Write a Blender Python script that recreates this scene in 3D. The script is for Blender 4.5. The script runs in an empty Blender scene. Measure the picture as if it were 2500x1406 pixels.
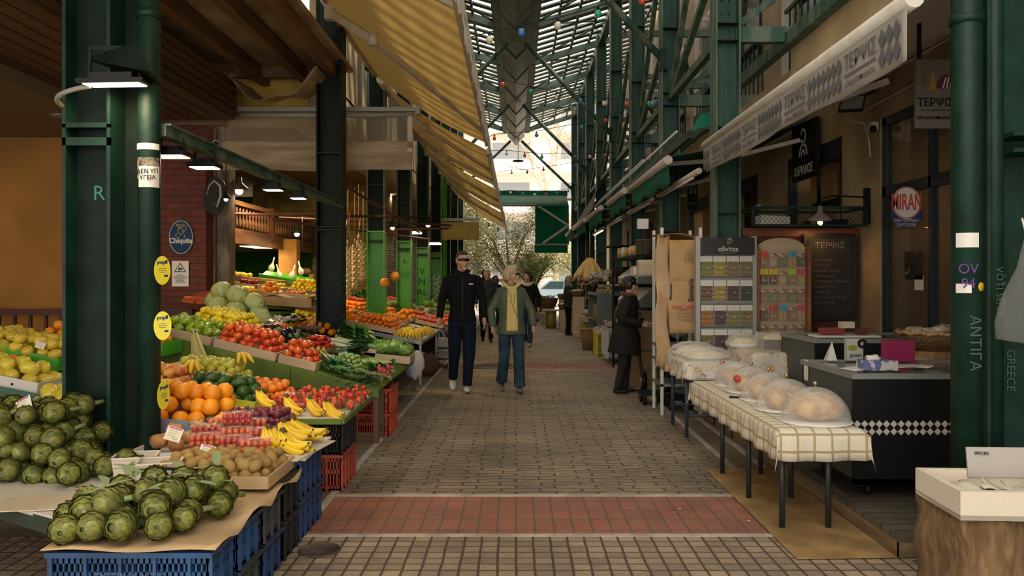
import bpy,math,random
from mathutils import Vector as V,Matrix,Euler
from mathutils import noise as mnoise
R = math.radians
PI = math.pi
rnd = random.Random(11)
U = rnd.uniform
S = bpy.context.scene
C = S.collection
# ------------------------------------------------------------------ camera, world, sun, exposure
cam = bpy.data.objects.new('camera',bpy.data.cameras.new('camera'))
C.objects.link(cam)
cam.location = (0,0,1.4)
cam.rotation_euler = (R(90),0,0)
cam.data.sensor_width = 36
cam.data.lens = 36 * 2000 / 2500
cam.data.shift_x = -10 / 2500
cam.data.shift_y = -18 / 2500
cam.data.clip_end = 400
S.camera = cam
S.view_settings.view_transform = 'Standard'
S.view_settings.look = 'None'
S.view_settings.gamma = 1
S.view_settings.exposure = 0.0
w = bpy.data.worlds.new('overcast sky')
S.world = w
w.use_nodes = True
bg = w.node_tree.nodes['Background']
bg.inputs[0].default_value = (1.0,0.94,0.84,1)
bg.inputs[1].default_value = 3.1
sun = bpy.data.objects.new('sun',bpy.data.lights.new('sun','SUN'))
C.objects.link(sun)
sun.data.energy = 4.0
sun.data.angle = R(3.5)
sun.data.color = (1,0.86,0.66)
sun.rotation_euler = V((1.0,-0.55,1.75)).to_track_quat('Z','Y').to_euler()
sun.location = (0,0,30)

def W(x,y,d):
    "pixel and distance -> place in the market"
    return V(((x - 1260) * d / 2000,d,1.4 - (y - 685) * d / 2000))
def onh(x,y,h):
    return W(x,y,2000 * (1.4 - h) / (y - 685))

# ------------------------------------------------------------------ materials
MC = {}
def nodes(m):
    m.use_nodes = True
    nt = m.node_tree
    return nt,nt.nodes,nt.links,nt.nodes['Principled BSDF']
def mat(name,col,rough=0.6,metal=0.0,var=0.0,vs=6.0,bump=0.0,bs=40.0,alpha=1.0,emit=0,ecol=None,
        col2=None,rand=0.0,trans=0.0,coat=0.0,sss=0.0,stretch=None,spec=0.5,ramp=(0.4,0.65)):
    if name in MC: return MC[name]
    m = bpy.data.materials.new(name)
    nt,N,L,b = nodes(m)
    b.inputs['Base Color'].default_value = (*col,1)
    b.inputs['Roughness'].default_value = rough
    b.inputs['Metallic'].default_value = metal
    b.inputs['Alpha'].default_value = alpha
    b.inputs['Specular IOR Level'].default_value = spec
    if coat: b.inputs['Coat Weight'].default_value = coat;b.inputs['Coat Roughness'].default_value = 0.15
    if trans: b.inputs['Transmission Weight'].default_value = trans
    if sss: b.inputs['Subsurface Weight'].default_value = sss;b.inputs['Subsurface Radius'].default_value = (.02,.012,.006)
    if emit:
        b.inputs['Emission Color'].default_value = (*(ecol or col),1)
        b.inputs['Emission Strength'].default_value = emit
    src = None
    if var or bump or col2:
        tc = N.new('ShaderNodeTexCoord');mp = N.new('ShaderNodeMapping')
        L.new(tc.outputs['Object'],mp.inputs[0])
        if stretch: mp.inputs['Scale'].default_value = stretch
    if var or col2:
        nz = N.new('ShaderNodeTexNoise');nz.inputs['Scale'].default_value = vs;nz.inputs['Detail'].default_value = 5
        L.new(mp.outputs[0],nz.inputs[0])
        cr = N.new('ShaderNodeValToRGB')
        c2 = col2 or tuple(max(0,c * (1 - var)) for c in col)
        c1 = col if col2 else tuple(min(1,c * (1 + var)) for c in col)
        cr.color_ramp.elements[0].color = (*c2,1);cr.color_ramp.elements[1].color = (*c1,1)
        cr.color_ramp.elements[0].position = ramp[0];cr.color_ramp.elements[1].position = ramp[1]
        L.new(nz.outputs[0],cr.inputs[0]);src = cr.outputs[0]
        L.new(src,b.inputs['Base Color'])
    if rand:
        oi = N.new('ShaderNodeObjectInfo');hs = N.new('ShaderNodeHueSaturation')
        mr = N.new('ShaderNodeMapRange');mr.inputs[3].default_value = 1 - rand;mr.inputs[4].default_value = 1 + rand
        mh = N.new('ShaderNodeMapRange');mh.inputs[3].default_value = 0.5 - rand * 0.06;mh.inputs[4].default_value = 0.5 + rand * 0.06
        L.new(oi.outputs['Random'],mr.inputs[0]);L.new(oi.outputs['Random'],mh.inputs[0])
        L.new(mr.outputs[0],hs.inputs['Value']);L.new(mh.outputs[0],hs.inputs['Hue'])
        if src: L.new(src,hs.inputs['Color'])
        else: hs.inputs['Color'].default_value = (*col,1)
        L.new(hs.outputs[0],b.inputs['Base Color'])
    if bump:
        nb = N.new('ShaderNodeTexNoise');nb.inputs['Scale'].default_value = bs;nb.inputs['Detail'].default_value = 3
        bp = N.new('ShaderNodeBump');bp.inputs['Strength'].default_value = bump;bp.inputs['Distance'].default_value = 0.01
        L.new(mp.outputs[0],nb.inputs[0]);L.new(nb.outputs[0],bp.inputs['Height']);L.new(bp.outputs[0],b.inputs['Normal'])
    MC[name] = m
    return m
def film(name,col=(.9,.9,.88),fac=0.25,rough=0.15,rim=0.5):
    "clear sheet: mostly see-through, with its own gloss"
    if name in MC: return MC[name]
    m = bpy.data.materials.new(name)
    nt,N,L,b = nodes(m)
    b.inputs['Base Color'].default_value = (*col,1);b.inputs['Roughness'].default_value = rough
    t = N.new('ShaderNodeBsdfTransparent');mx = N.new('ShaderNodeMixShader');lw = N.new('ShaderNodeLayerWeight')
    lw.inputs[0].default_value = 0.35
    ma = N.new('ShaderNodeMath');ma.operation = 'MULTIPLY_ADD';ma.inputs[1].default_value = rim;ma.inputs[2].default_value = fac
    ma.use_clamp = True
    L.new(lw.outputs['Facing'],ma.inputs[0]);L.new(ma.outputs[0],mx.inputs[0])
    L.new(t.outputs[0],mx.inputs[1]);L.new(b.outputs[0],mx.inputs[2])
    L.new(mx.outputs[0],N['Material Output'].inputs[0])
    MC[name] = m
    return m
def cloth_through(name,col,tcol,fac=0.5,var=0.25,vs=2.0):
    "awning fabric that lets some light through"
    if name in MC: return MC[name]
    m = bpy.data.materials.new(name)
    nt,N,L,b = nodes(m)
    b.inputs['Roughness'].default_value = 0.9
    tc = N.new('ShaderNodeTexCoord');nz = N.new('ShaderNodeTexNoise');nz.inputs['Scale'].default_value = vs;nz.inputs['Detail'].default_value = 6
    L.new(tc.outputs['Object'],nz.inputs[0])
    cr = N.new('ShaderNodeValToRGB');cr.color_ramp.elements[0].position = .35;cr.color_ramp.elements[1].position = .65
    cr.color_ramp.elements[0].color = (*[c * (1 - var) for c in col],1);cr.color_ramp.elements[1].color = (*col,1)
    L.new(nz.outputs[0],cr.inputs[0]);L.new(cr.outputs[0],b.inputs['Base Color'])
    t = N.new('ShaderNodeBsdfTranslucent');t.inputs[0].default_value = (*tcol,1)
    mx = N.new('ShaderNodeMixShader');mx.inputs[0].default_value = fac
    L.new(b.outputs[0],mx.inputs[1]);L.new(t.outputs[0],mx.inputs[2]);L.new(mx.outputs[0],N['Material Output'].inputs[0])
    MC[name] = m
    return m
def bricks(name,c1,c2,mortar,bw,rh,ms=0.01,rough=0.75,offset=0.5,axes='XY',distort=0.0,bump=0.5,var=0.3,smooth=0.1,squash=1.0,gloss=0.0):
    if name in MC: return MC[name]
    m = bpy.data.materials.new(name)
    nt,N,L,b = nodes(m)
    tc = N.new('ShaderNodeTexCoord');sp = N.new('ShaderNodeSeparateXYZ');cb = N.new('ShaderNodeCombineXYZ')
    L.new(tc.outputs['Object'],sp.inputs[0])
    L.new(sp.outputs['XYZ'.index(axes[0])],cb.inputs[0]);L.new(sp.outputs['XYZ'.index(axes[1])],cb.inputs[1])
    src = cb.outputs[0]
    if distort:
        nz = N.new('ShaderNodeTexNoise');nz.inputs['Scale'].default_value = 5;nz.inputs['Detail'].default_value = 2
        sb = N.new('ShaderNodeVectorMath');sb.operation = 'SUBTRACT';sb.inputs[1].default_value = (.5,.5,.5)
        sc = N.new('ShaderNodeVectorMath');sc.operation = 'SCALE';sc.inputs['Scale'].default_value = distort
        ad = N.new('ShaderNodeVectorMath');ad.operation = 'ADD'
        L.new(src,nz.inputs[0]);L.new(nz.outputs['Color'],sb.inputs[0]);L.new(sb.outputs[0],sc.inputs[0])
        L.new(sc.outputs[0],ad.inputs[0]);L.new(src,ad.inputs[1]);src = ad.outputs[0]
    br = N.new('ShaderNodeTexBrick');br.offset = offset;br.squash = squash
    br.inputs['Scale'].default_value = 1;br.inputs['Brick Width'].default_value = bw;br.inputs['Row Height'].default_value = rh
    br.inputs['Mortar Size'].default_value = ms;br.inputs['Mortar Smooth'].default_value = smooth
    br.inputs['Color1'].default_value = (*c1,1);br.inputs['Color2'].default_value = (*c2,1);br.inputs['Mortar'].default_value = (*mortar,1)
    L.new(src,br.inputs[0])
    n2 = N.new('ShaderNodeTexNoise');n2.inputs['Scale'].default_value = 1.3;n2.inputs['Detail'].default_value = 8;n2.inputs['Roughness'].default_value = .7
    L.new(cb.outputs[0],n2.inputs[0])
    mr = N.new('ShaderNodeMapRange');mr.inputs[1].default_value = .3;mr.inputs[2].default_value = .7
    mr.inputs[3].default_value = 1 - var;mr.inputs[4].default_value = 1 + var
    L.new(n2.outputs[0],mr.inputs[0])
    mu = N.new('ShaderNodeVectorMath');mu.operation = 'SCALE'
    L.new(br.outputs['Color'],mu.inputs[0]);L.new(mr.outputs[0],mu.inputs['Scale']);L.new(mu.outputs[0],b.inputs['Base Color'])
    b.inputs['Roughness'].default_value = rough
    n3 = N.new('ShaderNodeTexNoise');n3.inputs['Scale'].default_value = 30;n3.inputs['Detail'].default_value = 4
    L.new(cb.outputs[0],n3.inputs[0])
    inv = N.new('ShaderNodeMath');inv.operation = 'MULTIPLY_ADD';inv.inputs[1].default_value = -1.0
    L.new(br.outputs['Fac'],inv.inputs[0]);L.new(n3.outputs[0],inv.inputs[2])
    bp = N.new('ShaderNodeBump');bp.inputs['Strength'].default_value = bump;bp.inputs['Distance'].default_value = .012
    L.new(inv.outputs[0],bp.inputs['Height']);L.new(bp.outputs[0],b.inputs['Normal'])
    MC[name] = m
    return m

# ------------------------------------------------------------------ mesh building
def frame_for(d):
    d = d.normalized()
    a = V((0,0,1)) if abs(d.z) < .95 else V((0,1,0))
    x = d.cross(a).normalized()
    return x,x.cross(d).normalized()
class MB:
    def __init__(s): s.v = [];s.f = [];s.mi = [];s.sm = []
    def add(s,vs,fs,mi=0,sm=False,M=None):
        n = len(s.v)
        s.v += [tuple(M @ V(p)) if M else tuple(p) for p in vs]
        for f in fs: s.f.append([i + n for i in f]);s.mi.append(mi);s.sm.append(sm)
        return s
    def box(s,c,d,rot=None,mi=0,M=None):
        x,y,z = [k / 2 for k in d]
        q = [V(p) for p in [(-x,-y,-z),(x,-y,-z),(x,y,-z),(-x,y,-z),(-x,-y,z),(x,-y,z),(x,y,z),(-x,y,z)]]
        if rot:
            e = Euler(rot).to_matrix();q = [e @ p for p in q]
        q = [p + V(c) for p in q]
        return s.add(q,[(0,3,2,1),(4,5,6,7),(0,1,5,4),(1,2,6,5),(2,3,7,6),(3,0,4,7)],mi,False,M)
    def span(s,a,b,mi=0): # box between two corners
        return s.box([(a[i] + b[i]) / 2 for i in range(3)],[abs(b[i] - a[i]) for i in range(3)],mi=mi)
    def bar(s,p,q,w,h,mi=0,up=None):
        p = V(p);q = V(q);d = q - p;y = d.normalized()
        u = V(up) if up else (V((0,0,1)) if abs(y.z) < .98 else V((0,1,0)))
        x = y.cross(u).normalized();z = x.cross(y)
        vs = []
        for e in (p,q):
            for sx,sz in ((-1,-1),(1,-1),(1,1),(-1,1)): vs.append(e + x * sx * w / 2 + z * sz * h / 2)
        return s.add(vs,[(0,1,2,3),(7,6,5,4),(0,4,5,1),(1,5,6,2),(2,6,7,3),(3,7,4,0)],mi)
    def tube(s,pts,r,n=8,mi=0,caps=True,sm=True):
        pts = [V(p) for p in pts];k = len(pts)
        rs = r if isinstance(r,(list,tuple)) else [r] * k
        vs = [];x = None
        for i,p in enumerate(pts):
            d = (pts[min(i + 1,k - 1)] - pts[max(i - 1,0)])
            if d.length < 1e-9: d = V((0,0,1))
            d.normalize()
            if x is None: x,y = frame_for(d)
            else:
                x = (x - d * x.dot(d))
                x = x.normalized() if x.length > 1e-6 else frame_for(d)[0]
                y = x.cross(d).normalized()
            rr = rs[i]
            ra,rb = rr if isinstance(rr,tuple) else (rr,rr)
            for j in range(n):
                a = 2 * PI * j / n
                vs.append(p + x * math.cos(a) * ra + y * math.sin(a) * rb)
        fs = [(i * n + j,(i + 1) * n + j,(i + 1) * n + (j + 1) % n,i * n + (j + 1) % n) for i in range(k - 1) for j in range(n)]
        s.add(vs,fs,mi,sm)
        if caps: 
            b = len(s.v) - len(vs)
            s.f.append([b + j for j in range(n)]);s.mi.append(mi);s.sm.append(False)
            s.f.append([b + (k - 1) * n + n - 1 - j for j in range(n)]);s.mi.append(mi);s.sm.append(False)
        return s
    def lathe(s,prof,n=16,c=(0,0,0),mi=0,M=None,sx=1,sy=1,sm=True):
        vs = []
        for r,z in prof:
            for j in range(n):
                a = 2 * PI * j / n
                vs.append((c[0] + r * math.cos(a) * sx,c[1] + r * math.sin(a) * sy,c[2] + z))
        fs = [(i * n + j,i * n + (j + 1) % n,(i + 1) * n + (j + 1) % n,(i + 1) * n + j) for i in range(len(prof) - 1) for j in range(n)]
        fs.append(tuple(range(n - 1,-1,-1)));fs.append(tuple((len(prof) - 1) * n + j for j in range(n)))
        return s.add(vs,fs,mi,sm,M)
    def ball(s,c,r,n=12,m=8,mi=0,M=None,jit=0,fn=None):
        r = r if isinstance(r,(list,tuple)) else (r,r,r)
        vs = [(c[0],c[1],c[2] - r[2])]
        for i in range(1,m):
            t = PI * i / m
            for j in range(n):
                a = 2 * PI * j / n
                q = V((math.sin(t) * math.cos(a),math.sin(t) * math.sin(a),-math.cos(t)))
                k = fn(q) if fn else 1
                vs.append((c[0] + q.x * r[0] * k,c[1] + q.y * r[1] * k,c[2] + q.z * r[2] * k))
        vs.append((c[0],c[1],c[2] + r[2]))
        fs = [(0,1 + (j + 1) % n,1 + j) for j in range(n)]
        for i in range(m - 2):
            for j in range(n):
                a = 1 + i * n;fs.append((a + j,a + (j + 1) % n,a + n + (j + 1) % n,a + n + j))
        e = len(vs) - 1;a = 1 + (m - 2) * n
        fs += [(a + j,a + (j + 1) % n,e) for j in range(n)]
        return s.add(vs,fs,mi,True,M)
    def poly(s,pts,th,dirn,mi=0,M=None):
        "outline extruded by th along dirn"
        n = len(pts);d = V(dirn).normalized() * th
        vs = [V(p) for p in pts] + [V(p) + d for p in pts]
        fs = [tuple(range(n)),tuple(range(2 * n - 1,n - 1,-1))] + [(i,i + n,(i + 1) % n + n,(i + 1) % n) for i in range(n)]
        return s.add(vs,fs,mi,False,M)
    def grid(s,fn,nu,nv,mi=0,sm=True,M=None,th=0):
        vs = [fn(i / nu,j / nv) for i in range(nu + 1) for j in range(nv + 1)]
        fs = [(i * (nv + 1) + j,(i + 1) * (nv + 1) + j,(i + 1) * (nv + 1) + j + 1,i * (nv + 1) + j + 1) for i in range(nu) for j in range(nv)]
        s.add(vs,fs,mi,sm,M)
        return s
    def mesh(s,name,mats):
        me = bpy.data.meshes.new(name)
        me.from_pydata(s.v,[],s.f)
        for m in (mats if isinstance(mats,(list,tuple)) else [mats]): me.materials.append(m)
        me.polygons.foreach_set('material_index',s.mi)
        me.polygons.foreach_set('use_smooth',s.sm)
        me.update()
        return me
    def shift(s,d):
        s.v = [(p[0] - d[0],p[1] - d[1],p[2] - d[2]) for p in s.v]
    def part(s,name,mats,parent,world=True,solid=0,label=None,sub=0):
        "child mesh; world=True when the shape was given in world coordinates"
        if world:
            wl = V(parent.location)
            p = parent.parent
            while p: wl = wl + V(p.location);p = p.parent
            s.shift(wl)
        o = bpy.data.objects.new(name,s.mesh(name,mats));C.objects.link(o);o.parent = parent
        if solid: o.modifiers.new('s','SOLIDIFY').thickness = solid
        if sub: o.modifiers.new('u','SUBSURF').levels = sub;o.modifiers['u'].render_levels = sub
        if label: o['label'] = label
        return o
    def solo(s,name,mats,label,cat,group=None,kind=None,solid=0,loc=None):
        "top-level thing that is one mesh; origin moved to its base"
        if loc is None:
            xs = [p[0] for p in s.v];ys = [p[1] for p in s.v];zs = [p[2] for p in s.v]
            loc = ((min(xs) + max(xs)) / 2,(min(ys) + max(ys)) / 2,min(zs));s.shift(loc)
        o = bpy.data.objects.new(name,s.mesh(name,mats));C.objects.link(o);o.location = loc
        tag(o,label,cat,group,kind)
        if solid: o.modifiers.new('s','SOLIDIFY').thickness = solid
        return o
def tag(o,label=None,cat=None,group=None,kind=None):
    if label: o['label'] = label
    if cat: o['category'] = cat
    if group: o['group'] = group
    if kind: o['kind'] = kind
    return o
def thing(name,label,cat,loc,rz=0,group=None):
    o = bpy.data.objects.new(name,None);C.objects.link(o)
    o.location = loc;o.rotation_euler = (0,0,rz);o.empty_display_size = .05
    return tag(o,label,cat,group)
def struct(s,name,mats,label=None):
    o = bpy.data.objects.new(name,s.mesh(name,mats));C.objects.link(o)
    o['kind'] = 'structure';o['category'] = name.split('_')[0]
    o['label'] = label or name
    return o
KIDS = {}
def copy_tree(o,parent=None,loc=None,rot=None,label=None,group=None,scale=None):
    c = o.copy();C.objects.link(c);c.parent = parent
    if loc is not None: c.location = loc
    if rot is not None: c.rotation_euler = rot
    if scale is not None: c.scale = (scale,) * 3 if not isinstance(scale,tuple) else scale
    if label: c['label'] = label
    if group: c['group'] = group
    for k in KIDS.setdefault(o.name,list(o.children)): copy_tree(k,c)
    return c
def text(body,size,m,name='lettering',parent=None,M=None,ext=0.0015,align='CENTER',bold=0,sx=1):
    cu = bpy.data.curves.new('t','FONT');cu.body = body;cu.size = size;cu.align_x = align;cu.align_y = 'CENTER'
    cu.extrude = ext;cu.offset = bold;cu.resolution_u = 3
    o = bpy.data.objects.new('t',cu);C.objects.link(o)
    dg = bpy.context.evaluated_depsgraph_get()
    me = bpy.data.meshes.new_from_object(o.evaluated_get(dg))
    bpy.data.objects.remove(o);bpy.data.curves.remove(cu)
    if sx != 1: me.transform(Matrix.Diagonal((sx,1,1,1)))
    if M: me.transform(M)
    me.materials.clear();me.materials.append(m)
    q = bpy.data.objects.new(name,me);C.objects.link(q)
    if parent:
        wl = V(parent.location);p = parent.parent
        while p: wl = wl + V(p.location);p = p.parent
        me.transform(Matrix.Translation(-wl));q.parent = parent
    return q
def face(o,ax,ay,flip=False):
    "matrix that puts flat xy shapes at o with x along ax and y along ay"
    x = V(ax).normalized();y = V(ay).normalized();z = x.cross(y)
    return Matrix(((x.x,y.x,z.x,o[0]),(x.y,y.y,z.y,o[1]),(x.z,y.z,z.z,o[2]),(0,0,0,1)))
def bezier(a,b,c,n):
    a,b,c = V(a),V(b),V(c)
    return [a * (1 - t) ** 2 + b * 2 * t * (1 - t) + c * t * t for t in [i / n for i in range(n + 1)]]
def fused(parts,vox=0.01,it=3):
    "one continuous mesh out of overlapping closed shapes"
    o = bpy.data.objects.new('t',parts.mesh('t',MC['_'] if '_' in MC else mat('_',(.5,.5,.5))));C.objects.link(o)
    r = o.modifiers.new('r','REMESH');r.mode = 'VOXEL';r.voxel_size = vox;r.use_smooth_shade = True
    if it: sm = o.modifiers.new('m','SMOOTH');sm.iterations = it;sm.factor = .5
    dg = bpy.context.evaluated_depsgraph_get()
    me = bpy.data.meshes.new_from_object(o.evaluated_get(dg))
    bpy.data.objects.remove(o)
    me.materials.clear()
    return me
def mpart(me,name,m,parent,label=None):
    me.materials.append(m);me.name = name
    o = bpy.data.objects.new(name,me);C.objects.link(o);o.parent = parent
    if label: o['label'] = label
    return o
# ================================================================== SETTING
mat('_',(.5,.5,.5))
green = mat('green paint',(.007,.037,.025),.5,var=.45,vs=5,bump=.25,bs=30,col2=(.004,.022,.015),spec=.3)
greenweath = mat('weathered green paint',(.14,.18,.13),.55,col2=(.025,.09,.065),vs=3,stretch=(3,3,.6),bump=.2)  # lighter grey-green of weathered, dusty steelwork
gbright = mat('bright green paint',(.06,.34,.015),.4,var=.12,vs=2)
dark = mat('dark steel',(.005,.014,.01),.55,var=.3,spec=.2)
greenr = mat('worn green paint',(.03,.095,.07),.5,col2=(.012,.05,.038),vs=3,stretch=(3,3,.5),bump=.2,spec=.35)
black = mat('black',(.006,.006,.006),.5,spec=.25)
cream = mat('cream plaster',(.42,.33,.2),.85,var=.16,vs=2.5,bump=.3,bs=60)
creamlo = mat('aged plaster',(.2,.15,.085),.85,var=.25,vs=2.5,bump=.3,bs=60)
wood = mat('brown wood',(.16,.075,.03),.6,var=.35,vs=9,stretch=(1,.12,1))
woodr = mat('red brown wood',(.13,.035,.014),.5,var=.3,vs=8,stretch=(.15,1,2))
pale = mat('pale wood',(.52,.4,.26),.7,var=.12,vs=12,stretch=(.3,1,1))
steel = mat('galvanised steel',(.33,.34,.33),.4,metal=.7,var=.2)
white = mat('white',(.75,.73,.68),.5)
card = mat('cardboard',(.5,.3,.13),.8,var=.12,vs=6)
carddark = mat('old cardboard',(.3,.17,.06),.85,col2=(.2,.11,.035),vs=3)

sett = bricks('square setts',(.33,.25,.16),(.22,.165,.11),(.07,.05,.035),.092,.088,.007,offset=0,distort=.012,bump=.8,var=.35)
redp = bricks('red pavers',(.3,.11,.07),(.24,.1,.065),(.12,.085,.06),.108,.2,.006,offset=0,distort=.01,bump=.6,var=.3)
cobb = bricks('cobble courses',(.27,.2,.125),(.19,.15,.1),(.085,.065,.042),.27,.085,.009,offset=.37,distort=.11,bump=1.0,var=.4,rough=.7,smooth=.5)
strip = bricks('stone slabs',(.2,.17,.12),(.15,.13,.095),(.06,.05,.04),.5,.62,.01,offset=0,axes='XY',bump=.5,var=.35)
kerb = mat('pale kerb line',(.42,.37,.3),.8,var=.25,vs=4)
plaza = bricks('plaza paving',(.5,.45,.38),(.42,.38,.32),(.25,.22,.18),.6,.4,.01,var=.2)
f = MB()
def flat(x0,x1,y0,y1,mi,z=0.0): f.add([(x0,y0,z),(x1,y0,z),(x1,y1,z),(x0,y1,z)],[(0,1,2,3)],mi)
XL,XR = -1.2,1.62
flat(-12,8,-3,4.5,0);flat(XL,XR,4.5,5.33,1)
flat(XL,XR,5.33,12.9,2);flat(XL,XR,12.9,13.9,1);flat(XL,XR,13.9,33,2)
flat(-12,XL,4.5,33,3);flat(XR,8,4.5,33,3);flat(-40,40,33,90,4)
struct(f,'floor',[sett,redp,cobb,strip,plaza])
k = MB()
for a,b in (((XL - .02,4.5,0),(XL + .03,33,.006)),((XR - .02,5.6,0),(XR + .025,33,.006)),((1.83,5.6,0),(1.88,33,.006)),
             ((XL,5.31,0),(XR,5.36,.005)),((XL,4.48,0),(XR,4.52,.005)),((XL,12.86,0),(XR,12.9,.005))):
    k.span(a,b)
struct(k,'trim_1',kerb)

# left side rooms
brick = bricks('dark red brick',(.15,.03,.018),(.11,.024,.016),(.03,.016,.012),.2,.085,.006,axes='XZ',bump=.4,var=.3)
brick2 = bricks('dark red brick side',(.13,.028,.018),(.1,.022,.016),(.03,.016,.012),.2,.085,.006,axes='YZ',bump=.4,var=.3)
ochre = mat('ochre wall',(.36,.17,.035),.85,col2=(.26,.12,.025),vs=1.2)
w1 = MB();w1.span((-12,10.3,0),(-4.5,10.45,3.3));w1.span((-12,-2,0),(-11.9,10.4,4.5));struct(w1,'wall_left',ochre)
w2 = MB();w2.box((-4.2,10.5,1.9),(.6,.4,3.8))
w2.mi = [0] * 6;w2.mi[3] = 1;struct(w2,'wall_brick',[brick,brick2])
post = mat('stained post',(.28,.23,.17),.8,col2=(.1,.08,.06),vs=3,stretch=(3,3,1))
w3 = MB();w3.span((-3.88,10.62,0),(-3.72,10.85,3.4));w3.span((-3.93,10.55,0),(-3.88,10.6,3.4));struct(w3,'wall_post',post)
gw = mat('shop green wall',(.012,.15,.018),.6,var=.2)
w4 = MB();w4.span((-7.6,17.6,0),(-6.8,17.75,3.2));w4.span((-6.0,17.6,0),(-4.35,17.75,3.2));w4.span((-7.7,10.5,0),(-7.6,17.7,3.4))
w4.span((-6.8,17.6,2.1),(-6.0,17.75,3.2));w4.span((-6.9,17.5,0),(-6.8,17.6,2.1));w4.span((-6.0,17.5,0),(-5.85,17.6,3.1));w4.span((-5.0,17.5,0),(-4.9,17.6,3.1))
struct(w4,'wall_shop',gw)
w5 = MB();w5.span((-6.8,18.4,0),(-6.0,18.5,2.2));struct(w5,'door_1',mat('dark doorway',(.01,.03,.014),.7))
stone = bricks('yellow stone',(.42,.3,.09),(.34,.24,.08),(.2,.14,.06),.34,.16,.012,axes='XZ',distort=.05,bump=.8,var=.3)
w6 = MB();w6.span((-4.35,17.5,0),(-3.0,17.75,3.6));struct(w6,'wall_stone',stone)
shut = mat('roller shutter',(.15,.12,.09),.5,metal=.3,var=.25)
w7 = MB()
w7.span((-3.05,17.7,0),(-2.9,33,4.2),0)
for bay in range(4):
    y0 = 18.2 + bay * 3.6
    for i in range(44): w7.span((-2.9,y0,.05 + i * .055),(-2.87,y0 + 2.8,.09 + i * .055),1)
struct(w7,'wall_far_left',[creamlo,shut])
# ceilings of the left arcade
slat = mat('slatted timber',(.11,.055,.025),.6,var=.3,vs=3,stretch=(1,.1,1))
c1 = MB();c1.span((-12,-2,3.2),(-4.6,10.3,3.35),0)
c1.span((-12,-2,4.0),(-2.04,10.25,4.06),1);c1.span((-12,10.2,3.34),(-3.6,10.3,4.06),0)
for x in (-3.12,-2.58,-2.18): c1.span((x - .05,-2,3.82),(x + .05,10.2,4.0),2)
for y in (9.9,6.0,2.2): c1.span((-3.4,y,3.86),(-2.15,y + .1,4.0),2)
c1.span((-8,10.7,3.4),(-2.9,33,3.5),0)
struct(c1,'ceiling',[mat('brown soffit',(.2,.13,.07),.8),mat('stained cream ceiling',(.42,.31,.17),.85,col2=(.27,.19,.1),vs=2.5),wood])
c2 = MB()
c2.span((-4.6,-2,3.36),(-3.4,9.9,3.8))
for i in range(7): c2.span((-4.6 + i * .175,-2,3.34),(-4.6 + i * .175 + .15,9.9,3.38))
for i in range(5): c2.span((-3.4,-2,3.38 + i * .088),(-3.375,9.9,3.45 + i * .088))
struct(c2,'ceiling_shutter_box',slat)
# upper storey behind the awnings on the left
w8 = MB();w8.span((-2.9,10.3,3.4),(-2.5,33,4.1));w8.span((-2.6,10.3,4.06),(-2.5,33,7.6));w8.span((-2.9,-2,4.06),(-2.8,10.3,7.6));w8.span((-3.6,10.25,3.4),(-2.6,10.3,4.3),1)
struct(w8,'wall_upper_left',[cream,mat('yellow board',(.5,.34,.06),.7,var=.15)])

# right side wall with shop openings (z = depth)
w9 = MB();XW = 3.6
def rw(y0,y1,z0,z1,mi=0,x0=XW,x1=XW + .3): w9.span((x0,y0,z0),(x1,y1,z1),mi)
ops = [(4.4,5.9),(6.55,8.1),(9.05,10.85),(12.2,14.0),(15.3,17.1),(18.4,20.2),(21.5,23.4),(24.6,26.6),(27.8,29.8)]
y = -2
for a,b in ops:
    rw(y,a,0,3.0);y = b
rw(y,33,0,3.0);rw(-2,33,3.0,9.6)
for a,b in ops[2:]: rw(a,b,0,1.35,1)
struct(w9,'wall_right',[mat('right plaster',(.33,.24,.135),.85,var=.22,vs=2,bump=.4,bs=50),mat('dado',(.12,.1,.06),.8)])
w10 = MB();w10.span((5.6,-2,0),(5.7,33,3.2));
for y in (4.1,8.6,11.5,14.6,17.7,20.9,24,27.2,30.5): w10.span((XW + .3,y,0),(5.6,y + .1,3.2))
w10.span((XW + .3,-2,3.05),(5.6,33,3.2));struct(w10,'wall_shop_rooms',mat('shop interior',(.28,.19,.09),.8,var=.3,vs=1))
# slab, ledge and upper windows over the right shops
s1 = MB()
s1.span((2.92,-2,3.5),(3.6,8.7,3.92));s1.span((3.1,8.7,3.45),(3.6,33,3.78))
s1.span((2.6,-2,3.38),(2.92,3,3.42))
struct(s1,'trim_2',mat('ledge plaster',(.5,.38,.22),.85,var=.15,vs=2))
s2 = MB();s2.bar((2.86,-2,3.92),(2.86,13.0,3.92),.1,.14);s2.bar((3.05,13,3.86),(3.05,33,3.86),.1,.12)
struct(s2,'trim_3',greenweath)
uw = MB()
for i in range(9):
    y = 9.3 + i * 2.7
    uw.span((3.56,y,4.5),(3.62,y + 1.0,6.4),0)
    for q in range(8): uw.bar((3.52,y - .3 + q * .22,3.95),(3.52,y - .3 + q * .22,4.9),.02,.02,1)
    uw.bar((3.52,y - .4,4.9),(3.52,y + 1.4,4.9),.04,.05,1)
    uw.span((3.58,y + 1.35,3.9),(3.6,y + 1.75,8.5),2)
struct(uw,'window_1',[mat('upper pane',(.02,.03,.03),.15),green,mat('grey plaster',(.45,.42,.38),.8,var=.2)])

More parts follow.
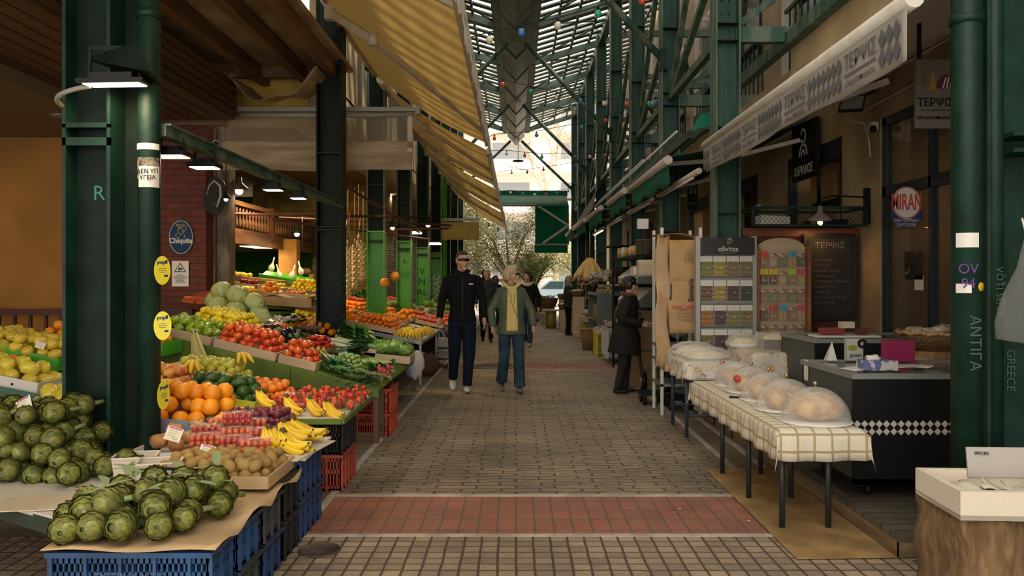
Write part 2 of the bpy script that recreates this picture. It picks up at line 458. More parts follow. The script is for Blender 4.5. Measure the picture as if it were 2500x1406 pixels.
# ------------------------------------------------------------------ steel columns
BOTH = {}
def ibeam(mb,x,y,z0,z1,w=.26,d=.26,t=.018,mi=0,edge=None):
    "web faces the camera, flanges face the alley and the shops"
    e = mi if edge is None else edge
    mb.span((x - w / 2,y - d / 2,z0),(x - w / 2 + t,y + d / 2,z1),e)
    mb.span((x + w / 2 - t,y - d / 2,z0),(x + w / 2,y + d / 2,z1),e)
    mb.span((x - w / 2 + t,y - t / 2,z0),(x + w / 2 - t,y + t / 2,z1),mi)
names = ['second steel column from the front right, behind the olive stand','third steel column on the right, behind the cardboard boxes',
         'fourth steel column along the right side','fifth steel column along the right side','sixth steel column along the right side',
         'seventh steel column along the right side','eighth steel column along the right side','last steel column at the far right end of the arcade']
def truss(o,y,last):
    b = MB()
    b.bar((2.3,y,3.98),(3.6,y,3.98),.1,.16);b.bar((2.3,y,4.95),(3.6,y,4.95),.07,.1)
    b.bar((2.3,y,5.9),(3.6,y,5.9),.07,.1);b.bar((2.35,y,4.1),(3.5,y,4.95),.06,.07)
    b.part('cross_beam',greenweath,o)
    st = MB()
    for h in (2.1,3.0,3.9,4.08,5.0,6.0): st.box((2.2,y - .07,h),(.24,.11,.015))
    for q in ((-.04,4.2),(.04,4.2),(-.04,4.34),(.04,4.34)): st.ball((2.2 + q[0],y - .015,q[1]),.012,6,4)
    st.part('stiffener_plate',green,o)
    if not last:
        d = MB();d.bar((2.2,y + .12,4.0),(2.2,y + 3.03,4.0),.08,.09);d.bar((2.2,y + 3.0,4.06),(2.2,y + 1.1,5.9),.07,.08);d.bar((2.2,y + .1,5.0),(2.2,y + 2.9,4.02),.07,.08)
        d.bar((2.45,y + .1,4.6),(3.2,y + 3.0,4.6),.06,.06)
        d.part('brace',greenweath,o)
        sp = MB()
        for i in range(60):
            yy = y + .2 + i * .047
            sp.add([(2.2,yy - .002,4.04),(2.2,yy + .002,4.04),(2.2 + U(-.05,.05),yy + U(-.02,.02),4.15)],[(0,1,2)])
        sp.part('bird_spikes',mat('rusty wire',(.12,.09,.07),.6),o)
for i in range(8):
    y = 8.62 + i * 3.15
    o = thing('steel_column',names[i].replace('steel column','green steel I-beam column'),'column',(2.2,y,0),group='green columns on the right')
    m = MB();ibeam(m,2.2,y,0,7.9,w=.26,edge=1);m.part('column_shaft',[greenr,greenweath],o)
    truss(o,y,i == 7)
ln = ['dark green I-beam column rising from the leeks, with teal graffiti','column painted bright green below, nearest of the green-painted ones, onion nets before it',
      'column painted bright green below, second nearest, with a hook','column painted bright green below with black letters down it','column painted bright green below beside a round pipe, white graffiti',
      'dark green column behind the walking man','dark green far column left of the olive tree','farthest dark green column on the left']
gx = -2.2
for i in range(8):
    y = 9.75 + i * 3.2
    o = thing('steel_column',ln[i],'column',(gx,y,0),group='green columns on the left')
    w_ = .3 if i == 0 else .28
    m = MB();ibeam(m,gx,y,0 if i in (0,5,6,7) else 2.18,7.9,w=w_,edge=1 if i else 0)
    m.part('column_shaft',[dark if i < 5 else green,greenweath],o)
    if 0 < i < 5:
        m = MB();ibeam(m,gx,y,0,2.16,w=w_);m.span((gx - w_ / 2,y - .13,2.16),(gx + w_ / 2,y + .13,2.18));m.part('painted_shaft',gbright,o)
    st = MB();[st.box((gx,y - .07,h),(w_ - .03,.11,.015)) for h in (2.0,2.03,2.9,3.95)];st.part('stiffener_plate',green,o)
    if i == 4:
        m = MB();m.tube([(gx + .25,y - .3,0),(gx + .25,y - .3,5)],.07,12);m.part('drainpipe',[gbright],o)
    if i == 0:
        tg = mat('teal paint',(.02,.2,.16),.5)
        for q in range(9):
            zz = 1.5 - q * .085
            pts = [(gx + .155,y - .1 + .2 * ((t * 7 + q * 3) % 5) / 5,zz - .02 * t + .05 * ((t * 3 + q) % 3)) for t in range(6)]
            g = MB() if q == 0 else g
            g.tube(pts,.005,4,sm=False)
        g.part('graffiti',tg,o)
    if i == 2:
        m = MB();m.tube([(gx - .02,y - .02,1.82),(gx + .0,y - .12,1.75),(gx + .02,y - .12,1.82)],.01,6);m.part('hook',steel,o)
    if i == 3:
        for q,s_ in enumerate(('V','N','AL')): text(s_,.22,black,'lettering',o,face((gx - .02,y - .012,1.62 - q * .25),(1,0,0),(0,0,1)))
    if i == 4:
        text('OVXAC',.24,mat('white paint',(.6,.62,.6),.6),'graffiti',o,face((gx + .02,y - .02,1.15),(0,0,1),(-1,0,0)),bold=.008)
# near left column: channel, beam and drainpipe
o = thing('steel_column','big dark green double column with a drainpipe standing among the artichokes','column',(-2.3,4.75,0))
m = MB();xl = -1085 * 4.7 / 2000
m.span((xl,4.6,0),(xl + .02,4.86,4.6),1);m.span((xl + .25,4.6,0),(xl + .27,4.86,4.6),1);m.span((xl + .02,4.72,0),(xl + .25,4.74,4.6));m.span((xl + .27,4.78,0),(xl + .4,4.8,4.6));m.span((xl + .02,4.85,0),(xl + .25,4.87,4.6),0)
m.part('column_shaft',[dark,green],o)
m = MB()
for h in (2.18,2.27): m.span((xl + .02,4.61,h),(xl + .25,4.73,h + (.02 if h > 2.2 else .01)))
m.span((xl,4.6,2.16),(xl + .27,4.615,2.205));m.span((xl,4.6,2.26),(xl + .27,4.615,2.28));m.part('stiffener_plate',green,o)
m = MB();px = -2.105
m.tube([(px,4.7,0),(px,4.7,4.6)],.062,24)
for h in (2.9,): m.tube([(px,4.7,h),(px,4.7,h + .05)],.07,24)
m.part('drainpipe',green,o)
m = MB();m.grid(lambda u,v: (px + .064 * math.sin(-.9 + u * 2.3),4.7 - .064 * math.cos(-.9 + u * 2.3),1.98 + v * .12),8,1);m.part('torn_sticker',mat('torn print',(.32,.28,.2),.6,col2=(.05,.05,.05),vs=40),o)
m = MB();m.grid(lambda u,v: (px + .064 * math.sin(-1.2 + u * 2.6),4.7 - .064 * math.cos(-1.2 + u * 2.6),2.19 - .045 + v * .035),8,1);m.part('white_tape',white,o)
m = MB();m.grid(lambda u,v: (px + .0645 * math.sin(-.6 + u * 2.0),4.7 - .0645 * math.cos(-.6 + u * 2.0),1.93 + v * .12),8,1);q = m.part('health_notice',white,o)
text('ΔΕΝ ΥΠ\nΥΓΕΙΑ',.035,black,'lettering',q,face((px + .02,4.7 - .067,2.0),(1,-.1,0),(0,0,1)))
text('R',.12,mat('teal paint',(.02,.2,.16)),'graffiti',o,face((-2.4,4.715,1.9),(1,0,0),(0,0,1)))
# near right column: drainpipe and beam
o = thing('steel_column','wide dark green column and drainpipe at the right edge, covered in scratched graffiti','column',(2.35,4.0,0))
m = MB();m.tube([(2.2,4.0,0),(2.2,4.0,4.8)],.07,24);m.tube([(2.2,4.0,.42),(2.2,4.0,.47)],.078,24);m.tube([(2.2,4.0,2.65),(2.2,4.0,2.69)],.078,24)
m.part('drainpipe',green,o)
m = MB();m.span((2.3,4.0,0),(2.32,4.3,4.8));m.span((2.32,4.12,0),(2.75,4.14,4.8));m.tube([(2.36,4.05,0),(2.36,4.05,4.8)],.045,16);m.span((2.7,3.9,0),(2.72,4.3,4.8));m.part('column_shaft',green,o)
m = MB();m.span((2.4,3.95,2.02),(2.75,4.12,2.04));m.span((2.4,3.95,2.1),(2.75,4.12,2.12));m.part('stiffener_plate',green,o)
scr = mat('scratched pale paint',(.06,.1,.08),.7)
text('ΑΝΤΙΓΑ',.075,scr,'graffiti',o,face((2.2,3.929,1.1),(0,0,-1),(1,0,0)),ext=.0008)
text('ΑΟΜ',.12,scr,'graffiti',o,face((2.42,4.11,1.3),(0,0,1),(-1,0,0)),ext=.0008)
text('GREECE',.06,scr,'graffiti',o,face((2.48,4.11,.95),(0,0,-1),(1,0,0)),ext=.0008)
text('VOTI SENS',.05,scr,'graffiti',o,face((2.36,4.0,1.35),(0,0,-1),(1,0,0)),ext=.0008)
text('OV\n94',.07,mat('purple ink',(.12,.05,.25)),'graffiti',o,face((2.17,3.93,1.42),(1,0,0),(0,0,1)),ext=.0008)
m = MB();m.grid(lambda u,v: (2.2 + .0715 * math.sin(-1.2 + u * 1.5),4 - .0715 * math.cos(-1.2 + u * 1.5),1.56 + v * .07),6,1);q = m.part('torn_sticker',white,o)
m = MB();m.grid(lambda u,v: (2.2 + .0715 * math.sin(-1.2 + u * 1.0),4 - .0715 * math.cos(-1.2 + u * 1.0),1.34 + v * .045),6,1);m.part('torn_sticker',white,o)
m = MB();m.lathe([(0.001,0),(.022,0),(.022,.002),(.001,.002)],14,M=face((2.235,3.938,1.37),(1,.55,0),(0,0,1)));m.part('hand_sticker',mat('sticker yellow',(.65,.42,.02)),o)

# ------------------------------------------------------------------ louvred roof and gutter
rg = mat('roof steel',(.05,.085,.07),.5,var=.35,vs=2)
lv = MB()
def rh(x): return 7.2 + .3 * (abs(x) - .35)
y = 1.0
while y < 30.6:
    for s_ in (-1,1):
        xa,xb = .42 * s_,(3.55 if s_ > 0 else -3.0)
        lv.bar((xa,y,rh(xa)),(xb,y,rh(xb)),.2,.03,up=(0,0,1))
    y += .45
struct(lv,'ceiling_louvres',rg)
pn = MB()
for s_ in (-1,1):
    for q in range(7):
        x = s_ * (.5 + q * .46)
        if x < -3.1: continue
        pn.bar((x,1,rh(x) - .07),(x,30.7,rh(x) - .07),.05,.09)
for i in range(7):
    y = 8.62 + i * 3.15 + 3.15
    for s_ in (-1,1): pn.bar((.4 * s_,y,rh(.4) - .18),(2.9 * s_,y,rh(2.9) - .18),.08,.16)
    for s_ in (-1,1):
        pn.bar((.4 * s_,y,rh(.4) - .15),(2.2 * s_,y - 1.6,rh(2.2) - .12),.04,.04);pn.bar((.4 * s_,y - 3.1,rh(.4) - .15),(2.2 * s_,y - 1.6,rh(2.2) - .12),.04,.04)
for x in (2.2,-2.2): pn.bar((x,1,7.62),(x,30.7,7.62),.12,.22)
struct(pn,'ceiling_frame',rg)
o = thing('roof_gutter','long V-shaped grey-green steel gutter hanging under the middle of the louvred roof','gutter',(0,16,6.55))
m = MB()
y0,y1 = 1.0,31.0
m.add([(-.32,y0,7.1),(-.32,y1,7.1),(-.32,y1,6.85),(-.32,y0,6.85),(0,y0,6.5),(0,y1,6.5),(.32,y1,6.85),(.32,y0,6.85),(.32,y0,7.1),(.32,y1,7.1)],
      [(0,1,2,3),(3,2,5,4),(4,5,6,7),(7,6,9,8)])
gs = mat('gutter steel',(.16,.2,.17),.45,metal=.4,var=.3,vs=2)
m.part('trough',gs,o,solid=.02)
m = MB()
for s_ in (-1,1): m.span((s_ * .41 - .085,y0,6.98),(s_ * .41 + .085,y1,7.25))
m.part('side_beam',rg,o)
m = MB()
y = 2
while y < 31:
    m.bar((-.32,y,6.84),(0,y,6.485),.03,.03);m.bar((.32,y,6.84),(0,y,6.485),.03,.03);y += 2.1
m.part('seam_strip',rg,o)
for y,h in ((11.7,4.55),(18.0,4.6),(24.3,4.65),(30.6,4.8)):
    for s_ in (-1,1):
        q = thing('roof_strut','green tube strut %s from the gutter to the %s columns' % (('nearest' if y < 12 else 'second' if y < 19 else 'third' if y < 25 else 'farthest'),'left' if s_ < 0 else 'right'),'strut',(s_ * 2.1,y,h))
        m = MB();m.tube([(s_ * .2,y,6.62),(s_ * 2.1,y,h)],.05,10);m.part('strut_tube',greenweath,q)
        m = MB();m.box((s_ * 2.1,y,h),(.1,.12,.3));m.part('mounting_plate',green,q)

# ------------------------------------------------------------------ the street beyond the arcade
fac = MB()
fac.span((-30,62,0),(34,64,24),0)
for lv_ in range(7):
    z = 3.4 + lv_ * 3.0
    for bx in range(-5,6):
        fac.span((bx * 5.2 - 2.2,60.6,z),(bx * 5.2 + 2.2,62,z + 1.0),1)
        fac.span((bx * 5.2 - 1.8,61.9,z + 1.0),(bx * 5.2 + 1.0,62,z + 2.4),2)
for bx in range(-6,7): fac.span((bx * 4.5 - 1.7,61.8,.3),(bx * 4.5 + 1.7,62.0,2.8),2)
struct(fac,'wall_far_street',[mat('facade pink plaster',(.85,.74,.67),.8,var=.1),mat('balcony',(.88,.8,.74),.8),mat('far window',(.25,.27,.3),.3)])
# ================================================================== AWNINGS, LAMPS, SIGNS
yel = cloth_through('yellow awning fabric',(.38,.26,.1),(.52,.33,.1),.4,var=.4,vs=1.5)
whitec = cloth_through('white valance fabric',(.7,.66,.58),(.6,.55,.45),.35,var=.1)
alu = mat('cream lacquered metal',(.5,.44,.35),.45,var=.15)
def yawn(y0,y1,lab,arms,hf=3.4,xf=-.41,hw=4.4):
    o = thing('retractable_awning',lab,'awning',(-2.05,(y0 + y1) / 2,hw),group='yellow awnings over the fruit stalls')
    m = MB()
    def fn(u,v):
        s_ = math.sin(PI * v)
        return (-2.05 + (xf + 2.05) * v,y0 + (y1 - y0) * u,hw + (hf - hw) * v - .07 * s_ * (1 + .5 * math.sin(u * 9)) - .015 * math.sin(u * 31 + v * 4) * s_)
    m.grid(fn,24,10);m.part('canopy',yel,o)
    m = MB();m.tube([(-2.05,y0,hw + .05),(-2.05,y1,hw + .05)],.07,10);m.part('roller',alu,o)
    m = MB();m.span((xf - .04,y0,hf - .04),(xf + .03,y1,hf + .05));m.part('front_bar',alu,o)
    m = MB();n = int((y1 - y0) / .12)
    def fv(u,v):
        return (xf + .035 + .01 * math.sin(u * 60),y0 + (y1 - y0) * u,hf - .03 - v * (.16 + .05 * abs(math.sin(u * n * PI / 2))))
    m.grid(fv,n * 4,2);m.part('scalloped_valance',whitec,o)
    for (ya,ye,yb) in arms:
        a = MB();e = (-1.45,ye,hw - (hw - hf) * .36 - .2);sh = (-2.0,ya,hw - .12)
        a.bar(sh,e,.06,.075);a.bar(e,(xf - .03,yb,hf),.05,.06);a.tube([(e[0],e[1],e[2] - .06),(e[0],e[1],e[2] + .06)],.05,8)
        a.box(sh,(.1,.1,.16));a.part('folding_arm',alu,o)
    return o
yawn(2.4,12.0,'nearest and largest yellow fabric awning over the left stalls',[(4.6,5.7,5.95),(8.8,8.3,10.9)])
yawn(12.4,17.1,'second yellow awning on the left, just behind the largest one',[(13.2,13.0,14.6),(16.4,15.6,16.0)],hf=3.36)
yawn(17.3,22.4,'third yellow awning on the left',[(18.4,18.2,19.5),(21.6,21.0,21.2)],hf=3.3,xf=-.38)
yawn(22.6,29.5,'farthest yellow awning on the left, reaching to the olive tree',[(24,24,25.5)],hf=3.25,xf=-.36)
# cross curtain with clear panel
ccl = mat('dirty cream canvas',(.46,.36,.23),.9,col2=(.3,.22,.13),vs=2.5,stretch=(.6,1,4))
o = thing('side_curtain','cream canvas and clear plastic side curtain hanging across the stalls from a grey rail','curtain',(-2.4,10.05,2.75))
m = MB();m.span((-3.62,10.0,3.47),(-1.2,10.08,3.52));m.tube([(-3.55,10.04,3.43),(-1.27,10.04,3.43)],.03,8);m.box((-1.2,10.04,3.48),(.05,.12,.1));m.part('rail',mat('grey rail',(.3,.3,.27),.5),o)
m = MB();m.grid(lambda u,v: (-3.55 + 2.27 * u,10.05 + .012 * math.sin(u * 30),3.1 + v * .33),20,2);m.part('clear_panel',film('clouded clear sheet',(.3,.24,.16),.5,.3,.1),o)
m = MB();m.grid(lambda u,v: (-3.6 + 2.33 * u,10.04 + .02 * math.sin(u * 23) * (1 - v),2.75 + .36 * v + .012 * math.sin(u * 9) * (1 - v)),30,3);m.span((-3.6,10.02,3.02),(-1.27,10.03,3.1));m.part('canvas_band',ccl,o,solid=.004)
m = MB();m.span((-1.33,10.02,2.98),(-1.27,10.07,3.46));m.part('edge_strip',alu,o)
# second small curtain far down
o = thing('side_curtain','small pale yellow side curtain hung from a grey rail far down the left side','curtain',(-1.4,21.0,2.45))
m = MB();m.span((-1.9,21,2.93),(-.95,21.1,3.0));m.part('rail',steel,o)
m = MB();m.grid(lambda u,v: (-1.9 + .95 * u,21 + .02 * math.sin(u * 12),2.45 + .45 * v),10,2);m.part('canvas_band',mat('pale yellow canvas',(.62,.48,.18),.9,var=.1),o,solid=.004)
# torn cloth under the ceiling
m = MB();m.grid(lambda u,v: (-3.35 + 1.1 * u,9.2 + .7 * v,3.78 - .35 * math.sin(PI * u) * (1 - v * .4) + .04 * math.sin(u * 14)),14,6)
m.solo('torn_ceiling_cloth',ccl,'torn cream cloth sagging under the ceiling above the cross curtain','cloth',solid=.004)

# green beam carrying the lamps
m = MB();m.span((-2.09,4.75,2.24),(-2.03,9.6,2.30));m.span((-2.12,4.75,2.3),(-2.0,9.6,2.31))
m.solo('lamp_beam',greenweath,'green steel beam running from the big near column back to the next one, carrying lamps','beam')
warm = mat('warm lamp glass',(1,.8,.5),emit=9,ecol=(1,.72,.38));cool = mat('cool lamp glass',(1,1,1),emit=9,ecol=(.82,.93,1.0));bulbm = mat('bulb glow',(1,.6,.2),emit=14,ecol=(1,.5,.12))
def area(parent,loc,size,power,col,rot=(0,0,0)):
    l = bpy.data.lights.new('lamp light','AREA');l.energy = power;l.size = size;l.color = col
    q = bpy.data.objects.new('lamp_light',l);C.objects.link(q);q.parent = parent;q.location = loc;q.rotation_euler = rot
def flood(x,y,z,lab,s=.16,m_=warm,power=4,rot=(0,0,0),col=(1,.74,.45),hang=.12):
    o = thing('floodlight',lab,'lamp',(x,y,z),group='floodlights over the left stalls');o.rotation_euler = rot
    m = MB();m.box((0,0,.02),(s * 1.25,s,.025));m.box((0,0,.045),(s * .8,s * .7,.04));m.part('housing',black,o,world=False)
    m = MB();m.box((0,0,.0055),(s * 1.05,s * .82,.006));m.part('lens',m_,o,world=False)
    m = MB();m.bar((-s * .5,0,.03),(-s * .4,0,hang),.012,.02);m.bar((s * .5,0,.03),(s * .4,0,hang),.012,.02);m.bar((-s * .42,0,hang),(s * .42,0,hang),.012,.02);m.part('bracket',dark,o,world=False)
    area(o,(0,0,-.02),s,power,col)
    return o
flood(-2.16,4.42,2.45,'floodlight glowing warm white on the big near column',.26,power=5,rot=(R(8),R(-4),R(12)),hang=.2)
m = MB();m.add([(-2.36,4.5,2.62),(-1.98,4.3,2.66),(-1.92,4.3,2.5),(-2.0,4.62,2.5)],[(0,1,2,3)]);m.solo('lamp_hood',dark,'dark sheet metal hood bent over the near floodlight','hood',solid=.006)
m = MB();m.tube(bezier((-2.3,4.42,2.45),(-2.55,4.4,2.4),(-2.55,4.62,2.38),10),.014,8);m.solo('cable_conduit',mat('grey conduit',(.3,.28,.24),.6),'grey corrugated conduit curling behind the near column from the floodlight','conduit')
flood(-2.1,5.0,2.15,'warm floodlight right beside the big near column, first on the beam',.16)
flood(-2.06,5.42,2.14,'warm floodlight second on the beam, in front of the brick pillar',.15)
flood(-2.06,6.95,2.16,'cool white floodlight third on the beam',.13,cool,5,col=(.85,.93,1))
flood(-2.06,7.75,2.17,'cool white floodlight farthest along the beam',.12,cool,5,col=(.85,.93,1))
def bell(x,y,z,r,lab,power=5,cap=dark,glow=warm,cable=.5,group='bell lamps in the shops on the left'):
    o = thing('pendant_lamp',lab,'lamp',(x,y,z),group=group)
    m = MB();m.lathe([(r,0),(r * .98,r * .12),(r * .55,r * .5),(r * .3,r * .75),(r * .28,r * 1.3),(.01,r * 1.35)],18);m.f.pop(-2) if False else None
    m.part('lamp_shade',cap,o,world=False)
    m = MB();m.ball((0,0,-r * .12),r * .42,10,6);m.part('bulb',glow,o,world=False)
    m = MB();m.tube([(0,0,r * 1.2),(0,0,r * 1.2 + cable)],.006,5);m.part('cable',black,o,world=False)
    area(o,(0,0,-r * .6),r,power,(1,.76,.45))
    return o
bell(-3.72,11.0,2.62,.13,'brown bell-shaped pendant lamp over the cabbages, nearest pendant',9,mat('brown enamel',(.1,.05,.02),.4))
bell(-3.8,14.2,2.22,.11,'small cool pendant lamp in front of the wooden balcony',6,glow=cool)
bell(-2.2,14.6,2.35,.1,'flat pendant lamp between the green columns, glowing white',5)
bell(-1.72,16.0,2.5,.11,'pendant lamp under the second yellow awning',5)
bell(-3.4,9.6,2.36,.06,'tiny bare hanging lamp between two cool floodlights',3)
for x,y,z,l in ((-2.25,18,2.45,'tube lamp behind the second green-painted column'),(-2.0,20,2.3,'tube lamp far down between the left columns')):
    o = thing('tube_lamp',l,'lamp',(x,y,z));m = MB();m.box((0,0,0),(.3,.5,.03));m.part('lens',warm,o,world=False);m = MB();m.box((0,0,.04),(.34,.54,.04));m.part('housing',black,o,world=False);area(o,(0,0,-.03),.3,6,(1,.8,.5))
o = thing('ceiling_panel_light','flat ceiling panel light glowing under the wooden balcony','lamp',(-4.6,14.6,2.0));m = MB();m.box((0,0,0),(.35,.9,.02));m.part('lens',warm,o,world=False);area(o,(0,0,-.03),.4,10,(1,.8,.5));m = MB();m.box((0,0,.02),(.38,.93,.02));m.part('frame',white,o,world=False)
o = thing('downlight','round recessed downlight in the brown soffit at the far left','lamp',(-4.95,8.9,3.19));m = MB();m.lathe([(.01,0),(.075,0),(.075,.01),(.01,.01)],20);m.part('lens',warm,o,world=False);m = MB();m.lathe([(.07,-.006),(.1,-.006),(.1,.01),(.07,.01)],20);m.part('rim',steel,o,world=False);area(o,(0,0,-.03),.15,9,(1,.62,.25))

# lamp light spilling in the rooms (ceiling fittings of the shops)
for (x,y,z,p,l) in ((-6.5,7.5,3.15,26,'ceiling fitting over the apples at the far left'),(-3.6,12.6,3.36,95,'ceiling fitting inside the fruit shop'),(-3.0,19,3.36,30,'ceiling fitting far inside the left shops'),(4.7,9.8,3.0,7,'ceiling fitting in the storeroom behind the hut'),(4.7,7.4,3.0,7,'ceiling fitting behind the glass door'),(4.7,16,3.0,10,'ceiling fitting in a far right shop')):
    o = thing('ceiling_lamp',l,'lamp',(x,y,z));m = MB();m.lathe([(.01,0),(.12,0),(.14,.04),(.01,.04)],16);m.part('diffuser',warm,o,world=False);area(o,(0,0,-.03),.25,p,(1,.72,.38))

# ------------------------------------------------------------------ string lights
bulb = {'r': mat('red bulb',(.75,.09,.02),.25,coat=.5),'g': mat('green bulb',(.02,.4,.2),.25,coat=.5),'b': mat('blue bulb',(.04,.2,.55),.25,coat=.5),'w': mat('pearl bulb',(.7,.66,.55),.3,coat=.5)}
BM = {}
for k_,mm in bulb.items():
    m = MB();m.lathe([(.004,-.085),(.026,-.075),(.038,-.05),(.034,-.02),(.018,0)],12);BM[k_] = m.mesh('bulb',mm)
m = MB();m.lathe([(.016,-.01),(.017,.03),(.004,.035)],10);SOCK = m.mesh('socket',black)
def lights(lab,d,pts,cols,ends,s=1.0):
    P_ = [W(x,y,d) for x,y in pts];A,B = W(*ends[0],d),W(*ends[1],d)
    o = thing('string_lights',lab,'string lights',P_[0],group='strings of coloured bulbs across the alley')
    m = MB();line = [A] + [p + V((0,0,.04)) for p in P_] + [B];m.tube(line,.006,5);m.part('cable',black,o)
    for p,c_ in zip(P_,cols):
        q = bpy.data.objects.new('bulb',BM[c_]);C.objects.link(q);q.parent = o;q.location = p - P_[0];q['label'] = {'r': 'red','g': 'green','b': 'blue','w': 'pearl white'}[c_] + ' bulb';q.scale = (s,) * 3
        t = bpy.data.objects.new('socket',SOCK);C.objects.link(t);t.parent = q
lights('nearest and highest string of large coloured bulbs across the alley',8.6,[(1195,88),(1273,70),(1362,53),(1460,24),(1568,-8)],'wbwgr',((1120,98),(1640,-35)))
lights('second string of bulbs, ending in a green and a blue bulb by a right column',12.5,[(1227,200),(1296,217),(1358,231),(1418,240),(1475,246),(1531,248),(1585,247),(1601,244)],'rgwbwrgb',((1165,180),(1630,240)),.9)
lights('third string of bulbs, rising to the right',15,[(1207,333),(1310,325),(1420,305),(1479,289),(1540,270)],'rbgrw',((1190,336),(1625,232)),.9)
lights('fourth string of bulbs, hanging nearly level',18,[(1237,371),(1281,376),(1323,379),(1404,378),(1440,378),(1478,375)],'wrgbwr',((1200,368),(1500,372)),.9)
lights('fifth string of bulbs, just above the green cross awning',22,[(1249,418),(1287,417),(1327,411),(1407,400),(1450,386)],'wgrbw',((1215,420),(1480,375)),.9)
lights('string of bulbs lying along the front of the green cross awning',28,[(1246,467),(1276,470),(1305,472),(1333,470),(1360,468),(1387,463)],'wbwrgw',((1226,466),(1398,460)),1.1)
lights('short string of bulbs hanging in front of the olive tree',26,[(1193,548),(1216,558),(1240,569),(1264,575)],'wbwr',((1185,545),(1270,577)),.9)

# ------------------------------------------------------------------ TERPSIS awning
o = thing('retractable_awning','off-white shop awning with grey lettering and diamonds on its valance, right side','awning',(1.95,6.3,2.79))
gr = mat('grey print',(.12,.12,.13),.8)
vmat = cloth_through('off-white valance',(.5,.47,.42),(.45,.41,.34),.25,var=.12,vs=3)
m = MB();m.tube([(1.97,4.05,2.8),(1.97,8.52,2.8)],[(.05,.05)] * 2,12);m.part('front_bar',mat('ivory cassette',(.58,.54,.47),.5,var=.1),o)
m = MB();m.grid(lambda u,v: (1.94 + .006 * math.sin(u * 40) * v,4.07 + 4.43 * u,2.78 - v * (.285 + .012 * math.sin(u * 12) - (.1 * max(0,u - .97) / .03))),80,4);m.part('valance',vmat,o,solid=.002)
m = MB();m.grid(lambda u,v: (1.97 + 1.6 * v,4.1 + 4.38 * u,2.85 + .55 * v - .06 * math.sin(PI * v)),12,6);m.part('canopy',vmat,o,solid=.002)
for ye in (7.8,): m = MB();m.bar((1.98,ye,2.82),(2.75,ye + .35,3.05),.05,.06);m.bar((2.75,ye + .35,3.05),(3.55,ye,3.3),.05,.06);m.part('folding_arm',alu,o)
for zc in (7.9,6.81,5.69,4.61):
    M_ = lambda dz,h: face((1.93,zc + dz,h),(0,-1,0),(0,0,1))
    text('ΤΕΡΨΙΣ',.125,gr,'lettering',o,M_(0,2.665),sx=.95,ext=.0008);text('εδεσματοπωλείον',.052,gr,'lettering',o,M_(0,2.545),sx=.88,ext=.0008)
    m = MB()
    for i in range(22): yy = zc - .2 + i * .4 / 21;m.poly([(1.931,yy - .01,2.595),(1.931,yy,2.583),(1.931,yy + .01,2.595),(1.931,yy,2.607)],.001,(-1,0,0))
    m.part('dotted_line',gr,o)
for a,b,n in ((8.45,8.2,3),(7.66,7.07,7),(6.56,5.96,7),(5.44,4.87,7),(4.37,4.12,3)):
    st = (a - b) / n;m = MB()
    for r_ in range(2):
        for i in range(n):
            yc = a - st * (i + .5);zc = 2.675 - r_ * .105
            m.poly([(1.931,yc - st * .5,zc),(1.931,yc,zc - .056),(1.931,yc + st * .5,zc),(1.931,yc,zc + .056)],.001,(-1,0,0))
    m.part('diamond_pattern',gr,o)
# green awnings beyond
gfab = cloth_through('green awning fabric',(.01,.2,.12),(.01,.25,.14),.3,var=.15)
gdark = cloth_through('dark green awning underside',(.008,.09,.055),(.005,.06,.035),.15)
cs = mat('striped cassette',(.5,.43,.36),.5,var=.2,vs=30,stretch=(1,.05,6))
for i,(y0,y1,x,h) in enumerate(((9.7,12.9,1.8,2.83),(13.1,15.4,1.74,2.84),(16.4,19.3,1.7,2.86),(20,22.8,1.68,2.88),(23.6,27,1.66,2.9))):
    o = thing('retractable_awning',['nearest','second','third','fourth','farthest'][i] + ' green awning with a green valance along the right side','awning',(x,(y0 + y1) / 2,h),group='green awnings along the right side')
    m = MB();m.tube([(x,y0,h),(x,y1,h)],.055,10);m.part('front_bar',cs,o)
    m = MB();m.grid(lambda u,v: (x + .01 * math.sin(u * 20) + .02 * v,y0 + (y1 - y0) * u,h - .03 - v * (.25 + .03 * math.sin(u * 18))),24,3);m.part('valance',gfab,o,solid=.002)
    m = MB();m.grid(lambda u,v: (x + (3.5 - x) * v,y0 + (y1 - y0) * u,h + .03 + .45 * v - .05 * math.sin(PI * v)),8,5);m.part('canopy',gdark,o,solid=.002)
    m = MB();m.bar((x,y0 + .4,h),(2.6,y0 + .7,h + .1),.05,.05);m.bar((2.6,y0 + .7,h + .1),(3.5,y0 + .4,h + .3),.05,.05);m.part('folding_arm',alu,o)
o = thing('awning_rail','long green rail with white rods running over the green awnings','rail',(1.95,20,3.05))
m = MB();m.bar((1.98,9.3,3.06),(1.98,31,3.06),.05,.09);m.bar((2.12,11,2.98),(2.12,31,2.98),.04,.08);m.part('rail_bar',green,o)
m = MB();m.add([(1.98,9.25,3.1),(2.1,9.35,3.3),(2.4,9.3,3.34),(2.35,9.2,3.16)],[(0,1,2,3)]);m.part('end_flap',gfab,o,solid=.004)
m = MB();m.tube([(1.94,9.9,3.2),(1.94,31,3.2)],.014,6);m.tube([(2.0,12.9,3.3),(2.0,31,3.3)],.014,6);m.part('rod',white,o)
for i in range(4):
    y0 = (8.95,12.0,15.2,18.6)[i]
    o = thing('strip_light',['nearest','second','third','farthest'][i] + ' beige tube fitting hanging below the green awnings','lamp',(2.0,y0 + 1.3,2.58),group='tube fittings below the green awnings')
    m = MB();m.tube([(2.0,y0,2.6),(2.0,y0 + 2.6,2.6)],.035,8);m.part('housing',alu,o)
    m = MB();m.tube([(2.0,y0 + .3,2.56),(2.0,y0 + 2.3,2.56)],.015,6);m.part('tube',white if i != 3 else warm,o)
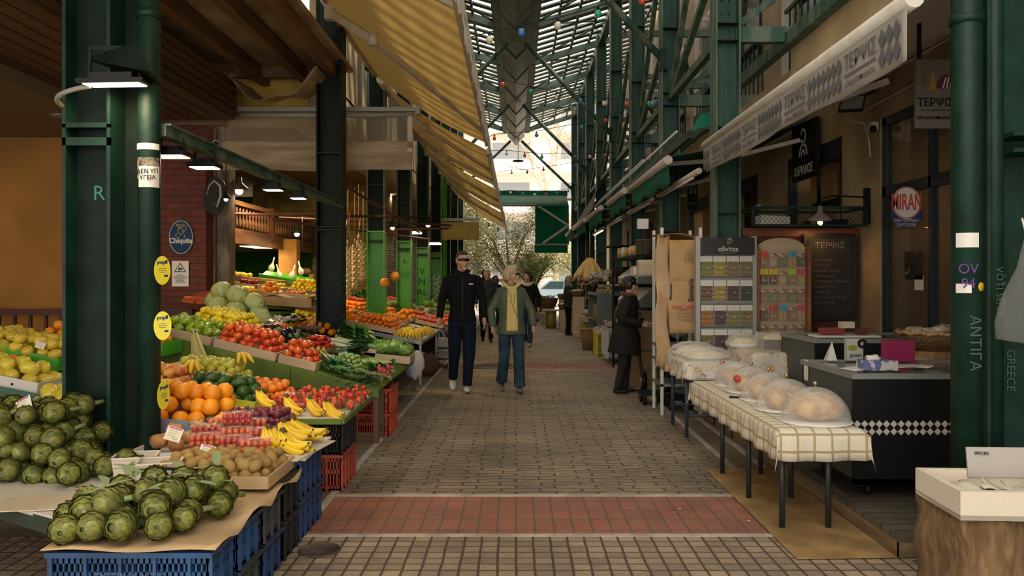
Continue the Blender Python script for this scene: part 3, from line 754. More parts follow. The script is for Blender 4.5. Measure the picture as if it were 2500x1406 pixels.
# a half-folded grey awning farther on the right
o = thing('retractable_awning','half-folded grey-brown awning farther down the right side','awning',(1.9,22,3.9))
m = MB();m.grid(lambda u,v: (1.75 + .5 * v + .05 * math.sin(v * 9),20 + 8 * u,3.0 + 1.1 * v - .35 * u),10,6);m.part('canopy',mat('grey-brown canvas',(.16,.12,.09),.9,var=.2),o,solid=.003)
# green cross awning at the end of the alley
o = thing('cross_awning','dark green fabric awning closing the far end of the alley above the trees','awning',(.9,30.5,2.4))
m = MB();m.grid(lambda u,v: (-.75 + 2.65 * u,29.5 + 1.6 * v,4.1 + .55 * v),6,3);m.span((-.75,31.1,4.6),(1.95,31.2,4.82),1);m.part('canopy',[gdark,gfab],o,solid=.004)
m = MB();m.grid(lambda u,v: (.72 + 1.28 * u,31.0 + .03 * math.sin(u * 8),2.75 + 1.5 * v),8,4);m.grid(lambda u,v: (.7 + 1.25 * u,30.9,2.45 + .3 * v),8,1);m.part('drop_panel',gfab,o,solid=.004)
for p_ in (((-.7,29.6,4.12),(.75,29.6,4.12)),((0,29.5,4.3),(2,29.5,4.32))): m = MB();m.bar(*p_,.05,.08);m.part('front_bar',alu,o)
m = MB();m.bar((.8,29.6,4.1),(1.9,29.7,3.4),.05,.07);m.bar((1.9,29.7,3.4),(1.0,30.7,2.8),.05,.07);m.bar((.7,30.8,2.76),(1.95,30.8,2.76),.05,.06);m.part('frame',alu,o)
# pendants under the gutter
for d,x,y,r in ((30,1267,316,.25),(30,1265,393,.2)):
    p = W(x,y,d);o = thing('disc_lamp','flat dark disc lamp ' + ('close under the end of the gutter' if y < 350 else 'hanging lower on a rod at the end of the gutter'),'lamp',p)
    m = MB();m.lathe([(.02,.03),(r,.02),(r,-.02),(.02,-.03)],20);m.part('disc',dark,o,world=False);m = MB();m.tube([(0,0,0),(0,0,6.6 - p[2])],.012,5);m.part('rod',dark,o,world=False)

# ------------------------------------------------------------------ signs
def board(name,lab,cat,M_,w_,h_,m_,th=.02):
    p = M_.to_translation();o = thing(name,lab,cat,p);m = MB();m.box((0,0,-th / 2),(w_,h_,th),M=M_);m.part('board',m_,o);return o
def ell(a,b,M_,m_,name,o,th=.003,z=0,n=28,a0=0,a1=2 * PI,w_=None):
    m = MB()
    if w_ is None: m.poly([(a * math.cos(2 * PI * i / n),b * math.sin(2 * PI * i / n),z) for i in range(n)],th,(0,0,1),M=M_)
    else:
        for i in range(n):
            t0 = a0 + (a1 - a0) * i / n;t1 = a0 + (a1 - a0) * (i + 1) / n
            m.poly([(a * math.cos(t0),b * math.sin(t0),z),(a * math.cos(t1),b * math.sin(t1),z),((a - w_) * math.cos(t1),(b - w_) * math.sin(t1),z),((a - w_) * math.cos(t0),(b - w_) * math.sin(t0),z)],th,(0,0,1),M=M_)
    m.part(name,m_,o);return o
blue = mat('sign blue',(.01,.045,.15),.6,spec=.2);yl = mat('sign yellow',(.6,.48,.08),.5);sw = mat('sign white',(.62,.6,.55),.5);sred = mat('sign red',(.5,.06,.04),.5);navy = mat('navy',(.02,.03,.12),.5)
M_ = face(W(442,579,10.28),(1,0,0),(0,0,1))
o = thing('oval_sign','dark blue oval banana-brand sign on the brick pillar','sign',M_.to_translation())
ell(.16,.22,M_,blue,'board',o);ell(.15,.21,M_,yl,'yellow_ring',o,z=.0035,w_=.008,th=.002);text('Chiquita',.088,sw,'lettering',o,M_ @ Matrix.Translation((0,-.045,.006)),bold=.003,sx=.98)
m = MB()
for pts in ([(0,.02),(.03,.06),(.02,.1),(-.02,.12),(-.04,.09),(-.02,.05),(0,.02)],[(-.06,.15),(-.03,.165),(0,.15),(.03,.165),(.05,.15),(.03,.135),(-.03,.135),(-.06,.15)],[(.03,.06),(.07,.1),(.06,.13),(.085,.15)],[(-.04,.05),(-.07,.03),(-.05,0),(-.02,-.005)],[(.04,.03),(.05,.0),(.03,-.01)]):
    m.tube([M_ @ V((a,b,.006)) for a,b in pts],.0045,5)
m.part('emblem_line',yl,o)
M_ = face(W(440,668,10.28),(1,0,0),(0,0,1));o = board('cctv_notice','white video surveillance notice with a black triangle on the brick pillar','sign',M_,.21,.32,white,.004)
m = MB();m.poly([(-.075,.02,.001),(.075,.02,.001),(0,.14,.001)],.001,(0,0,1),M=M_);m.part('triangle',black,o)
m = MB();m.poly([(-.058,.03,.0025),(.058,.03,.0025),(0,.122,.0025)],.001,(0,0,1),M=M_);m.part('triangle_field',white,o)
m = MB();m.box((.005,.06,.004),(.05,.02,.001),rot=(0,0,-.4),M=M_);m.box((-.015,.045,.004),(.01,.03,.001),M=M_);m.part('camera_symbol',black,o)
text('Ο ΧΩΡΟΣ\nΠΑΡΑΚΟΛΟΥΘΕΙΤΑΙ\nΑΠΟ ΚΛΕΙΣΤΟ\nΚΥΚΛΩΜΑ\nΤΗΛΕΟΡΑΣΗΣ',.022,black,'lettering',o,M_ @ Matrix.Translation((0,-.065,.002)),sx=.85,ext=.0005)
# security camera and round painted shield
o = thing('security_camera','white bullet security camera above the brick pillar','camera',W(527,351,10.0));m = MB();m.tube([(-.06,.1,.0),(.02,-.05,-.01)],.045,12);m.part('camera_body',white,o,world=False);m = MB();m.tube([(.02,-.05,-.01),(.024,-.062,-.01)],.035,12);m.part('camera_lens',black,o,world=False)
p = W(526,478,10.15);o = thing('painted_shield','dark rounded board with a white brush curve, hanging on the post','sign',p)
m = MB();m.poly([(.14 * math.cos(t) * (1 + .12 * math.sin(2 * t)),0,.24 * math.sin(t)) for t in [i * PI / 12 for i in range(24)]],.02,(0,-1,0));m.part('board',black,o,world=False)
m = MB();m.tube([(-.1,-.03,0),(-.06,-.03,.13),(.0,-.03,.18),(.07,-.03,.12),(.08,-.03,0),(.03,-.03,-.14),(-.02,-.03,-.08)],[.004,.01,.014,.02,.02,.016,.004],6);m.part('brush_curve',mat('grey white',(.4,.38,.33)),o,world=False)
# yellow board with red-brown letters deep in the stalls
M_ = face((-3.35,17.2,3.05),(1,0,0),(0,0,1));o = board('lettered_board','yellow board with faded brown letters behind the columns','sign',M_,1.15,1.0,mat('ochre board',(.42,.28,.08),.8,var=.2),.03)
text('ΤΑΡΤ Ο\nΤΟ ΤΟ',.2,mat('brown letters',(.15,.06,.02)),'lettering',o,M_ @ Matrix.Translation((.1,.2,.002)));text('ΤΟ',.3,mat('red letters',(.3,.05,.02)),'lettering',o,M_ @ Matrix.Translation((-.1,-.25,.002)))
M_ = face((-4.7,17.1,3.0),(1,0,0),(0,0,1));board('picture_panel','faded yellow picture panel high in the shop','sign',M_,1.6,.8,mat('faded print',(.45,.36,.1),.8,col2=(.2,.15,.06),vs=3),.03)
# oval yellow price discs by the near column
pale_y = mat('disc yellow',(.8,.68,.03),.5,emit=0)
for (x,y,rx,ry,q) in ((396,660,.031,.08,'highest'),(397,795,.044,.08,'second highest, facing the alley'),(399,965,.016,.08,'lowest, seen nearly edge-on, beside the oranges')):
    p = W(x,y,4.55);M_ = face(p,(1,0,0),(0,0,1));o = thing('oval_tag','yellow oval cardboard tag tied to the near column, ' + q,'tag',p,group='yellow oval tags')
    a = math.acos(min(1,rx / .046));M_ = face(p,(math.cos(a),math.sin(a),0),(0,0,1))
    ell(.046,.08,M_,pale_y,'disc',o,th=.002)
    text('pop',.03,blue,'lettering',o,M_ @ Matrix.Translation((-.006,.045,.003)),bold=.001,ext=.0004)
    m = MB();m.box((.022,.048,.003),(.012,.02,.001),M=M_);m.box((0,.01,.003),(.04,.002,.001),M=M_);m.box((0,0,.003),(.05,.002,.001),M=M_);m.box((0,-.01,.003),(.035,.002,.001),M=M_);m.box((.02,-.03,.003),(.02,.012,.001),M=M_);m.part('print',blue,o)
# hanging shop sign at the right edge
M_ = face((W(2284,229,5.0)),(1,0,0),(0,0,1));o = board('hanging_sign','grey hanging shop sign with a fruit emblem beside the right column','sign',M_,.24,.42,mat('sign grey',(.13,.12,.115),.5),.02)
text('ΤΕΡΨΙΣ',.07,black,'lettering',o,M_ @ Matrix.Translation((0,-.055,.002)),sx=.86,bold=.001);text('εδεσματοπωλείον',.03,black,'lettering',o,M_ @ Matrix.Translation((0,-.145,.002)),sx=.9)
m = MB();[m.box((-.09 + i * .0095,-.1,.002),(.006,.006,.002),rot=(0,0,.78),M=M_) for i in range(20)];m.part('dotted_line',black,o)
m = MB();m.poly([(-.04,.02,.002),(.0,.02,.002),(.0,.07,.002),(-.018,.16,.002),(-.035,.07,.002)],.001,(0,0,1),M=M_);m.part('emblem_flame',mat('dull orange',(.32,.16,.03)),o)
m = MB();m.poly([(.0,.04,.003),(.04,.03,.003),(.1,.04,.003),(.11,.1,.003),(.06,.12,.003),(.02,.09,.003)],.001,(0,0,1),M=M_);m.part('emblem_fruit',mat('plum',(.08,.01,.03)),o)
m = MB();[m.poly([(.04 + i * .022,.035,.0045),(.048 + i * .022,.035,.0045),(.064 + i * .018,.1,.0045),(.056 + i * .018,.1,.0045)],.001,(0,0,1),M=M_) for i in range(3)];m.part('emblem_stripe',sw,o)
m = MB();m.poly([(-.09,.03,.002),(-.055,.07,.002),(-.06,.12,.002),(-.085,.08,.002)],.001,(0,0,1),M=M_);m.part('emblem_leaf',mat('olive leaf',(.1,.1,.02)),o)
m = MB();m.bar((2.46,5.0,2.75),(2.46,5.0,3.4),.02,.02);m.part('hanger',black,o)
# XARILAOS signs
for i,(M_,w_,h_) in enumerate(((face((3.5,9.98,2.98),(0,-1,0),(0,0,1)),.8,.68),(face(W(1691,465,14.5),(1,0,0),(0,0,1)),.17,.66),(face(W(1624,500,17.5),(1,0,0),(0,0,1)),.12,.6))):
    o = board('hanging_sign',('large dark wall sign with a round-headed white figure over the storeroom window','dark sign with a white looped figure hanging beyond the third column','narrow dark sign with a white looped figure, the farther one')[i],'sign',M_,w_,h_,black,.05)
    k_ = min(w_ * 1.3,.6)
    T = M_ @ Matrix.Translation((0,.06,.003))
    ell(k_ * .16,.1,T @ Matrix.Translation((0,.12,0)),sw,'figure_loop',o,th=.002,a0=PI * 1.1,a1=PI * 2.9,w_=k_ * .06);ell(k_ * .24,.16,T @ Matrix.Translation((0,-.12,0)),sw,'figure_arch',o,th=.002,a0=0,a1=PI,w_=k_ * .06);ell(k_ * .12,.08,T @ Matrix.Translation((0,-.12,0)),sw,'figure_arch',o,th=.002,a0=0,a1=PI,w_=k_ * .05)
    text('ΧΑΡΙΛΑΟΣ',w_ * .19,sw,'lettering',o,M_ @ Matrix.Translation((0,-h_ * .35,.003)),sx=.85)
# ================================================================== PRODUCE
def fm(name,col,rand=.15,rough=.42,**k): return mat(name,col,rough,rand=rand,**k)
def bal(r,sx=1,sy=1,sz=1,n=14,m=9,fn=None,mm=None,name='fruit',extra=None):
    b = MB();b.ball((0,0,r * sz),(r * sx,r * sy,r * sz),n,m,fn=fn)
    if extra: extra(b)
    return b.mesh(name,mm)
K = {}
def kind(k,name,me,r,cat,flat=1.0,parts=(),rotmode='any'): K[k] = dict(name=name,me=me,r=r,cat=cat,flat=flat,parts=parts,rot=rotmode)
leafg = fm('leaf green',(.05,.15,.02),.25,.5);stemm = mat('stem brown',(.1,.07,.03),.7)
dimple = lambda q: 1 - .16 * max(0,abs(q.z) - .8) / .2
kind('orange','orange',bal(.041,fn=lambda q: 1 - .08 * max(0,q.z - .85) / .15,mm=fm('orange peel',(.85,.3,.01),.12,.4,bump=.25,bs=160)),.041,'fruit')
kind('mandarin','mandarin',bal(.033,1,1,.82,12,8,dimple,fm('mandarin peel',(.82,.22,.01),.14,.4,bump=.25,bs=150)),.033,'fruit')
m = MB();[m.poly([(0,0,.054),(.012 * math.cos(a) - .003 * math.sin(a),.012 * math.sin(a),.056),(.03 * math.cos(a),.03 * math.sin(a),.062),(.012 * math.cos(a + .5),.012 * math.sin(a + .5),.056)],.001,(0,0,1)) for a in (0.3,2.2)]
kind('leafmandarin','mandarin',bal(.033,1,1,.82,12,8,dimple,MC['mandarin peel']),.033,'fruit',parts=(('leaf',m.mesh('leaf',leafg)),))
kind('tomato','tomato',bal(.037,1,1,.82,14,9,dimple,fm('tomato skin',(.72,.1,.014),.16,.18,coat=.5)),.037,'tomato')
kind('lemon','lemon',bal(.03,1.28,1,1,12,9,lambda q: 1 + .12 * max(0,abs(q.x) - .86) / .14,fm('lemon peel',(.9,.66,.02),.1,.4)),.033,'fruit')
def applemesh(mm,r=.04): return bal(r,1,1,.92,14,10,lambda q: 1 - .3 * max(0,q.z - .75) / .25 - .12 * max(0,-q.z - .6) / .4,mm)
m = MB();m.tube([(0,0,.058),(.004,0,.082)],.0016,5);AST = m.mesh('stem',stemm)
kind('redapple','apple',applemesh(fm('dark apple skin',(.2,.012,.015),.2,.25)),.04,'fruit',parts=(('stem',AST),))
kind('yellowapple','apple',applemesh(fm('yellow apple skin',(.7,.52,.05),.1,.35)),.04,'fruit',parts=(('stem',AST),))
kind('peach','apple',applemesh(fm('blushed apple skin',(.72,.12,.05),.15,.35,col2=(.75,.4,.1),vs=18),.042),.042,'fruit',parts=(('stem',AST),))
def lathemesh(prof,mm,n=12,name='fruit',sx=1,bend=0,squash=1):
    b = MB();b.lathe(prof,n,sx=sx)
    b.v = [((p[0] + bend * (p[2] ** 2)),p[1],p[2]) for p in b.v]
    b.v = [(p[2],p[1],p[0]) for p in b.v];b.f = [f[::-1] for f in b.f]
    zm = min(p[2] for p in b.v);L = max(p[0] for p in b.v) / 2
    b.v = [(p[0] - L,p[1],p[2] - zm) for p in b.v]
    return b.mesh(name,mm)
pear = [(.002,0),(.018,.003),(.032,.018),(.036,.035),(.03,.055),(.018,.072),(.011,.086),(.006,.095),(.002,.097)]
kind('pear','pear',lathemesh(pear,fm('pear skin',(.5,.5,.06),.12,.4)),.035,'fruit',flat=.8)
avo = [(.002,0),(.02,.004),(.033,.018),(.036,.036),(.031,.058),(.022,.078),(.013,.095),(.003,.1)]
kind('avocado','avocado',lathemesh(avo,fm('avocado skin',(.035,.09,.015),.25,.35,bump=.5,bs=90)),.035,'fruit',flat=.8)
kind('kiwi','kiwi',bal(.026,1.3,1,1,12,9,mm=fm('kiwi skin',(.34,.21,.06),.15,.75,bump=.3,bs=200)),.03,'fruit')
kind('plum','plum',bal(.026,1.1,1,1,12,8,mm=fm('plum skin',(.2,.02,.03),.5,.3,col2=(.07,.015,.05),vs=20)),.027,'fruit')
def ribs(n,a): return lambda q: (1 + a * math.cos(n * math.atan2(q.y,q.x)) * (1 - abs(q.z)) - .25 * max(0,q.z - .7) / .3)
m = MB();m.ball((0,0,.045),(.034,.034,.045),20,10,fn=ribs(4,.1));m.v = [(p[2],p[1],p[0] + .034) for p in m.v];m.f = [f[::-1] for f in m.f]
ms = MB();ms.tube([(.085,0,.034),(.112,.004,.038)],.004,6)
kind('greenpepper','bell_pepper',m.mesh('pepper',fm('green pepper skin',(.25,.37,.015),.12,.22,coat=.3)),.038,'vegetable',parts=(('stem',ms.mesh('stem',fm('stem green',(.12,.25,.03),.1))),),flat=.85)
lp = [(.002,0),(.006,.01),(.012,.05),(.017,.1),(.019,.13),(.012,.142),(.004,.145)]
kind('longpepper','long_pepper',lathemesh(lp,fm('light pepper skin',(.38,.5,.05),.12,.25),10,bend=1.2),.022,'vegetable',rotmode='dir')
kind('redpepper','long_pepper',lathemesh([(a * 1.25,b * 1.25) for a,b in lp],fm('red pepper skin',(.5,.02,.01),.2,.18,coat=.5),10,bend=1.5),.026,'vegetable',rotmode='dir')
eg = [(.002,0),(.024,.006),(.036,.03),(.037,.06),(.03,.11),(.022,.15),(.014,.165),(.003,.17)]
m = MB();m.lathe([(.004,.16),(.025,.15),(.018,.172),(.006,.18),(.005,.21),(.002,.212)],8);m.v = [(p[2] - .085,p[1],p[0] + .036) for p in m.v];m.f = [f[::-1] for f in m.f]
kind('eggplant','eggplant',lathemesh(eg,fm('eggplant skin',(.008,.004,.012),.2,.12,coat=1)),.037,'vegetable',rotmode='dir',parts=(('calyx',m.mesh('calyx',leafg)),))
kind('carrot','carrot',lathemesh([(.002,0),(.006,.01),(.012,.08),(.016,.14),(.01,.155),(.002,.157)],fm('carrot skin',(.75,.16,.02),.12,.5),8),.017,'vegetable',rotmode='dir')
kind('cucumber','cucumber',lathemesh([(.003,0),(.014,.006),(.021,.04),(.022,.14),(.02,.26),(.012,.285),(.003,.29)],fm('cucumber skin',(.025,.1,.02),.25,.3,bump=.3,bs=50),10,bend=.25),.022,'vegetable',rotmode='dir')
kind('zucchini','zucchini',lathemesh([(.003,0),(.014,.006),(.02,.04),(.019,.14),(.012,.17),(.003,.175)],fm('zucchini skin',(.09,.2,.04),.2,.35),9),.021,'vegetable',rotmode='dir')
kind('sweetpotato','sweet_potato',bal(.045,2.0,1,.9,14,10,lambda q: 1 + .12 * math.sin(q.x * 5 + q.y * 3) - .25 * max(0,abs(q.x) - .6),fm('sweet potato skin',(.42,.2,.07),.12,.75,bump=.6,bs=25)),.07,'vegetable')
def gingermesh():
    b = MB()
    for a,l,r in ((0,.07,.017),(.9,.05,.014),(2.4,.06,.015),(3.6,.05,.013),(5.0,.055,.014)): b.tube([(0,0,.017),(l * .5 * math.cos(a),l * .5 * math.sin(a),.02),(l * math.cos(a),l * math.sin(a),.024)],[r,r * 1.1,r * .7],8)
    return b.mesh('ginger',fm('ginger skin',(.5,.34,.18),.1,.8,bump=.5,bs=60))
kind('ginger','ginger_root',gingermesh(),.04,'vegetable')
kind('melon','mango',bal(.05,1.35,1,.95,14,10,mm=fm('yellow mango skin',(.62,.5,.05),.1,.3)),.052,'fruit')
kind('squash','butternut_squash',bal(.06,1.7,1,1,14,9,lambda q: 1 - .3 * max(0,q.x - .1),fm('squash skin',(.7,.42,.14),.1)),.07,'vegetable')
# layered leaf heads
def leafy(r,n,col,rows=5,w=1.0,lift=.9,wave=0.0,h=.9,core=None,seg=3,curl=.0,top=1.0,ext=1.0):
    "a head of overlapping leaves around a round core"
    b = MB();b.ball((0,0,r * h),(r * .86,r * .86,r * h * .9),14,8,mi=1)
    k = 0
    for row in range(rows):
        t0 = (row + .35) / rows
        cnt = n
        for j in range(cnt):
            a = 2 * PI * (j + .5 * (row % 2)) / cnt + U(-.06,.06)
            hw = PI / cnt * 1.25 * w
            vs = []
            for i in range(seg + 1):
                s_ = i / seg;th_ = (t0 * ext - .30) + s_ * (1.55 / rows * 1.35)   # latitude fraction along the egg
                lat = -PI / 2 * .85 + th_ * PI * top
                wid = hw * (math.sin(PI * min(1,.25 + s_ * .75)) ** .7) * (1 if i < seg else .05)
                rr = r * (1.0 + .05 * s_ * (1 + 3 * curl)) * max(.12,math.cos(lat))
                zz = r * h + math.sin(lat) * r * h * 1.06
                out = r * curl * s_ * s_
                for q,sgn in enumerate((-1,0,1)):
                    aa = a + sgn * wid
                    ro = rr + out + (r * .035 if sgn == 0 else 0) + U(-1,1) * wave * r
                    vs.append((ro * math.cos(aa),ro * math.sin(aa),zz + U(-1,1) * wave * r))
            fs = []
            for i in range(seg):
                for q in range(2): fs.append((i * 3 + q,i * 3 + q + 1,(i + 1) * 3 + q + 1,(i + 1) * 3 + q))
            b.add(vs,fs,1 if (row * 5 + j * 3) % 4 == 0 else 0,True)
    return b
art = fm('artichoke bracts',(.27,.27,.055),.15,.5,col2=(.12,.14,.03),vs=30)
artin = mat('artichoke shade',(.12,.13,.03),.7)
m2 = MB();m2.tube([(0,0,.012),(.004,.002,-.03),(.012,.004,-.07)],[.013,.012,.013],8);ASTEM = m2.mesh('stem',fm('artichoke stem',(.2,.26,.09),.1))
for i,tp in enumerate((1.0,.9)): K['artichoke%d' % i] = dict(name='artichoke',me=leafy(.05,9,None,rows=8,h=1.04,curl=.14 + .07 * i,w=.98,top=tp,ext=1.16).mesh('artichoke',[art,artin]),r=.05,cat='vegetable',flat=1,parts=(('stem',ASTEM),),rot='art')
cab = fm('cabbage leaf',(.52,.57,.18),.08,.5,bump=.8,bs=14);cabi = fm('cabbage inside',(.5,.58,.28),.05,.6)
kind('cabbage','cabbage',leafy(.11,5,None,rows=3,w=1.25,h=.85,curl=.03,wave=.012,seg=5).mesh('cabbage',[cab,cabi]),.11,'vegetable',flat=.85)
let = fm('lettuce leaf',(.2,.38,.06),.15,.5);leti = fm('lettuce heart',(.45,.55,.2),.08)
kind('lettuce','lettuce',leafy(.1,9,None,rows=5,w=1.3,h=.7,curl=.35,wave=.11,seg=5).mesh('lettuce',[let,leti]),.105,'vegetable',flat=.7)
kind('cauliflower','cauliflower',leafy(.09,7,None,rows=2,w=1.2,h=.8,curl=.2,wave=.04).mesh('cauliflower',[fm('cauliflower leaf',(.25,.38,.1),.1),fm('cauliflower curd',(.72,.66,.42),.05,.8,bump=1,bs=60)]),.09,'vegetable')
def strap(b,p,a,L,w,rise,mi=0,droop=.5,n=5,fold=.25):
    d = V((math.cos(a),math.sin(a),0));s_ = V((-d.y,d.x,0));vs = []
    for i in range(n + 1):
        t = i / n;c_ = V(p) + d * L * t + V((0,0,rise * math.sin(t * PI * droop)))
        ww = w * math.sin(PI * (.12 + .86 * t)) ** .6
        vs += [c_ - s_ * ww + V((0,0,ww * fold)),c_,c_ + s_ * ww + V((0,0,ww * fold))]
    b.add(vs,[(i * 3 + q,i * 3 + q + 1,i * 3 + q + 4,i * 3 + q + 3) for i in range(n) for q in range(2)],mi,True)
b = MB()
for i in range(26):
    a = U(-.5,.5);strap(b,(-.15,U(-.02,.02),.02 + .045 * abs(math.sin(i)) ),a * .5,U(.22,.36),U(.03,.055),U(.02,.1),0 if i % 3 else 1,fold=U(.1,.9))
b.ball((-.12,0,.04),(.09,.04,.04),10,7,mi=1)
kind('romaine','romaine_lettuce',b.mesh('romaine',[fm('romaine leaf',(.045,.16,.02),.2,.5),fm('romaine rib',(.42,.55,.2),.1)]),.1,'vegetable',rotmode='dir',flat=.6)
b = MB()
for i in range(4):
    yy = (i - 1.5) * .02;b.tube([(0,yy,.016 + .01 * (i % 2)),(.12,yy * 1.2,.02),(.2,yy * 1.5,.022)],[.013,.012,.012],7,mi=0)
    b.tube([(-.012,yy,.016 + .01 * (i % 2)),(0,yy,.016 + .01 * (i % 2))],[.006,.018],7,mi=2)
    for q in range(3): strap(b,(.18,yy * 1.4,.02),U(-.3,.3),U(.12,.2),.014,U(0,.05),1)
kind('leek','leek_bunch',b.mesh('leek',[fm('leek white',(.62,.66,.42),.08),fm('leek green',(.12,.27,.1),.15),fm('root fringe',(.5,.42,.25),.1)]),.05,'vegetable',rotmode='dir',flat=.5)
b = MB()
for i in range(16):
    a = PI + U(-.35,.35);b.tube([(U(-.01,.01),U(-.03,.03),.02 + U(0,.03)),(.1 * math.cos(a),.1 * math.sin(a),.03),(.24 * math.cos(a),.24 * math.sin(a),U(.0,.03))],[.006,.006,.003],4,mi=0)
for i in range(30):
    a = U(-1,1);b.tube([(0,U(-.04,.04),.03),(.05 * math.cos(a),U(-.05,.05),U(.02,.07)),(.09 * math.cos(a),U(-.08,.08),U(0,.05))],.0018,3,mi=1,caps=False)
kind('springonion','spring_onion_bunch',b.mesh('onion',[fm('onion green',(.14,.3,.09),.15),fm('onion roots',(.75,.66,.42),.05)]),.05,'vegetable',rotmode='dir',flat=.5)
b = MB()
for i in range(11): b.ball((U(-.03,.03),U(-.04,.04),.02 + U(0,.035)),.017,8,6,mi=0)
for i in range(12): b.tube([(0,U(-.03,.03),.02),(.05,U(-.05,.05),U(0,.04)),(.08,U(-.07,.07),U(-.02,.03))],[.0016,.0012,.0005],3,mi=1,caps=False)
for i in range(12): strap(b,(-.03,U(-.03,.03),.02),PI + U(-.5,.5),U(.1,.18),.016,U(.01,.05),2)
kind('radish','radish_bunch',b.mesh('radish',[fm('radish skin',(.5,.06,.07),.15),MC['onion roots'],MC['romaine leaf']]),.05,'vegetable',rotmode='dir',flat=.6)
b = MB();[b.ball((U(-.03,.03),U(-.04,.04),.03),.028,10,7,mi=0) for i in range(4)]
for i in range(12): b.tube([(0,U(-.03,.03),.03),(.1,U(-.04,.04),.04),(.2,U(-.06,.06),.03)],.003,4,mi=1)
for i in range(14): strap(b,(.16,U(-.04,.04),.03),U(-.6,.6),U(.1,.16),.03,U(.01,.06),2)
kind('beet','beetroot_bunch',b.mesh('beet',[fm('beet skin',(.16,.09,.07),.15,.8),fm('beet stalk',(.2,.01,.05),.1),fm('beet leaf',(.04,.11,.02),.2)]),.06,'vegetable',rotmode='dir',flat=.5)
b = MB()
for i in range(6): b.tube([(0,(i - 2.5) * .012,.03),(.06,(i - 2.5) * .014,.034),(.14,(i - 2.5) * .022,.05)],[.018,.02,.008],7)
kind('fennel','fennel_bulb',b.mesh('fennel',fm('fennel flesh',(.42,.55,.16),.12)),.045,'vegetable',rotmode='dir')
kind('sprout','brussels_sprout',leafy(.02,5,None,rows=3,w=1.2,h=.95,seg=2).mesh('sprout',[fm('sprout leaf',(.28,.42,.12),.12),MC['fennel flesh']]),.021,'vegetable')
b = MB();b.lathe([(.001,0),(.009,.006),(.016,.02),(.017,.029),(.012,.036),(.002,.037)],10)
b2 = MB();[b2.poly([(0,0,.037),(.014 * math.cos(a + .25),.014 * math.sin(a + .25),.037),(.019 * math.cos(a),.019 * math.sin(a),.039),(.014 * math.cos(a - .25),.014 * math.sin(a - .25),.037)],.001,(0,0,1)) for a in [i * PI / 3 for i in range(6)]]
kind('strawberry','strawberry',b.mesh('strawberry',fm('strawberry skin',(.6,.05,.015),.3,.3)),.017,'fruit',parts=(('calyx',b2.mesh('calyx',leafg)),))
kind('cherrytomato','cherry_tomato',bal(.017,n=8,m=6,mm=fm('cherry tomato skin',(.55,.05,.01),.25,.2,coat=.4)),.018,'tomato')
kind('onionbulb','onion',bal(.035,1,1,.9,10,8,lambda q: 1 + .2 * max(0,q.z - .85) / .15,fm('onion skin',(.5,.33,.15),.15)),.036,'vegetable')
# bananas
banm = fm('banana skin',(.82,.55,.03),.1,.4,col2=(.62,.42,.04),vs=14,ramp=(.25,.45));bant = mat('banana tip',(.08,.05,.02),.7)
def banmesh(L=.19,bend=1.65,r=.0175):
    b = MB();n = 10;pts = [];rs = []
    for i in range(n + 1):
        t = i / n;a = bend * (t - .15);pts.append((L / bend * (math.sin(a) - math.sin(-.15 * bend)) ,0,L / bend * (math.cos(a) - 1)))
        rs.append(r * (.35 if i == 0 else .42 if i == 1 else .8 if i == 2 else 1 if i < 8 else .85 if i == 8 else .6 if i == 9 else .25))
    b.tube(pts,rs,6,0);b.tube([V(pts[-1]),V(pts[-1]) + (V(pts[-1]) - V(pts[-2])) * .4],[r * .25,r * .22],6,1)
    return b.mesh('banana',[banm,bant])
BAN = banmesh();BANF = banmesh(.19,1.4)
b = MB();b.tube([(-.012,0,.006),(0,0,.002),(.012,0,0)],[.012,.015,.018],7);CROWN = b.mesh('crown',bant)
def banana_bunch(loc,rz,n,lab,group,tilt=0,spread=.17,pitch=-.25,s=1.0,up=1):
    o = bpy.data.objects.new('banana_bunch',None);C.objects.link(o);o.location = loc;o.rotation_euler = (0,tilt,rz);o.scale = (s,) * 3
    tag(o,lab,'bananas',group)
    q = bpy.data.objects.new('crown',CROWN);C.objects.link(q);q.parent = o;q.rotation_euler = (0,pitch,0)
    for i in range(n):
        q = bpy.data.objects.new('banana',BAN if i % 2 else BANF);C.objects.link(q);q.parent = o
        k_ = (i - (n - 1) / 2);q.rotation_euler = (k_ * .3,pitch + U(-.06,.06),k_ * spread);q.location = (0,k_ * .012,-.004 * abs(k_));q.scale = (1,1,up)
    return o
CNT = {};REST = {}
def put(k,loc,lab,group=None,rot=None,s=1.0):
    d = K[k];nm_ = d['name']
    if rot is None:
        if d['rot'] == 'any': rot = (U(-.5,.5),U(-.5,.5),U(0,6.28)) if d['flat'] >= 1 else (U(-.25,.25),U(-.25,.25),U(0,6.28))
        elif d['rot'] == 'art': rot = (U(.5,1.5),0,U(-.8,.8))
        else: rot = (U(-.3,.3),U(-.1,.1),U(-.2,.2))
    CNT[nm_] = CNT.get(nm_,0) + 1
    if CNT[nm_] > 298:
        REST.setdefault(nm_,[]).append((d['me'],Matrix.LocRotScale(V(loc),Euler(rot),V((s,s,s)))));return None
    o = bpy.data.objects.new(nm_,d['me']);C.objects.link(o)
    o.location = loc;o.rotation_euler = rot;o.scale = (s * U(.92,1.08),) * 3
    tag(o,lab,d['cat'],group)
    for pn,pm in d['parts']:
        q = bpy.data.objects.new(pn,pm);C.objects.link(q);q.parent = o
    return o
class Slope:
    "sloping display surface: height falls by s per metre towards the alley"
    def __init__(s,x0,h0,k): s.x0,s.h0,s.k = x0,h0,k
    def __call__(s,x): return s.h0 + s.k * (s.x0 - x)
    def ang(s): return math.atan(s.k)
boxw = mat('light box wood',(.55,.41,.27),.75,var=.12,vs=5,stretch=(.4,1,2))
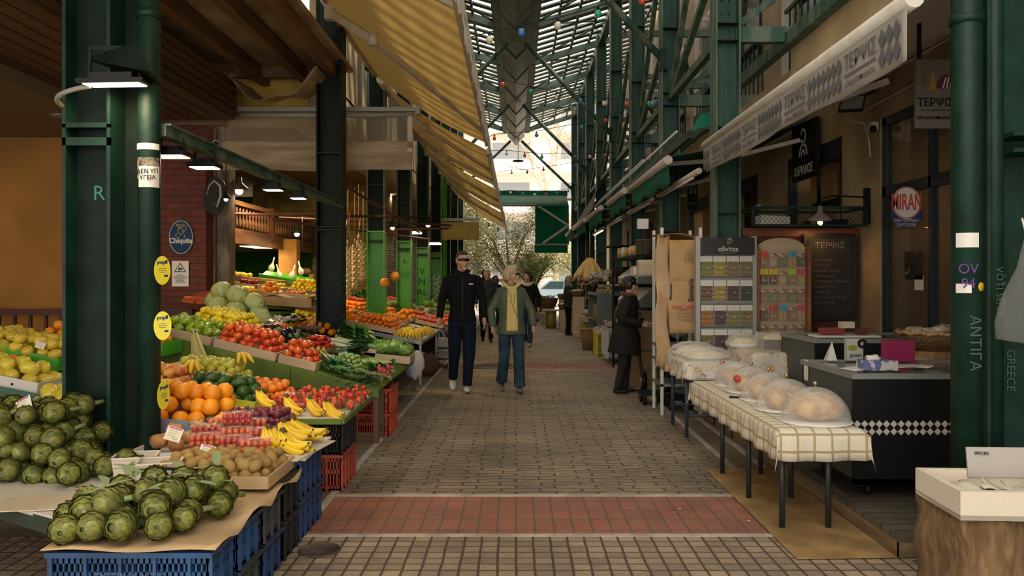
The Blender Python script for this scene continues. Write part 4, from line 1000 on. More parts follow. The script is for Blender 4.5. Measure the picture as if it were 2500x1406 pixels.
def tray(x,y,w,d,ht,sl,m_,lab,cat='box',name='fruit_box',group=None,lift=0.0,th=.008,parts=True):
    h = sl(x) + lift
    o = bpy.data.objects.new(name,None);C.objects.link(o);o.location = (x,y,h);o.rotation_euler = (0,sl.ang(),0);tag(o,lab,cat,group)
    b = MB();b.box((0,0,th / 2),(w,d,th));b.part('base',m_,o,world=False)
    for nm,c_,s_ in (('front_panel',(0,-d / 2,ht / 2),(w,th,ht)),('back_panel',(0,d / 2,ht / 2),(w,th,ht)),('side_panel',(w / 2,0,ht / 2),(th,d,ht)),('side_panel',(-w / 2,0,ht / 2),(th,d,ht))):
        b = MB();b.box(c_,s_);b.part(nm,m_,o,world=False)
    return o
def heap(k,x,y,w,d,sl,layers,lab,group=None,lift=.01,rz=None,s=1.0,dens=1.0,most=400):
    dd = K[k];r = dd['r'] * s;n = 0;st = 2 * r * .97 / dens;fl = dd['flat'] if dd['flat'] < 1 else 1
    long_ = dd['rot'] == 'dir'
    for L in range(layers):
        ww,dp = w - L * st * .8,d - L * st * .9
        nx = max(1,int(ww / st));ny = max(1,int(dp / st))
        if long_: 
            Ls = {'romaine': .34,'leek': .34,'springonion': .2,'radish': .16,'beet': .24,'cucumber': .28,'carrot': .15,'eggplant': .17,'redpepper': .17,'longpepper': .14,'fennel': .12,'zucchini': .16}.get(k,.16) * s
            if rz is None or abs(math.cos(rz)) > .7: nx = max(1,int(w / Ls));stx = w / nx
            else: ny = max(1,int(d / Ls))
        for i in range(nx):
            for j in range(ny):
                if n >= most: return n
                if L < layers - 1 and not long_ and k not in ('artichoke0',) and min(i,nx - 1 - i,j,ny - 1 - j) > 0 and (L < layers - 2 or (i + j) % 2): continue
                px = x + ((i + .5) / nx - .5) * ww + U(-.12,.12) * st;py = y + ((j + .5) / ny - .5) * dp + U(-.12,.12) * st
                if j % 2: px += st * .25 * (1 if not long_ else 0)
                pz = sl(px) + lift + L * r * 1.45 * fl + U(0,.15) * r
                rot = None
                if long_: rot = (U(-.4,.4),sl.ang() + U(-.08,.12),(rz or 0) + U(-.22,.22))
                put(k,(px,py,pz),lab,group,rot,s);n += 1
    return n
# price cards
cb_ = mat('card border',(.06,.08,.35),.5);cy = mat('card face',(.75,.7,.5),.6);cyy = mat('card yellow',(.75,.62,.12),.6);ink = mat('ink',(.03,.03,.05),.6);cpk = mat('card banner',(.5,.12,.2),.5)
cardm = MB();cardm.box((0,.035,0),(.085,.075,.0015))
card2 = MB();card2.box((0,.03,.001),(.076,.06,.001));card3 = MB();card3.box((0,.066,.0012),(.07,.009,.001))
sq = MB()
for q in range(3):
    zz = .05 - q * .013;pts = [(-.028 + t * .007,zz + (.004 if t % 2 else -.002),.002) for t in range(8 - q)];sq.tube(pts,.0008,3,sm=False)
sq.tube([(.0,.02,.002),(.012,.022,.002),(.004,.01,.002),(.014,.008,.002),(.026,.018,.002)],.0012,3,sm=False)
CM = [cardm.mesh('card',cb_),card2.mesh('face',cy),card3.mesh('banner',cpk),sq.mesh('writing',ink)]
darkc = mat('slate card',(.03,.03,.03),.6)
def price(x,y,d,lab,tilt=-.5,roll=0.,yaw=0.,s=1.0,slate=False,plain=False):
    p = W(x,y,d);o = bpy.data.objects.new('price_card',CM[0]);C.objects.link(o)
    o.location = p;o.rotation_euler = Euler((R(90) + tilt,roll,yaw));o.scale = (s,) * 3;tag(o,lab,'price card','price cards in the produce')
    if slate: o.active_material = None;o.data = o.data.copy();o.data.materials[0] = darkc
    if plain: o.data = o.data.copy();o.data.materials[0] = cy
    for nm,me in zip(('face','banner','writing'),CM[1:]):
        if (slate or plain) and nm != 'writing': continue
        q = bpy.data.objects.new(nm,me);C.objects.link(q);q.parent = o
    return o
# plastic crates
def cratemesh(w,d,h,m_,nm):
    b = MB();t = .012
    for s_ in (-1,1):
        for z0,z1 in ((0,.03),(h * .48,h * .58),(h - .045,h)):
            b.box((0,s_ * (d / 2 - t / 2),(z0 + z1) / 2),(w,t,z1 - z0));b.box((s_ * (w / 2 - t / 2),0,(z0 + z1) / 2),(t,d,z1 - z0))
        b.box((0,s_ * (d / 2 + .006),h - .01),(w + .03,.02,.02));b.box((s_ * (w / 2 + .006),0,h - .01),(.02,d + .03,.02))
        n = int(w / .022)
        for i in range(n + 1):
            big = i % 6 == 0;b.box((-w / 2 + .006 + (w - .012) * i / n,s_ * (d / 2 - t / 2 + (.006 if big else 0)),h / 2),(.012 if big else .007,t + (.012 if big else 0),h))
        n = int(d / .022)
        for i in range(n + 1):
            big = i % 5 == 0;b.box((s_ * (w / 2 - t / 2 + (.006 if big else 0)),-d / 2 + .006 + (d - .012) * i / n,h / 2),(t + (.012 if big else 0),.012 if big else .007,h))
    b.box((0,0,.01),(w,d,.01))
    return b.mesh(nm,m_)
pc = {'blue': mat('blue crate plastic',(.02,.07,.18),.45,var=.25,vs=4),'navy': mat('navy crate plastic',(.02,.045,.13),.5,var=.25,vs=4),'grey': mat('grey crate plastic',(.05,.055,.055),.55,var=.3,vs=4),
      'black': mat('black crate plastic',(.015,.015,.016),.45,var=.3),'red': mat('red crate plastic',(.36,.06,.035),.5,var=.2,vs=4),'orange': mat('orange red crate plastic',(.42,.05,.015),.45,var=.15),
      'yellow': mat('yellow crate plastic',(.5,.4,.02),.5,var=.15)}
CR = {}
def crate(x,y,z,w,d,h,col,lab,group='plastic crates under the stalls'):
    key = (w,d,h,col)
    if key not in CR: CR[key] = cratemesh(w,d,h,pc[col],'crate')
    o = bpy.data.objects.new('plastic_crate',CR[key]);C.objects.link(o);o.location = (x,y,z);tag(o,lab,'crate',group);return o
# ================================================================== LEFT STALLS
XF = -1.16
cn = {'blue': 'blue','navy': 'dark blue','grey': 'grey','black': 'black','red': 'faded red','orange': 'bright orange-red','yellow': 'yellow'}
def stack(x1,y0,y1,w,hs,cols,where):
    z = 0.004
    for i,(h,c_) in enumerate(zip(hs,cols)):
        crate(x1 - w / 2,(y0 + y1) / 2,z,w,y1 - y0 - .03,h,c_,'%s slatted crate, %s one, %s' % (cn[c_],'top' if i == len(hs) - 1 else 'bottom',where));z += h + .002
    return z
stack(XF,3.08,3.38,.6,(.185,.185),('blue','blue'),'at the very front under the artichokes')
stack(XF,3.4,3.72,.6,(.185,.185),('grey','blue'),'second from the front corner')
stack(XF,3.74,4.05,.6,(.185,.185),('navy','grey'),'third from the front corner')
stack(XF,4.07,4.33,.6,(.2,.2),('black','black'),'fourth along, under the kiwis')
stack(XF,4.36,4.9,.5,(.22,.215),('navy','navy'),'fifth, under the white board with bananas')
stack(XF,5.42,5.9,.5,(.24,.245),('red','black'),'under the strawberries')
stack(XF + .02,7.35,7.85,.55,(.2,.22),('orange','orange'),'behind the leg of the green stand')
stack(-1.32,8.6,9.15,.5,(.25,.3),('navy','black'),'under the lettuce boxes')
# lettering on the front crate
q = text('Α.Σ.Κ. ΑΡΝΙΣΣΑΣ',.032,mat('embossed letters',(.09,.16,.28),.5),'lettering',None,face((XF - .3,3.083,.29),(-1,0,0),(0,0,-1)))
tag(q,'embossed white letters upside down on the front blue crate','lettering')
# boards and papers
paper = mat('brown paper',(.5,.34,.18),.85,var=.12,vs=4);wboard = mat('white board',(.62,.58,.5),.7,var=.1,vs=3);gboard = mat('green painted wood',(.14,.21,.025),.65,col2=(.09,.14,.02),vs=4)
m = MB();m.poly([(-3.4,4.15,.385),(-2.42,3.74,.385),(-1.8,3.36,.385),(-1.72,4.6,.385),(-3.4,4.9,.385)],.02,(0,0,1));tb = thing('display_table','white-covered table on dark green legs, holding the big left heap of artichokes','table',(-2.5,4.1,0));m.part('table_top',wboard,tb)
m = MB();m.bar((-3.38,4.17,.36),(-2.42,3.77,.36),.03,.07);m.bar((-2.42,3.77,.36),(-1.85,3.4,.36),.03,.07);
for p in ((-2.6,3.9),(-1.85,3.55),(-3.3,4.6),(-2.0,4.5)): m.bar((p[0],p[1],.005),(p[0],p[1],.385),.05,.05)
m.part('frame',mat('dark painted frame',(.03,.045,.03),.7),tb)
m = MB();m.box((-2.14,3.66,.407),(.34,.24,.004),rot=(0,0,.2));m.box((-2.1,3.64,.412),(.3,.24,.004),rot=(0,0,.15));m.solo('paper_stack',mat('greasy paper',(.6,.5,.36),.6),'small stack of translucent wrapping paper on the white table board','paper')
m = MB();m.grid(lambda u,v: (-1.78 + .655 * u + .01 * math.sin(v * 17) * (u > .9),3.06 + 1.3 * v,.392 + .006 * math.sin(u * 9 + v * 14) + (.02 * math.sin(v * 20) if u > .93 else 0)),14,20);m.solo('brown_paper',paper,'sheet of brown wrapping paper under the front artichokes','paper',solid=.002)
m = MB();m.box((-1.4,4.66,.448),(.56,.62,.012));m.box((-1.2,4.56,.458),(.2,.55,.004),rot=(0,0,-.15));m.solo('white_board',wboard,'white card sheet on the blue crates beneath the front bananas','board')
m = MB();m.box((-1.5,5.85,.503),(.74,1.1,.014));tb = thing('display_board','white-topped board with a green edge under the strawberries and bananas','board',(-1.5,5.85,.005));m.part('board_top',wboard,tb)
m = MB();m.box((-1.5,5.29,.49),(.74,.02,.035));m.box((-1.12,5.85,.49),(.02,1.1,.035));m.part('edging',gboard,tb)
m = MB();m.box((-1.82,5.4,.24),(.05,.05,.47));m.box((-1.82,6.3,.24),(.05,.05,.47));m.part('leg',gboard,tb)
FS = Slope(-1.16,.4,0);KS = Slope(-1.16,.41,0)
# front artichokes
def artheap(pts,lab,group,s=1.0):
    for (x,y,z) in pts: put('artichoke%d' % rnd.randrange(2),(x + U(-.01,.01),y + U(-.01,.01),z),lab,group,(R(U(70,115)),U(-.3,.3),U(-.7,.7)),s)
pts = []
for r_,(y,x0,x1,n) in enumerate(((3.17,-1.73,-1.38,4),(3.27,-1.75,-1.32,5),(3.38,-1.75,-1.3,5),(3.5,-1.72,-1.27,4),(3.62,-1.66,-1.25,4))):
    for i in range(n): pts.append((x0 + (x1 - x0) * i / (n - 1),y + .02 * (i % 2),.455))
for y,x0,x1,n in ((3.24,-1.7,-1.42,3),(3.35,-1.7,-1.36,4),(3.47,-1.66,-1.32,4),(3.6,-1.6,-1.3,3)):
    for i in range(n): pts.append((x0 + (x1 - x0) * i / (n - 1),y,.53))
artheap(pts,'green artichoke in the front heap on brown paper','artichokes on the brown paper')
pts = []
for L in range(4):
    for y in range(7 - L):
        for x in range(8 - L):
            px = -2.98 + .115 * (x + L * .35) + .02 * (y % 2);py = 3.98 + .115 * (y + L * .75)
            if px > -2.12 or py < 4.28 - (px + 2.98) * .42: continue
            if px > -2.33 and py > 4.35: continue
            pts.append((px,py,.455 + L * .085))
artheap(pts,'dark green artichoke in the big left heap beside the near column','artichokes in the left heap')
for i in range(5): put('artichoke0',(-2.24 + .08 * i,4.15 + .05 * (i % 2),.46 + .03 * (i % 2)),'artichoke at the right foot of the big heap by the column','artichokes by the column',(R(80),0,.4))
lb = MB()
for i in range(26): strap(lb,(U(-1.75,-1.3),U(3.2,3.75),.56 + U(-.05,.02)),U(0,6.28),U(.1,.2),U(.012,.022),U(.0,.04))
for i in range(22): strap(lb,(U(-2.85,-2.2),U(4.1,4.5),.6 + U(-.1,.05)),U(0,6.28),U(.1,.2),U(.012,.022),U(.0,.05))
q = lb.solo('artichoke_leaves',fm('silvery leaf',(.2,.27,.13),.1,.6),'loose silvery green leaves scattered among the artichokes','leaves');q['kind'] = 'stuff'
m = MB();
for i in range(9): m.tube([(-1.72 + .03 * i,3.72,.45),(-1.6 + .03 * i,3.66 + .02 * (i % 3),.5),(-1.5 + .02 * i,3.6,.46)],.009,6)
q = m.solo('artichoke_stalks',fm('cut stalk',(.24,.3,.1),.1),'pile of cut green artichoke stalks behind the front heap','stalks');q['kind'] = 'stuff'
m = MB();m.box((-1.53,3.62,.57),(.14,.03,.01),rot=(0,.15,.35));m.solo('kitchen_knife',black,'black-handled knife lying across the front artichokes','knife')
# white tubs
tub = film('milky tub plastic',(.7,.63,.52),.72,.4,.2)
for i,(x,y) in enumerate(((-1.915,4.13),(-1.74,4.0))):
    o = thing('plastic_tub','milky plastic tub of soaking artichoke slices, the %s one' % ('left, farther' if i == 0 else 'right, nearer'),'tub',(x,y,.407),.25,'tubs on the white board')
    m = MB();w_,d_,h_ = .1,.08,.115
    prof = [(w_ * .86,d_ * .86,0),(w_,d_,h_)]
    vs = [];
    for a,b,z in prof: vs += [(-a,-b,z),(a,-b,z),(a,b,z),(-a,b,z)]
    m.add(vs,[(0,1,5,4),(1,2,6,5),(2,3,7,6),(3,0,4,7),(3,2,1,0)]);m.part('tub_wall',tub,o,world=False,solid=.003)
    m = MB()
    for s_ in (-1,1): m.box((s_ * w_,0,h_),(.012,d_ * 2 + .012,.006));m.box((0,s_ * d_,h_),(w_ * 2 + .012,.012,.006))
    m.part('rim',mat('tub rim',(.72,.66,.56),.4),o,world=False)
    m = MB();m.box((0,0,.035),(w_ * 1.75,d_ * 1.75,.06));m.part('soaking_water',mat('cloudy water',(.42,.33,.16),.2),o,world=False)
    m = MB()
    for j in range(18): strap(m,(U(-.06,.06),U(-.04,.04),.07),U(0,6.3),.04,.01,.02)
    m.part('artichoke_slices',mat('pale slices',(.6,.5,.2),.6),o,world=False)
# sweet potatoes and ginger
SP = Slope(-1.9,.47,0)
tray(-1.93,4.6,.36,.34,.05,Slope(-1.9,.42,0),white,'white shallow tray of sweet potatoes beside the near column')
for x,y,z,rz in ((-1.99,4.55,.47,2.4),(-1.88,4.52,.46,2.2),(-1.93,4.62,.53,2.5),(-2.0,4.66,.46,.4),(-1.85,4.68,.46,.3)): put('sweetpotato',(x,y,z),'brown sweet potato in the white tray','sweet potatoes in the white tray',(0,.1,rz),.85)
for i in range(9): put('ginger',(-1.88 + .05 * (i % 4) + U(-.02,.02),4.74 + .05 * (i // 4),.49 + .02 * (i % 3)),'knobbly ginger root behind the sweet potatoes','ginger roots behind the sweet potatoes')
# kiwis
tray(-1.46,4.12,.56,.46,.06,Slope(-1.2,.41,0),paper,'cardboard tray holding the front kiwis')
heap('kiwi',-1.47,4.12,.54,.44,Slope(-1.2,.42,.02),2,'brown kiwi in the front cardboard tray','kiwis in the front tray',s=1.05)
# tomato punnets
clear = film('clear punnet plastic',(.9,.9,.9),.03,.12,.12)
pun = MB();a,b_,h_ = .085,.06,.055;pun.add([(-a,-b_,0),(a,-b_,0),(a,b_,0),(-a,b_,0),(-a,-b_,h_),(a,-b_,h_),(a,b_,h_),(-a,b_,h_)],[(0,1,5,4),(1,2,6,5),(2,3,7,6),(3,0,4,7)])
lid = MB();lid.box((0,0,h_ + .004),(a * 2 + .012,b_ * 2 + .012,.006));PUN = pun.mesh('punnet',clear);LID = lid.mesh('lid',clear)
ct = MB()
for i in range(5):
    for j in range(4):
        for l in range(2): ct.ball((-.066 + i * .033,-.043 + j * .029,.015 + l * .026),.0155,8,6)
CTM = ct.mesh('cherry_tomatoes',MC['cherry tomato skin'])
lb2 = MB();lb2.box((0,0,h_ + .008),(.06,.04,.001));PLAB = lb2.mesh('label',mat('punnet label',(.65,.5,.45),.5,col2=(.5,.1,.08),vs=60))
def punnet(x,y,z,lab,group,rz=0,berries=False):
    o = bpy.data.objects.new('punnet',PUN);C.objects.link(o);o.location = (x,y,z);o.rotation_euler = (0,0,rz);tag(o,lab,'punnet',group)
    if not berries:
        for nm,me in (('lid',LID),('cherry_tomatoes',CTM),('label',PLAB)):
            q = bpy.data.objects.new(nm,me);C.objects.link(q);q.parent = o
            if nm == 'cherry_tomatoes': q['kind'] = 'stuff'
    return o
tray(-1.62,4.72,.46,.6,.035,Slope(-1.6,.44,0),paper,'brown tray under the cherry tomato punnets')
for i,(x,y,l) in enumerate(((-1.73,4.72,0),(-1.55,4.68,0),(-1.42,4.62,0),(-1.78,4.88,0),(-1.6,4.84,0),(-1.44,4.82,0),(-1.74,5.02,0),(-1.56,5.0,0),(-1.62,4.92,1))):
    punnet(x,y - .16,.475 + l * .062 + (y - 4.6) * .12,'clear lidded punnet of cherry tomatoes behind the kiwis','cherry tomato punnets',.3)
heap('plum',-1.62,5.12,.4,.26,Slope(-1.6,.5,0),2,'dark red plum between the punnets and the bananas','plums')
tray(-1.62,5.2,.4,.3,.05,Slope(-1.6,.45,0),mat('blue card',(.05,.08,.22),.6),'blue cardboard tray of plums')
# oranges in the blue box
bluebox = mat('printed blue card',(.06,.09,.28),.55,col2=(.3,.3,.42),vs=7,ramp=(.55,.75))
tray(-2.02,5.12,.6,.5,.1,Slope(-2,.47,.08),bluebox,'blue printed cardboard box full of large oranges beside the near column')
heap('orange',-2.03,5.12,.56,.46,Slope(-2,.5,.08),3,'large orange in the blue cardboard box beside the near column','oranges in the blue box',s=1.25)
yb = mat('yellow green card',(.5,.55,.04),.5)
tray(-2.05,5.72,.56,.42,.09,Slope(-2,.53,.15),yb,'yellow-green cardboard box of avocados')
heap('avocado',-2.05,5.72,.5,.36,Slope(-2,.56,.15),3,'dark green avocado in the yellow-green box','avocados in the yellow-green box',s=1.15)
heap('mandarin',-1.98,6.1,.62,.5,Slope(-2,.5,.12),3,'mandarin in the heap in front of the green stand wall','mandarins before the green stand wall',s=1.1)
tray(-1.98,6.1,.66,.54,.06,Slope(-2,.48,.12),card,'cardboard box under the near mandarin heap')
heap('peach',-2.58,6.0,.4,.42,Slope(-2.6,.64,.1),2,'red and yellow apple beside the near column','red and yellow apples',s=1.05)
heap('pear',-2.38,6.4,.5,.4,Slope(-2.4,.64,.1),3,'yellow green pear behind the red and yellow apples','pears behind the apples')
tray(-2.5,6.15,.66,.8,.05,Slope(-2.4,.62,.1),card,'cardboard tray under the red and yellow apples and pears')
tray(-3.02,6.75,.36,.4,.11,Slope(-2.7,.78,.1),gbright,'green tray of oranges at the head of the near stall');heap('orange',-3.02,6.75,.3,.34,Slope(-2.7,.84,.1),2,'orange in the green tray at the head of the near stall','oranges in the green tray')
for i,(x,y,z,rz,l) in enumerate(((-2.45,5.72,.72,-1.1,'at the foot of the red and yellow apples'),(-2.42,6.15,.8,-1.35,'standing among the pears'),(-2.2,6.5,.82,-.9,'leaning behind the pears'))): banana_bunch((x,y,z),rz,3 + (i == 0),'yellow banana bunch ' + l,None,pitch=-.1 if i else .2)
# bananas along the strawberry board
for i,(px,py,d,rz,n,l) in enumerate(((630,950,5.5,-.55,4,'leftmost'),(603,997,5.25,-.45,3,'low left, above the plums'),(699,966,5.45,-.6,4,'second'),(756,970,5.45,-.75,4,'third'),(794,977,5.42,-.6,4,'fourth, rightmost'))):
    p = W(px,py,d);banana_bunch((p.x,p.y,p.z),rz,n,'banana bunch leaning on the strawberry board, ' + l,'bananas along the strawberry board',pitch=1.0,spread=.16,up=-1,s=1.05)
for i,(px,py,d,rz,n) in enumerate(((655,1043,4.62,-.9,5),(690,1027,4.7,-.45,6),(714,1022,4.8,-.15,5),(690,1052,4.55,-.55,5))):
    p = W(px,py,d);banana_bunch((p.x,p.y,p.z),rz,n,'banana bunch in the heap on the white card sheet, %s' % ('leftmost','topmost','rearmost','lowest and nearest')[i],'bananas on the white card sheet',pitch=.8,spread=.17,up=-1,s=1.25)
# strawberries
for i in range(4):
    for j in range(5):
        x,y = -1.78 + i * .19,5.66 + j * .15
        if i == 0 and j == 0: continue
        punnet(x,y,.512,'open clear punnet heaped with strawberries','strawberry punnets',0,True)
        for q in range(15):
            put('strawberry',(x + ((q % 4) - 1.5) * .04 + U(-.006,.006),y + ((q // 4) - 1.4) * .034 + U(-.006,.006),.535 + (.012 if q % 3 else .024) + (.02 if q in (5,6,9) else 0)),'ripe strawberry in a clear punnet on the board','strawberries in the punnets',(U(1.2,2.6),U(-.5,.5),U(0,6.3)),1.22)
# far left: mango box, apples, oranges
wb = mat('white printed card',(.6,.56,.5),.55)
FL = Slope(-3.0,.6,.2)
o = tray(-3.38,5.5,.55,.42,.12,FL,wb,'white cardboard box with black dots, holding yellow mangoes at the far left')
m = MB()
for i in range(8): m.lathe([(.001,0),(.009,0),(.009,.001),(.001,.001)],10,M=face((-.22 + (i * .067) % .44,-.2145,.03 + .05 * (i % 2)),(1,0,0),(0,0,1)))
m.part('black_dots',black,o,world=False)
heap('melon',-3.38,5.5,.48,.36,Slope(-3,.64,.2),2,'yellow mango in the dotted white box','mangoes in the dotted white box')
for i in range(3): m = MB();m.box((-3.52 + i * .15,5.38 + .02 * i,.86 - i * .03),(.1,.05,.004),rot=(.4,.2,.3));m.solo('fruit_label',mat('label red white',(.6,.55,.5),.5,col2=(.5,.06,.05),vs=25),'white and red paper strip laid on the mangoes, %s' % ('leftmost','middle one','rightmost')[i],'label')
m = MB();m.box((-3.1,5.24,.66),(.5,.03,.04),rot=(0,.2,0));m.box((-3.2,5.26,.6),(.6,.03,.08),rot=(0,.2,0));m.solo('green_printed_edge',mat('green gold card',(.02,.1,.07),.5),'green printed edge of a cardboard tray below the mango box','tray edge')
heap('melon',-2.85,5.35,.4,.5,Slope(-2.9,.55,.2),2,'yellow green mango under clear film behind the artichoke heap','mangoes under film')
o = tray(-4.0,6.6,.5,.62,.1,Slope(-4,.83,.25),yb,'yellow-green tray of golden apples tilted at the far left');heap('yellowapple',-4.0,6.6,.44,.56,Slope(-4,.86,.25),2,'golden apple in the yellow-green tray','golden apples in the tilted tray')
tray(-3.62,6.35,.4,.5,.1,Slope(-3.6,.76,.2),gbright,'green tray of golden apples beside the near column');heap('yellowapple',-3.6,6.3,.4,.44,Slope(-3.6,.82,.2),2,'golden apple in the green tray next to the near column','golden apples in the green tray',s=1.15)
heap('orange',-4.05,5.95,.42,.4,Slope(-4,.74,.2),3,'orange at the left edge below the golden apples','oranges at the left edge')
heap('orange',-3.75,7.1,.4,.5,Slope(-3.8,.9,.2),2,'orange behind the golden apples at the far left','oranges behind the golden apples')
heap('mandarin',-3.7,5.95,.3,.3,Slope(-3.7,.74,.1),2,'mandarin between the golden apples and the mango box','mandarins by the mango box')
m = MB();m.grid(lambda u,v: (-4.4 + 2.5 * u,5.1 + 2.2 * v,.85 - .35 * u + (.0 if v > 0 else 0) - .02),2,2);m.solo('stall_board',gboard,'dark sloping board under the far left fruit trays','board',solid=.03)
m = MB();m.span((-4.4,5.1,.02),(-4.3,5.2,.8));m.span((-2.95,5.1,.02),(-2.85,5.2,.6));m.span((-4.4,7.2,.02),(-4.3,7.3,.8));m.span((-2.0,5.0,.02),(-1.95,5.1,.42));m.span((-4.4,5.1,0.02),(-1.9,5.12,.3));m.solo('stall_trestle',dark,'dark trestle below the near stall trays','trestle')
m = MB();m.box((-5.6,9.9,1.02),(3.4,.08,.08))
for i in range(18): m.box((-7.2 + i * .19,9.9,.6),(.035,.035,.8))
m.box((-5.6,9.9,.2),(3.4,.08,.06));m.solo('low_railing',mat('dark red rail',(.06,.015,.01),.6),'dark red wooden railing before the ochre wall','railing')

# ---------------------------------------------------------------- sloping green stand
G = Slope(-1.17,.49,.24)
m = MB()
m.poly([(-1.17,6.98,.40),(-1.17,6.98,.49),(-1.92,6.98,.67),(-1.92,6.98,.49)],.02,(0,1,0));m.poly([(-1.925,6.98,.49),(-1.925,6.98,.672),(-3.3,6.98,1.0),(-3.3,6.98,.5)],.02,(0,1,0))
o = thing('produce_stand','long sloping green wooden stand holding vegetable boxes','stand',(-2.2,8.6,0));m.part('front_board',gboard,o)
m = MB();m.grid(lambda u,v: (-1.17 - 2.3 * u,7.0 + 3.5 * v,G(-1.17 - 2.3 * u) - .03),2,2);m.part('sloping_top',gboard,o,solid=.02)
for x,y in ((-1.2,7.03),(-1.2,7.3),(-3.2,7.1),(-3.2,10.3),(-1.3,10.4)): m = MB();m.bar((x,y,.004),(x,y,G(x) - .05),.045,.045);m.part('leg',mat('brown leg',(.12,.07,.04),.7),o)
m = MB();m.bar((-1.2,7.05,.08),(-2.2,7.05,.08),.03,.03);m.bar((-1.2,7.03,.12),(-1.2,7.3,.12),.03,.03);m.part('stretcher',MC['brown leg'],o)
def row(y,d,items,nm):
    for (x0,x1,k,ly,lab,rz,s_) in items:
        tray((x0 + x1) / 2,y,abs(x1 - x0) - .01,d,.075,G,boxw,'light wooden box of ' + lab + ', ' + nm,group=None,name='wooden_box')
EG = 'vegetables on the sloping green stand'
def vb(x0,x1,y,d,k,ly,nm,rz=None,s_=1.0,box=True,desc=None,lift=.045,dens=1.0):
    if box: tray((x0 + x1) / 2,y,abs(x1 - x0) - .01,d,.075,G,boxw,'light wooden box holding the ' + nm,name='wooden_box',lift=.0)
    heap(k,(x0 + x1) / 2,y,abs(x1 - x0) - .04,d - .04,G,ly,(desc or nm.rstrip('s')) ,nm,lift=lift,rz=rz,s=s_,dens=dens)
vb(-3.1,-2.62,7.3,.56,'greenpepper',2,'green peppers in the first box',s_=1.1,desc='light green bell pepper in the box right of the yellow tags')
vb(-2.61,-2.06,7.3,.56,'tomato',3,'tomatoes in the larger box',desc='red tomato in the left tomato box',s_=1.05)
vb(-2.05,-1.72,7.2,.36,'tomato',3,'tomatoes in the right tomato box',desc='red tomato in the right tomato box',s_=1.05)
vb(-2.0,-1.7,7.56,.3,'longpepper',3,'light green long peppers behind the tomatoes',rz=-1.2,desc='light green long pepper behind the right tomato box')
vb(-1.74,-1.45,7.2,.38,'cucumber',3,'cucumbers',rz=-1.0,desc='dark green cucumber beside the sprouts',box=False,lift=.02)
vb(-1.68,-1.42,7.58,.36,'sprout',3,'brussels sprouts',desc='small brussels sprout behind the cucumbers',box=False,dens=1)
vb(-1.46,-1.22,7.12,.24,'springonion',2,'spring onions',rz=1.5,desc='bunch of spring onions with pale roots',box=False,lift=.02,s_=.9)
for i in range(6): put('springonion',(-1.5 + .06 * i,7.08 + .02 * (i % 2),G(-1.5 + .06 * i) + .05),'bunch of spring onions hanging over the green board','spring onions over the board',(0,.2,R(95) + U(-.2,.2)),.9)
for i in range(7): put('radish',(-1.24 + .03 * (i % 3),7.2 + .07 * i,.54 + .03 * (i % 2)),'bunch of red radishes at the corner of the green stand','radishes',(0,.4,U(-.5,.5)),.9)
for i in range(5): put('fennel',(-1.45 + .03 * i,7.75 + .06 * (i % 2),G(-1.42) + .06),'pale green fennel bulb behind the spring onions','fennel bulbs',(0,.2,-.6),1.1)
for i in range(4): put('zucchini',(-1.27 + .03 * i,7.62 + .03 * i,.56),'pale green zucchini behind the radishes','zucchini',(0,.3,-.9),1.0)
vb(-3.15,-2.62,8.2,.74,'lemon',3,'lemons',desc='yellow lemon in the wooden box next to the cabbages',s_=1.02)
vb(-2.55,-2.1,8.1,.5,'eggplant',2,'eggplants',rz=-.7,desc='glossy black eggplant behind the tomatoes')
vb(-2.1,-1.86,8.15,.6,'redpepper',3,'red long peppers',rz=-.9,desc='glossy red long pepper beside the eggplants')
vb(-2.7,-2.38,8.75,.5,'carrot',3,'carrots',rz=-.6,desc='carrot in a clear bag behind the eggplants')
vb(-2.1,-1.78,8.75,.5,'leek',2,'leeks',rz=-.1,desc='bunch of leeks at the foot of the dark column')
m = MB();m.grid(lambda u,v: (-2.7 + .34 * u,8.5 + .5 * v,G(-2.55) + .16 + .04 * math.sin(PI * u) * math.sin(PI * v) + .01 * math.sin(u * 20 + v * 9)),10,10);m.solo('clear_bag',film('thin clear bag',(.9,.85,.85),.12,.1,.3),'clear plastic bag lying over the carrots','bag')
for i in range(5): put('beet',(-2.42 + .09 * (i % 3),9.2 + .12 * (i // 3),G(-2.4) + .05),'beetroot bunch with purple stalks behind the carrots','beetroots',(0,.2,R(160) + U(-.3,.3)),1.0)
cp = [(-3.3,9.1,0),(-3.08,9.0,0),(-2.86,9.05,0),(-3.2,9.35,0),(-2.98,9.3,0),(-3.42,9.35,0),(-3.15,9.15,.15),(-3.32,9.3,.15),(-2.75,8.9,0),(-2.95,9.1,.12)]
for x,y,dz in cp: put('cabbage',(x,y,G(x) + .03 + dz),'large pale green cabbage in the heap behind the lemons','cabbages',(U(-.5,.5),U(-.5,.5),U(0,6)),1.05)
for i in range(7): put('romaine',(-1.86 + .045 * (i % 4),9.0 + .1 * (i // 4) + .04 * (i % 2),G(-1.8) + .06 + .05 * (i // 4)),'head of dark green romaine right of the dark column','romaine heads',(U(-.3,.3),.25,-.5 + U(-.35,.35)),.95)
tray(-1.74,9.05,.44,.44,.08,G,boxw,'light wooden box holding the romaine heads',name='wooden_box')
for i in range(7): put('lettuce',(-1.58 + .12 * (i % 4),8.98 + .16 * (i // 4),G(-1.45) + .04 + .03 * (i // 4)),'curly light green lettuce in the box over the black crate','curly lettuces',(U(-.4,.4),U(-.3,.3),U(0,6)),.85)
tray(-1.4,9.05,.5,.44,.08,Slope(-1.17,.5,.1),boxw,'light wooden box holding the curly lettuces',name='wooden_box')
lb = MB()
